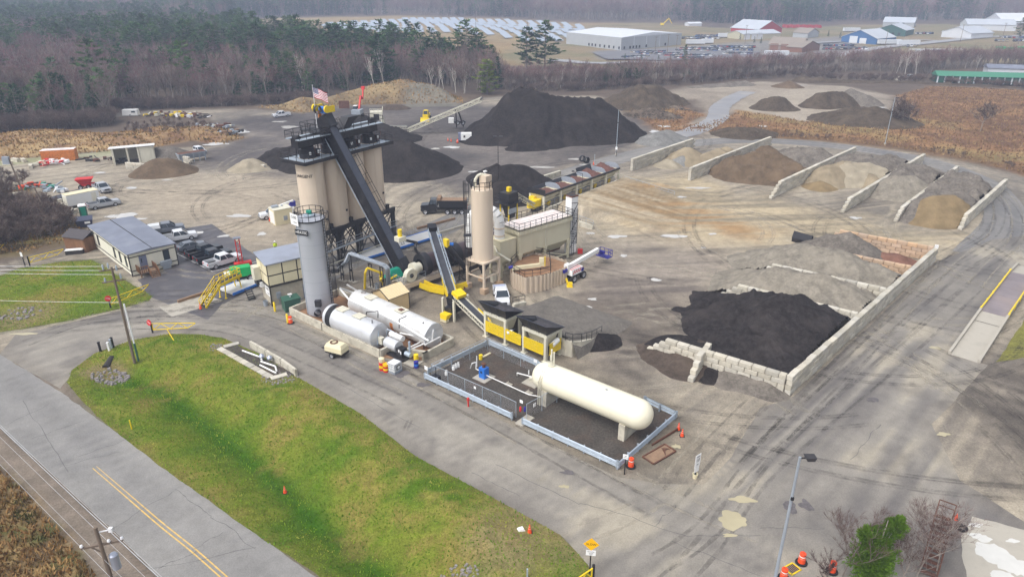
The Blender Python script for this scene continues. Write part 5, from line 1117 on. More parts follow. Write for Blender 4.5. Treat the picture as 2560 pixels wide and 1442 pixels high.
st = thing('black_stair','short black steel stair at the side of the control house','stair',CHc+Vector((-3.6,2.2,0)),chx)
for i in range(5): MB().box((0,i*.28,.2+i*.24),(.9,.26,.05)).obj('tread','black_steel',st)
b = MB();b.bar((-.45,-.1,.05),(-.45,1.3,1.3),.06,.2);b.bar((.45,-.1,.05),(.45,1.3,1.3),.06,.2);b.obj('stringer','black_steel',st)
b = MB();b.lathe([(.28,0),(.33,.75),(.29,.75),(.26,.1)],14);tag(b.obj('rubbish_bin','zinc_grey',None,G(665,764)),'grey round bin beneath the notice on the control house','bin')
gbp = G(730,772);gb = thing('transformer_box','dark green transformer box by the yellow bollards','transformer',gbp,R(34));MB().box((0,0,.85),(2.2,1.7,1.7)).obj('cabinet','green_box',gb);MB().box((0,0,1.74),(2.35,1.85,.1)).obj('lid','green_box',gb);b = MB();b.tube((0,.1,1.8),(0,.1,2.1),.1,n=8);b.box((0,.1,2.2),(.55,.4,.12));b.obj('sensor','white_paint',gb)
bo = MB();bo.lathe([(.09,0),(.09,1.15),(.05,1.22),(.001,1.24)],12);bom = bo.mesh('bollard','safety_yellow')
for px,py,lab in ((688,778,'yellow bollard at the corner of the control house'),(720,808,'yellow bollard next to the orange traffic drum'),(747,760,'yellow bollard behind the green transformer box')):
 o = link('bollard',bom,None,G(px,py));tag(o,lab,'bollard');o.scale = (1.6,1.6,1.15)
CW,CS,CE,CS2 = G(727,786),G(951,894),G(1133,862),G(1057,903)
CN = CW+(CE - CS2)*1.55
ct = thing('containment','stained concrete containment wall around the horizontal bitumen tanks','containment wall',CW,0)
def cw(a,b_,h=1.05,w=.3):
 m = MB();a = Vector(a) - CW;b_ = Vector(b_) - CW;m.bar((a.x,a.y,h/2),(b_.x,b_.y,h/2),w,h);return m.obj('wall','barrier_concrete',ct)
cin = CS+(CN - CW).normalized()*1.6
cw(CW,CS);cw(CW,CN);cw(CN,CE);cw(CE,CS2);cw(CS,cin);cw(CS2,CS2+(CN - CW).normalized()*.9)
cw(cin,CS2+(CN - CW).normalized()*.9,.95)
m = MB();m.prism([tuple((p - CW)[:2]) for p in (CW,CS,CS2,CE,CN)],.02,.12);m.obj('floor','floor_rust',ct)
for k in range(9):
 t = (k+.5)/9;p = lerp(CW,CS,t) - CW;m = MB();m.box((p.x,p.y,.52),(.12,.36,1.08),AZ);m.obj('joint','trim_dark',ct) if k in (3,) else None
def htank(name,label,a,b_,r,m,band=False):
 a = Vector(a);b_ = Vector(b_);d = b_ - a;L = d.length;t = thing(name,label,'tank',(a.x,a.y,0),math.atan2(d.y,d.x));z = a.z
 MB().lathe([(.02,-.35),(r*.5,-.28),(r*.85,-.12),(r,.05),(r,L)],36,(0,0,z),'x').obj('shell',m,t)
 MB().lathe([(r - .02,L - .02),(r*.97,L+.06),(.02,L+.1)],36,(0,0,z),'x').obj('end_cap','tank_silver',t)
 for x in (L*.18,L*.5,L*.82):
  q = MB();q.box((x,0,(z - r)/2+.2),(.35,r*1.3,z - r+.4));q.obj('saddle','rust',t)
 return t,L,z,r
ft,L,z,r_ = htank('horizontal_tank','silver bitumen tank with a black band, nearer the drive',G(829,787,1.95),G(948,838,1.95),1.55,'tank_silver')
MB().lathe([(r_+.012,.55),(r_+.012,1.5)],36,(0,0,z),'x').obj('band','letter_black',ft)
for x in (L*.27,L*.62):
 q = MB();q.box((x,0,z+r_+.05),(1.5,1.2,.1));q.obj('manway_plate','cream_pale',ft)
MB().box((L*.2,.1,z+r_+.03),(.9,.6,.12)).obj('residue','rust',ft)
q = MB();q.path([(L+.15,-.5,z - 1.1),(L+.15,-.1,z+.7)],.07,8);q.path([(L+.2,.9,.8),(L+.5,.9,2.6),(L+1.6,.9,2.6),(L+1.6,.9,.5)],.09,8);q.obj('gauge_pipe','galvanised',ft)
wt,L2,z2,r2 = htank('horizontal_tank','white bitumen tank with an orange rust streak, further from the drive',G(893,752,1.95),G(1084,838,1.95),1.6,'tank_white')
for x in (L2*.22,L2*.62): MB().box((x,-.1,z2+r2+.04),(1.5,1.3,.1)).obj('manway_plate','cream_pale',wt)
MB().box((L2*.62,-.1,z2+r2+.11),(.7,.6,.06)).obj('hatch','rust',wt);MB().lathe([(.35,0),(.3,.1)],14,(L2*.09,.2,z2+r2 - .04)).obj('residue','rust',wt)
MB().lathe([(r2+.012,L2*.575),(r2+.012,L2*.615)],12,(0,0,z2),'x',PI*.95,PI*1.32).obj('rust_streak','rust_orange',wt)
q = MB();q.path([(L2+.15,-.1,z2+.9),(L2+.15,-.5,z2 - .7)],.1,8);q.obj('gauge_pipe','white_paint',wt);MB().box((L2+.12,-.9,z2+.1),(.03,.45,.2)).obj('plate','sign_white',wt)
def pipe_thing(name,label,paths,r,m,cat='pipe'):
 p0 = Vector(paths[0][0]);t = thing(name,label,cat,(p0.x,p0.y,0))
 for pts in paths:
  q = MB();q.path([tuple(Vector(p) - Vector((p0.x,p0.y,0))) for p in pts],r,8);q.obj('pipe_run',m,t)
 return t
e_ = lambda px,py,z: tuple(G(px,py,z))
pipe_thing('hot_oil_pipe','white insulated pipe running between the two horizontal tanks',[[e_(850,722,3.6),e_(872,748,3.7),e_(985,800,3.4),e_(1072,852,2.4)],[e_(850,720,2.4),e_(900,738,2.6)],[e_(868,712,2.2),e_(905,735,2.4)]],.13,'white_paint')
pipe_thing('heater_pipe','white branched pipe in front of the white tank end',[[e_(1062,862,1.6),e_(1100,842,1.6),e_(1101,858,.5)],[e_(1028,888,.4),e_(1029,872,1.4),e_(1062,858,1.5)],[e_(1020,870,1.2),e_(1050,856,1.2)],[e_(1046,842,1.8),e_(1000,832,1.8)],[e_(1000,845,1.5),e_(990,832,1.5)]],.1,'white_paint')
for pts,lab in (([e_(933,866,.1),e_(930,800,3.9)],'black vent post at the end of the silver tank'),([e_(1060,872,.1),e_(1058,805,3.6)],'black vent post at the end of the white tank'),([e_(916,792,3.2),e_(916,780,4.2),e_(945,778,4.2),e_(945,794,3.2)],'black pipe loop on top of the silver tank'),([e_(998,820,2.2),e_(998,798,3.8),e_(1016,790,3.9)],'black pipe elbow beside the rust streak')):
 pipe_thing('vent_pipe',lab,[pts],.06,'black_steel')
hp_ = G(985,885);ht_ = thing('oil_heater','silver hot oil heater drum with black burner on a skid','heater',hp_,AZ)
MB().lathe([(.02,-1.1),(.72,-1.05),(.72,1.0),(.02,1.05)],24,(0,0,1.35),'x').obj('drum','tank_silver',ht_);MB().lathe([(.02,-1.0),(.36,-1.0),(.36,1.2),(.02,1.2)],18,(.1,.5,2.35),'x').obj('expansion_tank','tank_white',ht_)
q = MB();q.box((1.6,-.1,1.0),(.9,.9,1.0));q.obj('burner','black_steel',ht_);q = MB();q.box((1.62,-.57,1.25),(.25,.03,.35));q.box((1.95,-.57,1.1),(.18,.03,.4));q.obj('label_plate','sign_white',ht_)
q = MB();q.box((.4,0,.2),(4.2,1.6,.25));q.obj('skid','black_steel',ht_);q = MB();q.tube((2.6,.3,.6),(2.6,.3,2.5),.14,n=10);q.tube((2.3,-.1,1.0),(3.2,-.1,1.0),.3,n=12);q.obj('pump','galvanised',ht_)
q = MB();q.box((-1.7,-.4,1.5),(.7,.5,.9));q.obj('control_box','cream_pale',ht_)
q = MB();q.box((3.1,.4,.05),(2.2,2.4,.1),0);tag(q.obj('concrete_pad','concrete_slab',None,hp_,AZ),'stained concrete pad beneath the heater pump','concrete pad')
def drumbarrel(px,py,lab,cols,s=1.0):
 t = thing('oil_drum',lab,'oil drum',G(px,py));H_ = .9*s;n = len(cols)
 for i,c in enumerate(cols): MB().lathe([(.31*s,H_*i/n+.003),(.32*s,H_*(i+.5)/n),(.31*s,H_*(i+1)/n)],18).obj('band' if i else 'body',c,t)
 MB().lathe([(.001,H_+.005),(.29*s,H_+.005),(.31*s,H_+.02),(.31*s,H_ - .02)],18).obj('lid',cols[-1],t);return t
drumbarrel(956,924,'red and yellow oil drum leaning by the white trash, under a yellow pail',['red_paint','safety_yellow','red_paint'],1.15)
drumbarrel(966,928,'red and yellow striped oil drum touching the white tote',['red_paint','safety_yellow','red_paint','sign_yellow'],1.15)
drumbarrel(1041,918,'blue plastic drum beneath the yellow can',['boom_blue','blue_paint','boom_blue'],.9)
b = MB();b.lathe([(.3,0),(.36,.5),(.2,.6),(.001,.6)],14);tag(b.obj('pail','panel_cream',None,tuple(G(956,924)+Vector((0,0,1.05)))),'cream yellow pail tipped on top of the red and yellow drum','pail')
b = MB();b.lathe([(.3,0),(.3,.7),(.08,.75),(.001,.75)],14);tag(b.obj('yellow_can','safety_yellow',None,tuple(G(1041,905)+Vector((0,0,.35)))),'yellow can above the blue drum at the wall corner','can')
ib = thing('ibc_tote','white caged liquid tote with a black framed label','tote',G(987,928),R(-35));MB().box((0,0,.72),(1.15,1.15,1.05)).obj('tank','white_paint',ib)
q = MB()
for k in range(6):
 for s in (-.6,.6): q.bar((-.6+.24*k,s,.15),(-.6+.24*k,s,1.28),.03);q.bar((s,-.6+.24*k,.15),(s,-.6+.24*k,1.28),.03)
for zz in (.25,.6,.95,1.28):
 for s in (-.6,.6): q.bar((-.6,s,zz),(.6,s,zz),.03);q.bar((s,-.6,zz),(s,.6,zz),.03)
q.obj('cage','zinc_grey',ib);MB().box((0,0,.08),(1.25,1.25,.14)).obj('pallet','zinc_grey',ib);q = MB();q.box((.62,.05,.75),(.02,.6,.55));l_ = q.obj('label_frame','letter_black',ib);MB().box((.635,.05,.75),(.015,.38,.34)).obj('label','sign_white',l_)
SA,SB,SC = G(972,750,2.35),G(1021.7,731,2.35),G(929,732,2.35);sx_ = (SB - SA).length;sy_ = (SC - SA).length;shz = ang(SA,SB)
sh = thing('small_shed','little tan gabled metal shed behind the white tank','shed',(SA.x,SA.y,0),shz);mk('shed_tan',lin(222,196,150),.5,var=.03,grime=.1,gcol=lin(190,164,122));mk('shed_roof',lin(226,206,166),.45,var=.03)
b = MB();b.box((sx_/2,sy_/2,1.2),(sx_,sy_,2.4));b.add([(0,0,2.4),(0,sy_,2.4),(0,sy_/2,3.3),(sx_,0,2.4),(sx_,sy_,2.4),(sx_,sy_/2,3.3)],[(0,2,1),(3,4,5)]);b.obj('wall','shed_tan',sh)
for s in (0,1):
 b = MB();y0 = -.12 if s==0 else sy_+.12;b.add([(-.12,y0,2.38),(sx_+.12,y0,2.38),(sx_+.12,sy_/2,3.38),(-.12,sy_/2,3.38),(-.12,y0,2.44),(sx_+.12,y0,2.44),(sx_+.12,sy_/2,3.44),(-.12,sy_/2,3.44)],[(0,1,2,3),(7,6,5,4),(0,4,5,1),(2,6,7,3),(0,3,7,4),(1,5,6,2)]);b.obj('roof_panel','shed_roof',sh)
 b = MB()
 for k in range(9): x = sx_*(k+.5)/9;b.bar((x,y0,2.46),(x,sy_/2,3.46),.03)
 b.obj('roof_rib','shed_roof',sh)
b = MB()
for x,y in ((0,0),(sx_,0),(0,sy_)): b.bar((x,y,0),(x,y,2.4),.09)
b.bar((-.13,-.13,2.42),(-.13,sy_/2,3.42),.08);b.bar((-.13,sy_+.13,2.42),(-.13,sy_/2,3.42),.08);b.bar((-.13,-.13,2.42),(sx_+.13,-.13,2.42),.06);b.obj('corner_trim','trim_dark',sh)
M0 = G(1052,662,3.0);MZ = R(45);ML = 15.5
dm = thing('drum_mixer','long dark brown rotating drum mixer with grey end ring, on a tan chassis','drum mixer',(M0.x,M0.y,0),MZ)
MB().lathe([(1.42,.6),(1.42,ML),(.02,ML)],36,(0,0,3.0),'x').obj('shell','drum_brown',dm)
MB().lathe([(.9,-.15),(1.72,-.1),(1.78,.05),(1.78,.9),(1.6,1.0),(1.44,1.0)],36,(0,0,3.0),'x').obj('end_hood','black_steel',dm)
for x in (4.6,11.6): MB().lathe([(1.42,x - .22),(1.66,x - .2),(1.66,x+.2),(1.42,x+.22)],36,(0,0,3.0),'x').obj('riding_ring','black_steel',dm)
MB().lathe([(1.43,5.6),(1.8,5.7),(1.8,6.9),(1.43,7.0)],32,(0,0,3.0),'x').obj('recycle_collar','black_steel',dm)
for s in (-1,1): MB().bar((-4.5,s*1.25,1.0),(ML+.5,s*1.25,1.0),.3,.7).obj('chassis_beam','silo_tan',dm)
for x in (-3.5,0,4.6,8,11.6,15): q = MB();q.box((x,0,.35),(.5,2.9,.7));q.obj('foot','concrete_slab',dm)
q = MB();q.box((-2.2,0,1.42),(4.0,2.4,.1));q.obj('burner_deck','concrete_slab',dm);q = MB();q.rail([(-.2,-1.25,1.45),(-4.2,-1.25,1.45),(-4.2,1.2,1.45)],1.0,.025,1.2);q.obj('railing','zinc_grey',dm)
bu = thing('burner','cream burner with round blower scroll at the mixer end','burner',(M0.x,M0.y,0),MZ)
MB().lathe([(.02,-.2),(.75,-.22),(.75,-.9),(.95,-1.0),(.95,-1.7),(.3,-1.75),(.02,-1.75)],24,(0,0,2.75),'x').obj('burner_body','cream_pale',bu)
MB().lathe([(.3,-.35),(.98,-.4),(1.08,0),(.98,.4),(.34,.42),(.34,.2)],24,(-2.75,-.95,2.45),'y').obj('blower_scroll','cream_pale',bu);MB().lathe([(.33,-.44),(.3,-.3),(.02,-.3)],16,(-2.75,-.95,2.45),'y').obj('inlet','black_steel',bu)
q = MB();q.frust((-2.2,-.6,2.2),(1.4,.7),(-1.4,-.2,3.0),(.9,.9));q.box((-3.5,-.8,2.2),(.8,.5,.5));q.obj('duct','cream_pale',bu)
q = MB();q.path([(.1,.3,4.7),(-.25,.5,5.0),(-.4,.6,5.6),(-.1,.9,6.0),(.4,1.2,6.1)],.22,10);q.path([(.4,1.2,6.1),(-1.6,2.0,6.9)],.2,10);q.obj('fume_pipe','black_steel',bu)
q = MB();q.box((-1.9,2.1,7.1),(1.3,1.2,.7));fo = q.obj('fan_housing','cream_pale',bu);q = MB();q.tube((-1.9,2.1,7.4),(-1.9,2.1,8.5),.32,n=12);q.obj('motor','safety_yellow',fo)
pipe_thing('gas_pipe','yellow gas pipe rising from the ground and bending to the burner',[[e_(912,722,0),e_(913,682,2.9),e_(918,670,3.5),e_(925,672,3.4),e_(955,683,2.6)],[e_(952,696,2.2),e_(956,706,1.2)],[e_(975,698,1.4),e_(992,688,1.6)]],.17,'safety_yellow')
vb = thing('gas_valve_set','yellow gas valves on the pipe below the teal covers','valve',G(955,712));
for zz in (.8,1.35,1.9): MB().lathe([(.02,-.25),(.3,-.15),(.34,0),(.3,.15),(.02,.25)],12,(0,0,zz)).obj('valve_body','safety_yellow',vb)
MB().tube((0,0,0),(0,0,2.2),.12,n=8).obj('riser','safety_yellow',vb)
tp = thing('teal_cover','teal tarpaulin draped over the burner fuel skid','tarpaulin',G(985,700),MZ);q = MB();q.frust((0,0,.6),(2.7,1.7),(.3,.2,1.75),(1.6,.8));q.obj('cover','teal',tp);q = MB();q.box((0,0,.3),(2.4,1.4,.6));q.obj('skid','black_steel',tp)
for k,(off,lab) in enumerate(((0,'front grey insulated hot pipe bridging from silo foot to the shed'),(.42,'rear grey insulated hot pipe running parallel in the pipe bridge'))):
 o3 = Vector((off*.64,off*.77,0));P3 = [Vector(e_(845,672,1.2))+o3,Vector(e_(862,656,3.4))+o3,Vector(e_(872,634,4.6))+o3,Vector(e_(958,664,4.6))+o3,Vector(e_(966,672,4.2))+o3,Vector(e_(969,715,.6))+o3]
 pipe_thing('hot_pipe',lab,[[tuple(p) for p in P3]],.19,'zinc_grey')
for px,py,pt,lab in ((857,702,664,'first black pipe stand near the caged ladder'),(880,704,640,'second black pipe stand with stone feet'),(930,720,660,'third black pipe stand beside the yellow gas pipe'),(958,728,668,'fourth black pipe stand by the shed')):
 p = G(px,py);h = HT(pt,p.y);t = thing('pipe_stand',lab,'pipe stand',p,AZ);q = MB();q.bar((-.3,0,0),(-.3,0,h),.1);q.bar((.3,0,0),(.3,0,h),.1);q.bar((-.45,0,h),(.45,0,h),.12);q.box((0,0,h*.45),(.5,.08,.35));q.obj('frame','black_steel',t);q = MB();q.box((-.3,0,.05),(.7,.7,.1));q.box((.45,.1,.05),(.6,.7,.1));q.obj('foot_slab','concrete_slab',t)
b = MB();b.lathe([(.3,0),(.34,.85),(.3,.85),(.28,.1)],14);tag(b.obj('rubbish_bin','zinc_grey',None,G(943,722)),'dark grey round bin between pipe stands','bin')
DS = Vector((-4.25,94.9,0));t = thing('dust_silo','slim tan dust silo on four legs with a tall ladder cage','silo',DS,R(50));h = 1.65
MB().lathe([(1.55,4.7),(1.55,15.1),(1.45,15.2),(.1,15.3)],36).obj('shell','silo_tan',t);MB().lathe([(1.5,4.7),(.35,2.6),(.3,2.2)],20).obj('cone','black_steel',t)
b = MB();b.box((0,0,4.55),(3.6,3.6,.25));b.obj('top_frame','silo_tan',t)
for x in (-h,h):
 for y in (-h,h):
  b = MB();b.bar((x,y,.8),(x,y,4.45),.3);b.obj('leg','silo_tan',t);b = MB();b.box((x,y,.4),(.95,.95,.8));b.obj('footing','block_tan',t)
b = MB()
for p,q in (((-h,-h),(h,-h)),((h,-h),(h,h)),((h,h),(-h,h)),((-h,h),(-h,-h))): b.bar((*p,2.3),(*q,2.3),.18)
b.obj('brace','silo_tan',t)
b = MB();b.rail([(1.5*math.cos(a),1.5*math.sin(a),15.1) for a in [2*PI*k/12 for k in range(13)]],1.15,.035,3);b.obj('railing','black_steel',t)
b = MB();b.box((.5,-.3,16.1),(1.25,1.25,1.7));b.obj('bin_vent','silo_tan',t);b = MB();b.path([(-.7,.6,15.2),(-.7,.6,16.3),(-.4,.4,16.9),(.1,.1,17.1),(.5,-.3,16.9)],.2,10);b.obj('fill_pipe','cream_pale',t)
b = MB();b.ladder(-1.25,1.35,1.5,15.2,.5,True,R(133));b.box((-1.5,1.6,8.2),(1.1,1.1,.1),R(43));b.obj('ladder','black_steel',t)
b = MB();b.bar((1.3,.6,15.2),(1.5,.7,17.0),.06);b.box((1.55,.7,17.1),(.5,.35,.2));b.obj('floodlight','white_paint',t)
b = MB();b.box((.9,-1.2,1.5),(.8,.5,1.2));b.obj('control_box','cream_pale',t)
pipe_thing('transfer_pipe','white dust pipe slanting from the dust silo to the corrugated pit',[[e_(1233,605,5.2),e_(1243,632,4.4),e_(1276,652,3.3)]],.16,'cream_pale')
BA,BB = G(1298,640,3.0),G(1424,597,3.2);bz = ang(BA,BB);bL = (BB - BA).length;bW = 4.1
t = thing('baghouse','large cream baghouse filter box with pale railed roof and hoppers below','baghouse',(BA.x,BA.y,0),bz)
b = MB();b.box((bL/2,bW/2,5.1),(bL,bW,3.8));b.obj('body','cream',t)
b = MB();b.box((bL/2,bW/2,6.75),(bL+.5,bW+.5,.75));b.obj('upper_band','cream',t)
b = MB()
for k in range(11): b.box((bL*k/10,-.26,6.75),(.08,.06,.75))
for k in range(4): b.box((-.26,bW*k/3,6.75),(.06,.08,.75))
b.box((bL*.5,-.02,4.8),(.14,.07,3.3));b.obj('stiffener','cream_pale',t)
for i in range(10):
 for j in range(3): b = MB();b.box((bL*(i+.5)/10,bW*(j+.5)/3,7.18),(bL/10 - .06,bW/3 - .08,.1+.02*((i+j) % 2)));b.obj('roof_panel','pink_white',t)
b = MB();x0,x1,y0,y1 = -.25,bL+.25,-.25,bW+.25;b.rail([(x0,y0,7.12),(x1,y0,7.12),(x1,y1,7.12),(x0,y1,7.12),(x0,y0,7.12)],1.1,.03,1.2)
for p,q in (((x0,y0),(x1,y0)),((x1,y0),(x1,y1)),((x0,y1),(x0,y0))): b.bar((*p,7.12),(*q,7.12),.12)
b.obj('railing','black_steel',t)
for k in range(2):
 xa,xb = bL*k/2+.05,bL*(k+1)/2 - .05;b = MB();b.add([(xa,0,3.2),(xb,0,3.2),(xb,bW,3.2),(xa,bW,3.2),(xa+.5,bW*.42,1.3),(xb - .5,bW*.42,1.3),(xb - .5,bW*.58,1.3),(xa+.5,bW*.58,1.3)],[(0,1,5,4),(1,2,6,5),(2,3,7,6),(3,0,4,7),(4,5,6,7)]);b.obj('hopper','cream',t)
for x in (.25,bL/2,bL - .25):
 for y in (.1,bW - .1): b = MB();b.bar((x,y,0),(x,y,3.3),.34);b.frust((x,y,2.3),(.34,.34),(x,y,3.2),(.9,.36));b.obj('leg','cream',t)
b = MB();b.bar((.2,.1,.7),(bL,.1,.7),.16);b.bar((.3,.1,.3),(bL/2,.1,2.2),.12);b.bar((bL/2,.1,2.2),(bL - .2,.1,.4),.12);b.obj('brace','cream',t)
b = MB();b.lathe([(.25,.6),(.25,bL - .3)],10,(0,bW/2,1.15),'x');b.obj('screw','rust',t)
sk = thing('exhaust_stack','square white exhaust stack with a rusty rim beside the baghouse','stack',(BA+(BB - BA).normalized()*(bL+1.15)).to_tuple()[:2]+(0,),bz);b = MB();b.box((0,.9,5.2),(1.45,1.35,9.6));b.obj('casing','white_paint',sk)
b = MB();b.box((0,.9,10.05),(1.52,1.42,.18));b.obj('rim','rust',sk);b = MB();b.box((0,.9,10.15),(1.2,1.1,.04));b.obj('opening','trim_dark',sk)
b = MB()
for k in range(3): b.bar((-.74,.2,1.5+k*2.6),(.74,.2,3.6+k*2.6),.07);b.bar((.74,.2,3.7+k*2.6),(-.74,.2,3.9+k*2.6),.07)
b.obj('brace','black_steel',sk);b = MB();b.ladder(-.55,-.15,.3,7.3,.5,True,R(-90));b.obj('ladder','black_steel',sk)
kb = thing('knockout_box','cream knockout box on legs between the dust silo and the baghouse','dust collector',(-1.5,100.0,0),bz);b = MB();b.box((0,0,4.3),(3.0,2.9,3.3));b.frust((0,0,1.5),(.6,.6),(0,0,2.65),(2.9,2.8));b.obj('body','cream',kb);b = MB();b.box((0,0,5.98),(3.1,3.0,.08));b.obj('roof','panel_cream',kb)
for x in (-1.3,1.3):
 for y in (-1.25,1.25): b = MB();b.bar((x,y,0),(x,y,2.9),.3);b.obj('leg','cream',kb)
b = MB();b.bar((-1.3,-1.25,1.2),(1.3,-1.25,1.2),.12);b.bar((-1.3,-1.25,2.6),(1.3,-1.25,.8),.1);b.obj('brace','cream',kb)
du = thing('exhaust_duct','white elbow duct curving over the back of the dust silo','duct',(-1.9,99.6,0));b = MB();b.path([(0,0,6.0),(0,0,8.6),(-.25,.1,9.4),(-.75,.3,10.0),(-1.5,.6,10.3),(-2.6,1.0,10.3)],.78,20);b.obj('elbow','white_paint',du)
for z_ in (6.4,7.6): MB().lathe([(.8,z_),(.84,z_+.05),(.84,z_+.2),(.8,z_+.25)],20).obj('flange','silo_tan',du)
b = MB();b.path([(-2.6,1.0,10.3),(-4.2,1.6,9.2),(-4.6,1.9,6.0),(-4.6,2.0,4.0)],.7,16);b.obj('downleg','white_paint',du)
RPX = [(1277,700),(1284,720),(1311,734),(1350,728),(1376,721),(1414,706),(1415,690),(1376,676),(1335,668),(1296,678)]
RP = [G(*p) for p in RPX];rc = sum(RP,Vector())/len(RP);t = thing('sheet_pile_pit','tan corrugated sheet pile ring with a rusty railed deck','pit',rc);HP = 2.55
pts = []
for i in range(len(RP)):
 a,b_ = RP[i] - rc,RP[(i+1) % len(RP)] - rc;L = (b_ - a).length;k = max(1,round(L/.72));d = (b_ - a).normalized();nv = Vector((d.y,-d.x,0))
 if nv.dot((a+b_)) < 0: nv = -nv
 for j in range(k):
  for f,o_ in ((0,0),(.18,.16),(.5,.16),(.68,0)): pts.append(a.lerp(b_,(j+f)/k)+nv*o_)
mk('pile_tan',lin(196,180,160),.6,var=.05,scale=.7,grime=.3,gcol=lin(160,138,118),gscale=.9,stretch=3)
m = MB();n = len(pts);m.add([(p.x,p.y,0) for p in pts]+[(p.x,p.y,HP) for p in pts]+[(p.x*.985,p.y*.985,HP) for p in pts]+[(p.x*.985,p.y*.985,.2) for p in pts],[(k+n*r,(k+1) % n+n*r,(k+1) % n+n*(r+1),k+n*(r+1)) for k in range(n) for r in range(3)]);m.obj('wall','pile_tan',t)
ins = [(p - rc)*.93 for p in RP];m = MB();m.prism([tuple(p[:2]) for p in ins],HP - .5,HP - .25);m.obj('deck','floor_rust',t)
m = MB();loop = [tuple(p[:2])+(HP - .1,) for p in ((RP[0] - rc)*.98,(RP[1] - rc)*.98,(RP[2] - rc)*.98,(RP[3] - rc)*.98,(RP[4] - rc)*.98)];m.rail(loop,1.1,.03,1.6)
for a,b_ in zip(loop[:-1],loop[1:]): m.bar(a,b_,.14)
m.rail([tuple(p[:2])+(HP - .1,) for p in ((RP[4] - rc),(RP[7] - rc)*.9,(RP[8] - rc)*.95,(RP[9] - rc)*.95,(RP[0] - rc))],1.1,.03,1.6);m.obj('railing','black_steel',t)
au = thing('auger','rust stained cream auger with yellow drive resting on the pit deck','auger',(0,0,0));a,b_ = G(1279,671,HP+.3),G(1352,662,HP+.5);m = MB();m.bar(a,b_,.42,.5);m.obj('trough','panel_cream',au);m = MB();m.bar(b_+Vector((-.2,0,.1)),b_+Vector((.5,.1,.1)),.5);m.box(tuple(b_+Vector((.1,0,.75))),(.7,.5,.8));m.obj('drive','panel_cream',au)
m = MB();m.box(tuple(b_+Vector((.6,-.05,.6))),(.12,.5,1.4));m.obj('guard','safety_yellow',au);m = MB();m.tube(a+Vector((-.4,0,.1)),a+Vector((.2,0,.3)),.24,n=10);m.obj('motor','boom_blue',au);m = MB();m.bar(a,a+Vector((0,0,-.7)),.1);m.bar(b_,b_+Vector((0,0,-.8)),.1);m.obj('support','rust',au)
def wheel(parent,x,y,r,w,name='wheel',rim='rim_grey'):
 o = link(name,None,parent,(x,y,r)) if False else None
 T = MB().lathe([(r*.62,-w/2),(r*.96,-w/2),(r,-w/3),(r,w/3),(r*.96,w/2),(r*.62,w/2)],18,(0,0,0),'y').obj(name,'rubber',parent,(x,y,r))
 MB().lathe([(.01,-w*.32),(r*.45,-w*.3),(r*.64,-w*.46),(r*.64,w*.46),(r*.45,w*.3),(.01,w*.32)],14,(0,0,0),'y').obj('rim',rim,T);return T
bl0,bl1 = G(1428,706),G(1447,682);blz = ang(G(1400,700),G(1460,672))
bl = thing('boom_lift','white boom lift with red striped body and a blue basket held out low','boom lift',lerp(G(1418,704),G(1445,690),.55),blz)
m = MB();m.box((0,0,.85),(2.6,1.2,.5));m.obj('chassis','rubber',bl)
for x in (-1.15,1.15):
 for y in (-.95,.95): wheel(bl,x,y,.6,.45)
m = MB();m.box((-.1,0,1.55),(3.0,1.9,.85),0,.86);m.obj('turret','white_paint',bl)
for k in range(5):
 m = MB();m.add([(-1.4+k*.5,-.93,1.2),(-1.15+k*.5,-.93,1.2),(-.75+k*.5,-.88,1.8),(-1.0+k*.5,-.88,1.8)],[(0,1,2,3)]);m.add([(-1.4+k*.5,-.8,1.99),(-1.2+k*.5,-.8,1.99),(-.9+k*.5,.8,1.99),(-1.1+k*.5,.8,1.99)],[(0,1,2,3)]);m.obj('stripe','sign_red',bl)
m = MB();m.box((1.0,-.96,1.5),(.6,.03,.5));m.obj('decal','boom_blue',bl)
m = MB();m.bar((-1.6,.15,2.2),(6.4,.15,2.9),.5,.6);m.box((-1.3,.15,2.3),(.9,.8,.9));m.obj('boom','white_paint',bl);m = MB();m.bar((6.2,.15,2.85),(7.4,.15,2.0),.35);m.box((-2.3,.1,2.0),(.8,.9,.5));m.obj('jib','boom_blue',bl)
m = MB();bx,by,bz_ = 8.2,.15,1.3;m.box((bx,by,bz_),(1.2,2.3,.1))
for zz in (.55,1.1):
 for p,q in (((-.6,-1.15),(.6,-1.15)),((.6,-1.15),(.6,1.15)),((.6,1.15),(-.6,1.15)),((-.6,1.15),(-.6,-1.15))): m.bar((bx+p[0],by+p[1],bz_+zz),(bx+q[0],by+q[1],bz_+zz),.07)
for x in (-.6,0,.6):
 for y in (-1.15,-.4,.4,1.15):
  if abs(x) > .1 or abs(y) > 1: m.bar((bx+x,by+y,bz_),(bx+x,by+y,bz_+1.1),.06)
m.box((bx - .5,by,bz_+.8),(.3,.8,.4));m.obj('basket','boom_blue',bl)
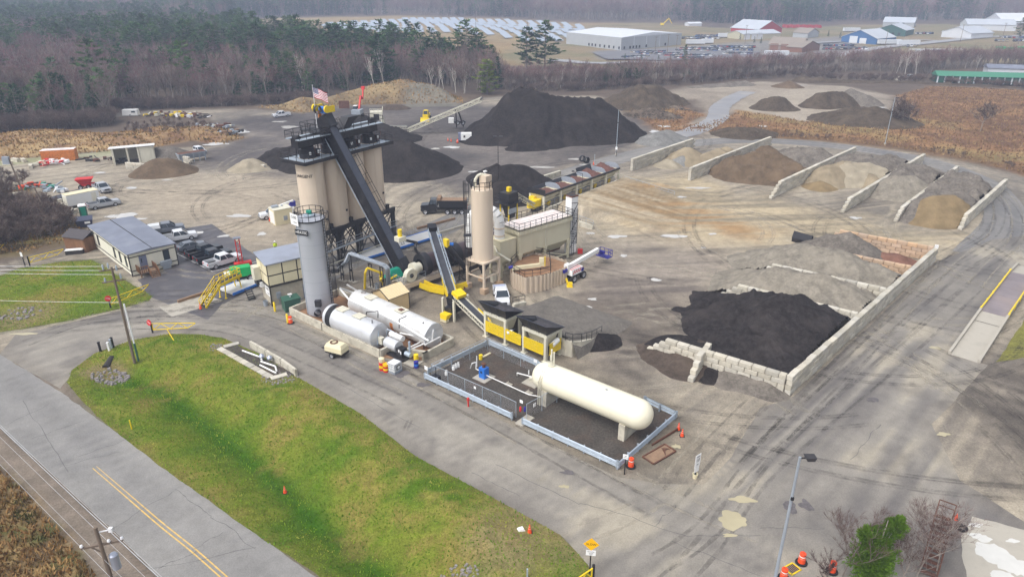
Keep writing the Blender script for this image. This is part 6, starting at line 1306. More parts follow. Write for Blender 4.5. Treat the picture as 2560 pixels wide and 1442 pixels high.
def conveyor(name,label,a,b_,w,cover='black_belt',frame='zinc_grey',truss=True,trail=False):
 a = Vector(a);b_ = Vector(b_);d = b_ - a;L = d.length;t = thing(name,label,'conveyor',a);t.rotation_euler = (0,-math.asin(d.z/L),math.atan2(d.y,d.x))
 m = MB();m.box((L/2,0,.12),(L,w*.74,.07));m.obj('belt',cover,t)
 m = MB()
 for s in (-1,1):
  m.bar((0,s*w/2,.1),(L,s*w/2,.1),.12,.2);m.bar((0,s*w/2,-.55),(L,s*w/2,-.55),.1)
  k = int(L/.9)
  for i in range(k): x0,x1 = L*i/k,L*(i+1)/k;m.bar((x0,s*w/2,-.55 if i % 2 else .1),(x1,s*w/2,.1 if i % 2 else -.55),.05);m.bar((x0,s*w/2,-.55),(x0,s*w/2,.1),.05)
 m.obj('truss',frame,t);m = MB()
 for i in range(int(L/1.1)): m.tube((1.1*i+.4,-w/2,.02),(1.1*i+.4,w/2,.02),.07,n=6)
 m.obj('idler','zinc_grey',t);m = MB();m.lathe([(.28,-w/2),(.28,w/2)],12,(0,0,-.1),'y');m.lathe([(.28,-w/2),(.28,w/2)],12,(L,0,-.1),'y');m.obj('pulley','black_steel',t);return t,L
c1,L1 = conveyor('inclined_conveyor','steep narrow conveyor with pale rails leading from the lump breaker up to the mixer',G(1130,735,2.2),Vector((-12.3,101.6,6.6)),1.15,frame='galvanised')
m = MB()
for s in (-1,1): m.rail([(1.5,s*.75,.1),(L1 - .6,s*.75,.1)],.75,.03,1.1)
m.obj('railing','galvanised',c1);m = MB();m.box((L1,0,.45),(1.2,1.3,.8));m.obj('head_hood','black_steel',c1);m = MB();m.box((1.6,.68,-.15),(4.2,.06,1.1));m.box((1.6,-.68,-.15),(4.2,.06,1.1));m.obj('guard','safety_yellow',c1)
c2,L2_ = conveyor('feed_conveyor','black belt conveyor running from under the yellow fenced bins to the lump breaker',Vector((-2.6,79.4,1.0)),G(1142,738,3.5),1.2,frame='cream_pale')
m = MB();m.box((1.9,-.66,.0),(3.4,.06,.8));m.obj('guard','safety_yellow',c2);m = MB();m.box((L2_ - .3,0,.5),(1.3,1.5,.5));m.obj('head_guard','safety_yellow',c2)
lbk = thing('lump_breaker','black lump breaker on cream legs with a yellow discharge chute','crusher',G(1140,790),R(52));m = MB()
for x in (-1.4,1.4):
 for y in (-1.0,1.0): m.bar((x,y,0),(x,y,3.0),.28)
m.obj('leg','cream_pale',lbk);m = MB();m.frust((.2,0,.9),(1.9,1.3),(.4,0,2.9),(2.5,1.8));m.box((-.9,0,1.3),(1.2,1.25,1.0));m.obj('hopper','black_steel',lbk)
for k in range(4): m = MB();m.box((-.9+.42*k,0,1.5+.33*k),(.1,1.5,.25));m.obj('rib','black_belt',lbk)
m = MB();m.frust((-2.2,0,.5),(.7,1.0),(-1.9,0,1.15),(1.1,1.3));m.obj('chute','safety_yellow',lbk);m = MB();m.box((-2.25,0,.3),(.6,1.05,.4));m.obj('lip','panel_cream',lbk)
m = MB();q0,q1,q2,q3 = (Vector(e_(1049,712,.9)),Vector(e_(1072,722,.6)),Vector(e_(1110,730,.6)),Vector(e_(1158,716,1.3)));tq = thing('belt_trough','bent yellow guard trough passing low beneath the steep narrow conveyor','guard',(q0.x,q0.y,0))
for a,b_ in ((q0,q1),(q1,q2),(q2,q3)): m.bar(a - Vector((q0.x,q0.y,0)),b_ - Vector((q0.x,q0.y,0)),.12,.85);m.bar(a+Vector((.55,.75,.05)) - Vector((q0.x,q0.y,0)),b_+Vector((.55,.75,.05)) - Vector((q0.x,q0.y,0)),.12,.85)
m.obj('side_panel','safety_yellow',tq);m = MB()
for a,b_ in ((q0,q1),(q1,q2),(q2,q3)): m.bar(a+Vector((.25,.4,-.35)) - Vector((q0.x,q0.y,0)),b_+Vector((.25,.4,-.35)) - Vector((q0.x,q0.y,0)),.9,.1)
m.obj('bottom','rust',tq)
sx0,sx1 = Vector(e_(1165,672,1.4)),Vector(e_(1118,615,5.6));m = MB();so_ = thing('slinger_pipe','dark inclined tube with yellow and blue drive leaning on the mixer','conveyor',(sx0.x,sx0.y,0));m.tube(sx0 - Vector((sx0.x,sx0.y,0)),sx1 - Vector((sx0.x,sx0.y,0)),.42,n=12);m.obj('tube','black_steel',so_);e1 = sx1 - Vector((sx0.x,sx0.y,0));m = MB();m.box(tuple(e1+Vector((-.1,0,.5))),(.5,.9,1.2),R(40));m.obj('guard','safety_yellow',so_);m = MB();m.tube(e1+Vector((.2,.1,.3)),e1+Vector((.9,.2,.2)),.25,n=10);m.obj('motor','blue_paint',so_)
p = G(1150,700);m = MB();m.bar((0,0,0),(0,0,3.4),.1)
for k in range(3): m.bar((0,0,.7),(.8*math.cos(k*2.1),.8*math.sin(k*2.1),0),.08)
m.obj('frame','black_steel',thing('pipe_stand','lone black tripod stand by the dust silo legs','pipe stand',p))
RA_,RB_ = G(1213,839),G(1366,905);rz_ = ang(RA_,RB_);rl = (RB_ - RA_).length;rd = 2.7
for k,(s0,lab) in enumerate(((0,'recycled feed bin with black flared hopper, nearer the lump breaker'),(rl - 3.7,'recycled feed bin with black flared hopper, nearer the curved ramp wall'))):
 t = thing('feed_bin',lab,'feed bin',RA_+(RB_ - RA_).normalized()*s0,rz_,'recycled asphalt feed bins');w = 3.7
 for x in (.15,w - .15):
  for y in (0,rd): m = MB();m.bar((x,y,0),(x,y,3.3),.36,.34);m.box((x,y,.05),(.7,.7,.1));m.obj('leg','cream_pale',t)
 m = MB()
 for y in (0,rd): m.box((w/2,y,3.35),(w+.2,.3,.35))
 for x in (0,w): m.box((x+(.1 if x==0 else -.1),rd/2,3.35),(.3,rd,.35))
 m.obj('top_frame','cream_pale',t)
 m = MB();m.add([(.1,.1,3.5),(w - .1,.1,3.5),(w - .1,rd - .1,3.5),(.1,rd - .1,3.5),(-.45,-.75,5.1),(w+.45,-.75,5.1),(w+.45,rd+.1,3.8),(-.45,rd+.1,3.8)],[(0,1,5,4),(1,2,6,5),(2,3,7,6),(3,0,4,7)])
 m.add([(.16,.16,3.5),(w - .16,.16,3.5),(w - .16,rd - .16,3.5),(.16,rd - .16,3.5),(-.38,-.66,5.1),(w+.38,-.66,5.1),(w+.38,rd+.04,3.8),(-.38,rd+.04,3.8)],[(4,5,1,0),(5,6,2,1),(6,7,3,2),(7,4,0,3)]);m.obj('hopper','black_steel',t)
 m = MB();q4 = [(-.45,-.75,5.1),(w+.45,-.75,5.1),(w+.45,rd+.1,3.8),(-.45,rd+.1,3.8)];[m.bar(q4[i],q4[(i+1) % 4],.07) for i in range(4)];[m.bar((w*i/3,-.02 - .36*0,3.5),(w*i/3,-.72,5.05),.05) for i in (1,2)];m.obj('hopper_rim','conveyor_cover',t)
 m = MB();m.box((w/2,rd/2,3.5),(w - .3,rd - .3,.1));m.obj('fill','fill_black',t)
 m = MB();m.frust((w/2,rd/2,1.6),(w - .9,.9),(w/2,rd/2,3.3),(w - .4,rd - .5));m.obj('lower_hopper','cream',t)
 m = MB();m.box((w/2,rd*.5,1.35),(w - .3,1.1,.16));m.obj('belt','black_belt',t);m = MB()
 for i in range(9): m.tube((.5+i*.34,rd*.2,1.75),(.5+i*.34,rd*.32,1.9),.07,n=6)
 m.obj('idler','cream_pale',t)
 m = MB();m.tube((w+.1,.9,2.0),(w+.1,2.0,2.3),.33,n=12) if k else m.tube((w+.3,-.1,1.9),(w+.9,.2,2.1),.28,n=12);m.obj('motor','white_paint',t)
yg = thing('yellow_guard','long yellow mesh guard fence fixed along the recycled feed bins','guard fence',RA_,rz_)
xs_ = [.35,3.35,3.75,rl - 3.75,rl - 3.35,rl - .35]
for a,b_ in ((.35,3.4),(3.75,rl - 3.9),(rl - 3.4,rl - .35)):
 m = MB();m.quad((a,-.22,.95),(b_,-.22,.95),(b_,-.22,2.35),(a,-.22,2.35));pn = m.obj('mesh_panel','yellow_mesh',yg);m = MB()
 for zz in (.95,2.35): m.bar((a,-.22,zz),(b_,-.22,zz),.07)
 for i in range(4): x = a+(b_ - a)*i/3;m.bar((x,-.22,.95),(x,-.22,2.35),.06)
 m.bar((a,-.2,.95),(b_,-.2,2.35),.04);m.bar((a,-.2,2.35),(b_,-.2,.95),.04);m.obj('frame','safety_yellow',pn)
m = MB();m.add([(rl+.22,.25,.95),(rl+.22,rd - .2,.95),(rl+.22,rd - .2,2.35),(rl+.22,.25,2.35)],[(0,1,2,3)]);pn = m.obj('mesh_panel','yellow_mesh',yg);m = MB();m.bar((rl+.22,.2,.95),(rl+.22,rd - .2,.95),.07);m.bar((rl+.22,.2,2.35),(rl+.22,rd - .2,2.35),.07);m.bar((rl+.22,.2,.95),(rl+.22,rd - .2,2.35),.05);m.bar((rl+.22,rd/2,.95),(rl+.22,rd/2,2.35),.06);m.obj('frame','safety_yellow',pn)
rmA = RA_+Vector((-RU.x*0,0,0));bu_ = (RB_ - RA_).normalized();bv_ = Vector((-bu_.y,bu_.x,0))
def rq(u,v,z): p = RA_+bu_*u+bv_*v;return (p.x,p.y,z)
m = MB();NU,NV = 16,18
vs = [];
for j in range(NV+1):
 for i in range(NU+1):
  u = -1.5+(rl+4)*i/NU;v = rd+.25+13*j/NV;e = min(1,i/2,(NU - i)/1.5);z = 2.5*(1 - j/NV) **.9*e+.12*math.sin(i*1.7+j)*(1 - j/NV);vs.append(rq(u,v,max(-.1,z) if e > 0 else -.1))
m.add(vs,[(j*(NU+1)+i,j*(NU+1)+i+1,(j+1)*(NU+1)+i+1,(j+1)*(NU+1)+i) for j in range(NV) for i in range(NU)],True);mk('ramp_soil',lin(122,116,108),.92,var=.2,scale=.6,fine=.3,fscale=7,bump=.5,grime=.5,gcol=lin(108,102,98),gscale=.3);o = m.obj('ramp','ramp_soil');struct(o)
rw = thing('ramp_wall','curved white concrete ramp wall with black handrail beside the feed bins','retaining wall',(0,0,0));W_ = [G(1398,882),G(1412,888),G(1430,892),G(1452,884),G(1478,866),G(1503,846)];hh = [2.1,2.1,2.05,1.7,1.1,.75];m = MB()
for (a,ha),(b_,hb) in zip(zip(W_[:-1],hh[:-1]),zip(W_[1:],hh[1:])):
 d = (b_ - a).normalized();nv = Vector((-d.y,d.x,0))*.35;m.add([tuple(a - nv*.3),tuple(b_ - nv*.3),tuple(b_+nv),tuple(a+nv),tuple(a - nv*.2+Vector((0,0,ha))),tuple(b_ - nv*.2+Vector((0,0,hb))),tuple(b_+nv+Vector((0,0,hb))),tuple(a+nv+Vector((0,0,ha)))],[(3,2,1,0),(4,5,6,7),(0,1,5,4),(1,2,6,5),(2,3,7,6),(3,0,4,7)])
m.obj('wall','barrier_concrete',rw);m = MB();m.rail([tuple(a+Vector((0,0,h_))) for a,h_ in zip(W_[1:],hh[1:])],1.05,.03,1.4);m.obj('railing','black_steel',rw)
rw2 = thing('ramp_wall','short far ramp wall with black handrail behind the feed bins','retaining wall',(0,0,0));a,b_ = G(1282,792),G(1312,782);m = MB();m.bar(a+Vector((0,0,1.0)),b_+Vector((0,0,.8)),.5,1.9);m.obj('wall','barrier_concrete',rw2);m = MB();m.rail([a+Vector((0,0,1.9)),b_+Vector((0,0,1.7))],1.0,.03,1.0);m.obj('railing','black_steel',rw2)
m = MB();m.box((0,0,.35),(3.0,1.6,.06));o = m.obj('steel_plate','sign_red',None,G(1325,795,1.4),R(-35));tag(o,'red painted steel plate lying on the ramp behind the feed bins','steel plate')
CA = G(1358,528);CBp = G(1546,456);cz = ang(CA,CBp);cl_ = (CBp - CA).length;bw = cl_/5;cd = 3.4
cfl = ['first cold feed bin, the one ending in a black plate, grey and red fill','second cold feed bin, dark red fill','third cold feed bin, red fill with a pale curved divider','fourth cold feed bin, heaped red fill in front of a dark back plate','fifth cold feed bin, brown heaped fill at the far end']
for k in range(5):
 t = thing('cold_feed_bin',cfl[k],'feed bin',CA+(CBp - CA).normalized()*bw*k,cz,'cold feed bins in a row')
 for x in (.15,)+((bw - .15,) if k==4 else ()):
  for y in (0,cd): m = MB();m.bar((x,y,0),(x,y,3.0),.4,.34);m.obj('leg','cream_pale',t)
 m = MB();m.add([(0,-.1,3.2),(bw - .1,-.1,3.2),(bw - .1,cd+.1,3.2),(0,cd+.1,3.2),(.8,cd*.32,1.25),(bw - .9,cd*.32,1.25),(bw - .9,cd*.68,1.25),(.8,cd*.68,1.25)],[(4,5,1,0),(5,6,2,1),(6,7,3,2),(7,4,0,3)]);m.obj('hopper','cream',t)
 m = MB();m.box((bw/2,-.12,3.25),(bw,.22,.42));m.obj('rim','black_steel',t)
 for zz in (2.0,2.6): m = MB();m.bar((.1,-.03,zz),(bw - .1,-.03,zz),.1);m.obj('stiffener','cream_pale',t)
 m = MB();poly = [(-.25,3.2),(.4,4.0),(1.2,4.3),(cd - .8,4.3),(cd+.4,4.0),(cd+.4,3.2)];m.add([(bw - .06,y,z) for y,z in poly]+[(bw+.02,y,z) for y,z in poly],[tuple(range(6)),tuple(range(11,5,-1))]+[(i,6+i,6+(i+1) % 6,(i+1) % 6) for i in range(6)]);m.obj('divider','zinc_grey',t)
 m = MB();m.add([(0,cd+.1,3.2),(bw,cd+.1,3.2),(bw,cd+.7,3.8+.9*(k==3)),(0,cd+.7,3.8+.9*(k==3)),(0,cd+.18,3.2),(bw,cd+.18,3.2),(bw,cd+.78,3.8+.9*(k==3)),(0,cd+.78,3.8+.9*(k==3))],[(0,1,2,3),(7,6,5,4),(2,6,7,3)]);m.obj('back_plate','black_steel',t)
 m = MB();nx,ny = 9,7;hp__ = [.2,.3,.5,1.1,1.3][k];m.add([(.1+(bw - .3)*i/nx,(cd)*j/ny,3.0+hp__*math.sin(PI*i/nx)*(.3+.9*j/ny)+.12*math.sin(i*2.1+j*1.3)) for j in range(ny+1) for i in range(nx+1)],[(j*(nx+1)+i,j*(nx+1)+i+1,(j+1)*(nx+1)+i+1,(j+1)*(nx+1)+i) for j in range(ny) for i in range(nx)],True);m.obj('fill','fill_red',t)
 m = MB();m.box((bw/2,cd/2,1.05),(bw,1.0,.12));m.obj('belt','black_belt',t);m = MB();m.box((bw*.45,.8,.85),(.7,.7,.6));m.box((bw*.45,.5,1.3),(.4,.4,.35));m.obj('drive_guard','safety_yellow',t)
 m = MB();m.rail([(0,.35,.6),(bw,.35,.6)],.9,.03,1.4,False);m.obj('railing','zinc_grey',t)
 if k==0:
  m = MB();m.box((-.06,cd/2,3.75),(.1,cd+.9,1.15));m.obj('end_plate','black_steel',t)
lp = thing('bracket_light','black bracket floodlight above the back of the cold feed bins','light',G(1455,462,3.0));m = MB();m.bar((0,0,0),(0,0,2.4),.1);m.bar((0,0,2.3),(-1.9,-.2,2.9),.08);m.box((-2.0,-.2,2.9),(.5,.3,.2));m.obj('bracket','black_steel',lp)
for (a,b_,lab,ha,hb) in ((G(1560,462),G(1685,496),'long pale ramp curb with grey handrail at the far end of the cold feed bins',.9,.4),(G(1446,566),G(1481,574),'short pale ramp curb with handrail beside the exhaust stack',1.0,.7)):
 t = thing('ramp_curb',lab,'retaining wall',(0,0,0));m = MB();m.add([tuple(a),tuple(b_),tuple(b_+Vector((.2,.5,0))),tuple(a+Vector((.2,.5,0))),tuple(a+Vector((0,0,ha))),tuple(b_+Vector((0,0,hb))),tuple(b_+Vector((.2,.5,hb))),tuple(a+Vector((.2,.5,ha)))],[(3,2,1,0),(4,5,6,7),(0,1,5,4),(1,2,6,5),(2,3,7,6),(3,0,4,7)]);m.obj('curb','barrier_concrete',t);m = MB();m.rail([a+Vector((.1,.2,ha)),b_+Vector((.1,.2,hb))],1.0,.03,1.7);m.obj('railing','zinc_grey',t)
for i in range(9):
 p = lerp(CA,CBp,(i+.5)/9);o = link('curb_block',block_mesh(3.0,.5,1.0+.05*i,'barrier_concrete'),None,(p.x+RN.x*1.0,p.y+RN.y*1.0,.45),cz);tag(o,'pale concrete ramp block lined up in front of the cold feed bins','barrier','concrete blocks along the cold feed ramp')
sc_ = thing('scalping_screen','black scalping screen on yellow legs at the head of the cold feed belt','screen',G(1272,562),cz);m = MB()
for x in (-1.2,1.2):
 for y in (-1,1): m.bar((x,y,0),(x,y,4.4),.2)
m.obj('leg','safety_yellow',sc_);m = MB();m.box((0,0,5.5),(2.6,2.2,1.7));m.obj('screen_box','black_steel',sc_);m = MB();m.box((0,0,4.45),(4.0,3.4,.12));m.rail([(-2,-1.7,4.5),(2,-1.7,4.5),(2,1.7,4.5),(-2,1.7,4.5),(-2,-1.7,4.5)],1.1,.03,1.3);m.obj('platform','black_steel',sc_);m = MB();m.box((.3,.2,6.7),(.7,.7,.9));m.obj('motor_guard','safety_yellow',sc_);m = MB();m.frust((.4,0,1.4),(1.2,1.2),(.2,0,4.3),(2.4,2.0));m.obj('discharge_hopper','black_steel',sc_)
m = MB();m.box((-1.2,-1.9,3.4),(2.2,.1,.9));m.obj('stair_side','zinc_grey',sc_)
p1 = CA+(CBp - CA).normalized()*-.5+Vector((-RN.x*1.6,-RN.y*1.6,0));c3,L3 = conveyor('gathering_conveyor','short inclined conveyor feeding the scalping screen',Vector((p1.x,p1.y,1.0)),G(1276,560)+Vector((.6,.6,5.9)),1.1,frame='cream_pale')
ye = thing('tail_guard','large yellow tail guard boxes at the start of the cold feed belt','guard',CA+Vector((-1.8,.3,0)),cz);m = MB();m.box((0,0,1.5),(2.6,1.6,1.5));m.box((1.2,1.0,2.2),(1.8,1.2,.8));m.obj('panel','safety_yellow',ye);m = MB();m.box((.6,-.2,.4),(2.2,1.4,.8));m.obj('base','black_steel',ye)
MB().path([(0,0,0),(0,0,1.9),(0,0,2.0)],.2,10).obj('post','black_steel',thing('black_hopper_post','black post with funnel top behind the baghouse roof','post',G(1295,578)))
c4,L4 = conveyor('mixer_feed_conveyor','pale slatted conveyor partly hidden behind the dust silo duct',G(1262,575)+Vector((0,0,1.2)),Vector((-4.5,106,4.2)),1.1,frame='cream_pale')
mk('deck_white',lin(206,206,204),.6,var=.06,scale=.5,grime=.4,gcol=lin(176,168,150),gscale=.3)
def bridge(name,label,a,b_,w,z,edge,deck='deck_white',secs=3,aprons=()):
 a = Vector(a[:2]+(0,) if isinstance(a,tuple) else (a.x,a.y,0));b_ = Vector((b_.x,b_.y,0));d = b_ - a;L = d.length;t = thing(name,label,'weighbridge',a,math.atan2(d.y,d.x))
 for i in range(secs): m = MB();m.box((L*(i+.5)/secs,0,z - .12),(L/secs - .04,w,.24));m.obj('deck_panel',deck,t)
 for s in (-1,1): m = MB();m.box((L/2,s*(w/2+.1),z - .12),(L,.16,.36));m.obj('edge_rail',edge,t)
 return t,L
w0,w1 = G(905,645),G(1088,588);t1,LW = bridge('weighbridge','pale truck scale deck with blue sides behind the steep conveyor',w0,w1,3.2,.55,'blue_paint',secs=4)
for a,b_,lab in ((G(1043,574),G(1137,549),'brown timber edge beam beyond the truck scale'),(G(1090,588),G(1162,566),'pale concrete edge beam leading onto the truck scale'),(G(445,757),G(530,729),'long brown timber edge beam in front of the yellow stair')):
 m = MB();m.bar((0,0,0),tuple(b_ - a),.3,.45);o = m.obj('edge_beam','wood_deck' if 'timber' in lab else 'concrete_slab',None,a+Vector((0,0,.2)));tag(o,lab,'edge beam')
s0,s1 = G(565,735),G(640,705);t2,_ = bridge('weighbridge','truck scale with blue sides between the yellow stair and the control house',s0,s1,3.2,.5,'blue_paint',secs=2)
sc0,sc1 = G(2483,797),G(2600,668);mid = lerp(G(2447,790),G(2515,808),.5)
q0,q1,q2,q3 = G(2447,788),G(2515,806),G(2530,680),G(2620,700)
ax0 = lerp(q0,q1,.5);dirb = (G(2530,680) - G(2447,788)).normalized();wb = (q1 - q0).length
mk('deck_steel',lin(140,130,132),.5,.2,var=.15,scale=.4,grime=.5,gcol=lin(168,150,142),gscale=.25)
t3,L3b = bridge('weighbridge','large outdoor truck scale with yellow guard rails near the right edge',ax0,ax0+dirb*19,wb - .2,.75,'concrete_slab','deck_steel',5)
for s in (-1,1):
 m = MB();m.bar((0,s*wb/2,1.15),(19,s*wb/2,1.15),.16);
 for i in range(6): m.box((.3+3.65*i,s*(wb/2+.05),.85),(.25,.2,.7))
 m.obj('guard_rail','safety_yellow',t3)
ap = thing('scale_apron','sloping concrete approach slab with curbs at the low end of the large truck scale','concrete ramp',ax0,math.atan2(dirb.y,dirb.x));la = (G(2382,888) - q0).length
m = MB();m.add([(-la,-wb/2,.02),(0,-wb/2,.02),(0,wb/2,.02),(-la,wb/2,.02),(-la,-wb/2,.05),(-.02,-wb/2,.74),(-.02,wb/2,.74),(-la,wb/2,.05)],[(4,5,6,7),(0,1,5,4),(2,3,7,6),(3,0,4,7),(1,2,6,5)]);m.obj('slab','concrete_slab',ap)
for s in (-1,1): m = MB();m.bar((-la,s*wb/2,.25),(0,s*wb/2,.95),.3,.4);m.obj('curb','concrete_slab',ap)
m = MB();m.box((-la*.24,0,.62),(.05,wb - .3,.02));m.obj('joint','trim_dark',ap)
ap2 = thing('scale_apron','concrete approach slab at the high end of the large truck scale by the road bend','concrete ramp',ax0+dirb*19,math.atan2(dirb.y,dirb.x));m = MB();m.add([(.02,-wb/2,.74),(6,-wb/2,.05),(6,wb/2,.05),(.02,wb/2,.74)],[(0,1,2,3)]);m.obj('slab','concrete_slab',ap2);m = MB();m.bar((0,wb/2,.95),(6,wb/2,.3),.3,.4);m.obj('curb','concrete_slab',ap2)
ya,yb = G(508,770),G(557,745);ys = thing('yellow_stair','yellow steel access stair and platform by the truck scale','stair',ya,ang(ya,yb));ln_ = 3.3;H_ = 2.4
for i in range(9): MB().box((.25+ln_*i/9,0,.25+H_*i/9),(.32,1.0,.06)).obj('tread','black_steel',ys)
for s in (-.55,.55): MB().bar((0,s,.1),(ln_,s,H_),.09,.34).obj('stringer','safety_yellow',ys)
m = MB();m.box((ln_+1.9,0,H_),(3.9,1.2,.1));m.obj('platform','black_steel',ys);m = MB();m.bar((ln_,-.6,H_ - .1),(ln_+3.9,-.6,H_ - .1),.08,.45);m.bar((ln_,.6,H_ - .1),(ln_+3.9,.6,H_ - .1),.08,.45);m.obj('edge_beam','safety_yellow',ys)
m = MB()
for s in (-.55,.55): m.rail([(0,s,.15),(ln_,s,H_)],1.0,.035,.8);m.rail([(ln_,s,H_),(ln_+3.8,s,H_)],1.05,.035,.7)
m.rail([(ln_+3.8,-.55,H_),(ln_+3.8,.55,H_)],1.05,.035,.6);m.obj('railing','safety_yellow',ys)
for x in (ln_+.4,ln_+3.6):
 for s in (-.55,.55): m = MB();m.bar((x,s,0),(x+(.3 if x < 5 else -.3),s,H_),.12);m.box((x,s,.03),(.3,.3,.06));m.obj('leg','safety_yellow',ys)
m = MB();m.box((1.1,-.62,1.7),(.5,.03,.35));m.obj('notice','sign_white',ys)
# ================================================================PROPANE YARD
PA,PB = G(1361,938,2.9),G(1600,1036,2.9);pz = ang(PA,PB);PL_ = (PB - PA).length;pr_ = 1.55
pt = thing('propane_tank','huge cream propane tank with rounded ends on concrete saddles','tank',(PA.x,PA.y,0),pz)
prof = [(pr_*math.sin(a),-pr_*math.cos(a)*.95+.2) for a in [i*PI/2/10 for i in range(11)]]+[(pr_*math.cos(a),PL_ - .2+pr_*math.sin(a)*.95) for a in [i*PI/2/10 for i in range(11)]]
prof[0] = (.01,prof[0][1]);prof[-1] = (.01,prof[-1][1])
MB().lathe(prof,48,(0,0,2.9),'x').obj('shell','lpg_cream',pt)
for k in range(6): x = .6+(PL_ - 1.2)*k/5;MB().lathe([(pr_,x - .04),(pr_+.012,x - .03),(pr_+.012,x+.03),(pr_,x+.04)],48,(0,0,2.9),'x').obj('weld_ring','lpg_cream',pt)
for x in (.9,PL_ - 1.2):
 m = MB();m.add([(x - .35,-1.3,0),(x+.35,-1.3,0),(x+.35,1.3,0),(x - .35,1.3,0),(x - .35,-1.3,1.85),(x+.35,-1.3,1.85),(x+.35,1.3,1.85),(x - .35,1.3,1.85)],[(3,2,1,0),(4,5,6,7),(0,1,5,4),(1,2,6,5),(2,3,7,6),(3,0,4,7)]);m.obj('saddle','barrier_concrete',pt)
m = MB();m.lathe([(.38,0),(.38,.2),(.25,.22),(.2,.6)],16,(.9,0,4.4));m.tube((.9,0,4.9),(.9,0,6.4),.1,n=8);m.tube((1.15,.1,4.6),(1.15,.1,6.1),.09,n=8);m.tube((.7,.1,4.6),(.7,.1,5.6),.07,n=8);m.obj('valve_stack','cream_pale',pt)
m = MB();m.path([(.5,.1,4.45),(.5,-1.0,4.1),(.5,-1.75,3.2),(.5,-1.75,.3)],.05,6);m.path([(.75,.1,4.45),(.75,-1.0,4.1),(.75,-1.75,3.2),(.75,-1.75,.3)],.05,6);m.obj('riser_pipe','cream_pale',pt)
m = MB();m.lathe([(.11,-.01),(.17,0),(.17,.02),(.11,.02)],16,(0,0,0));rg = m.obj('logo','sign_red',pt,(PL_+.55,-1.18,3.05));rg.rotation_euler = (R(90),0,R(50));MB().lathe([(.001,.012),(.11,.012)],16).obj('logo_disc','sign_white',rg)
for x,y,z in ((PL_*.68,-.3,4.43),): MB().box((x,y,z),(.25,.2,.05)).obj('lifting_plate','zinc_grey',pt)
def guardrail(label,a,b_,tiers=(.78,.42)):
 a = Vector(a);b_ = Vector(b_);L = (b_ - a).length;t = thing('guard_rail',label,'guard rail',a,ang(a,b_),'steel guard rails round the propane yard');n = max(2,round(L/1.9))
 for i in range(n+1): m = MB();m.box((L*i/n,.16,.45),(.12,.18,.95));m.obj('post','zinc_grey',t)
 for z in tiers:
  m = MB();pf = [(-.045,.155),(.05,.10),(.05,.05),(-.03,.0),(.05,-.05),(.05,-.10),(-.045,-.155)];vs = [(x,-y,z+zz) for x in (0,L) for y,zz in pf];k = len(pf)
  vs += [(x,-y+.02,z+zz) for x in (0,L) for y,zz in pf];m.add(vs,[(i,i+1,k+i+1,k+i) for i in range(k - 1)]+[(2*k+k+i,2*k+k+i+1,2*k+i+1,2*k+i) for i in range(k - 1)]);bm_ = m.obj('beam','galvanised',t)
  m = MB();m.lathe([(.15,z - .16),(.16,z),(.15,z+.16)],10,(0,.08,0));m.lathe([(.15,z - .16),(.16,z),(.15,z+.16)],10,(L,.08,0));m.obj('end_cap','galvanised',bm_)
 return t
guardrail('steel guard rail along the drive, the run with the red hydrant before it',G(1062,950),G(1278,1051))
guardrail('double steel guard rail along the drive in front of the propane tank',G(1306,1064),G(1540,1172))
guardrail('double steel guard rail on the short side beside the orange drum',G(1547,1174),G(1688,1050))
guardrail('steel guard rail at the back of the propane tank beyond its rounded end',G(1690,1046),G(1612,1008))
guardrail('steel guard rail on the short side of the pump yard facing the containment',G(1072,938),G(1216,868))
guardrail('steel guard rail at the back of the pump yard below the yellow guard fence',G(1222,866),G(1400,945))
def fence(label,pts,h=1.9,step=2.6):
 p0 = Vector(pts[0]);t = thing('chain_fence',label,'fence',p0,0,'chain link fences of the pump yard')
 for a,b_ in zip(pts[:-1],pts[1:]):
  a = Vector(a) - p0;b_ = Vector(b_) - p0;n = max(1,round((b_ - a).length/step));rz = ang(a,b_);L = (b_ - a).length
  for i in range(n+1): q = lerp(a,b_,i/n);m = MB();m.tube(q,q+Vector((0,0,h)),.035,n=6);m.obj('post','galvanised',t)
  m = MB();m.tube(a+Vector((0,0,h)),b_+Vector((0,0,h)),.025,n=6);m.obj('top_rail','galvanised',t)
  m = MB();m.quad((0,0,.05),(L,0,.05),(L,0,h),(0,0,h));m.obj('mesh_panel','chain_link',t,a,rz)
 return t
fence('chain link fence round the rear of the pump yard',[G(1080,946),G(1219,878),G(1345,936)])
fence('chain link fence behind the front guard rail of the pump yard',[G(1080,946),G(1252,1024),G(1290,1043)])
fence('chain link gate panel between the pump yard and the propane tank',[G(1316,1048),G(1392,1006)])
def sign_on(label,px,py,z,w,h,rz,m='sign_white',txt=None,s=.12):
 b = MB();b.box((0,0,0),(w,.03,h));o = b.obj('notice',m,None,G(px,py)+Vector((0,0,z)),rz);tag(o,label,'sign')
 if txt:
  for i,tx in enumerate(txt): text(tx,s,'sign_red' if i==0 else 'letter_black',o,(0,-.02,h*(.25 - .4*i)),(PI/2,0,0))
 return o
sign_on('white notice at the near corner of the fence by the red paint marks',1067,952,1.7,.5,.45,AZ);sign_on('white notice on the far short fence of the pump yard',1107,934,1.75,.4,.35,R(40));sign_on('white notice on the front fence above the reddish soil',1188,1000,1.6,.3,.3,AZ)
sign_on('white notice on the gate panel beside the propane tank',1336,1042,1.5,.4,.4,R(50));sign_on('white notice on the gate post near the extinguishers',1303,1048,2.2,.4,.35,AZ);sign_on('white notice on the rear fence close to the propane tank',1338,934,1.7,.5,.4,AZ)
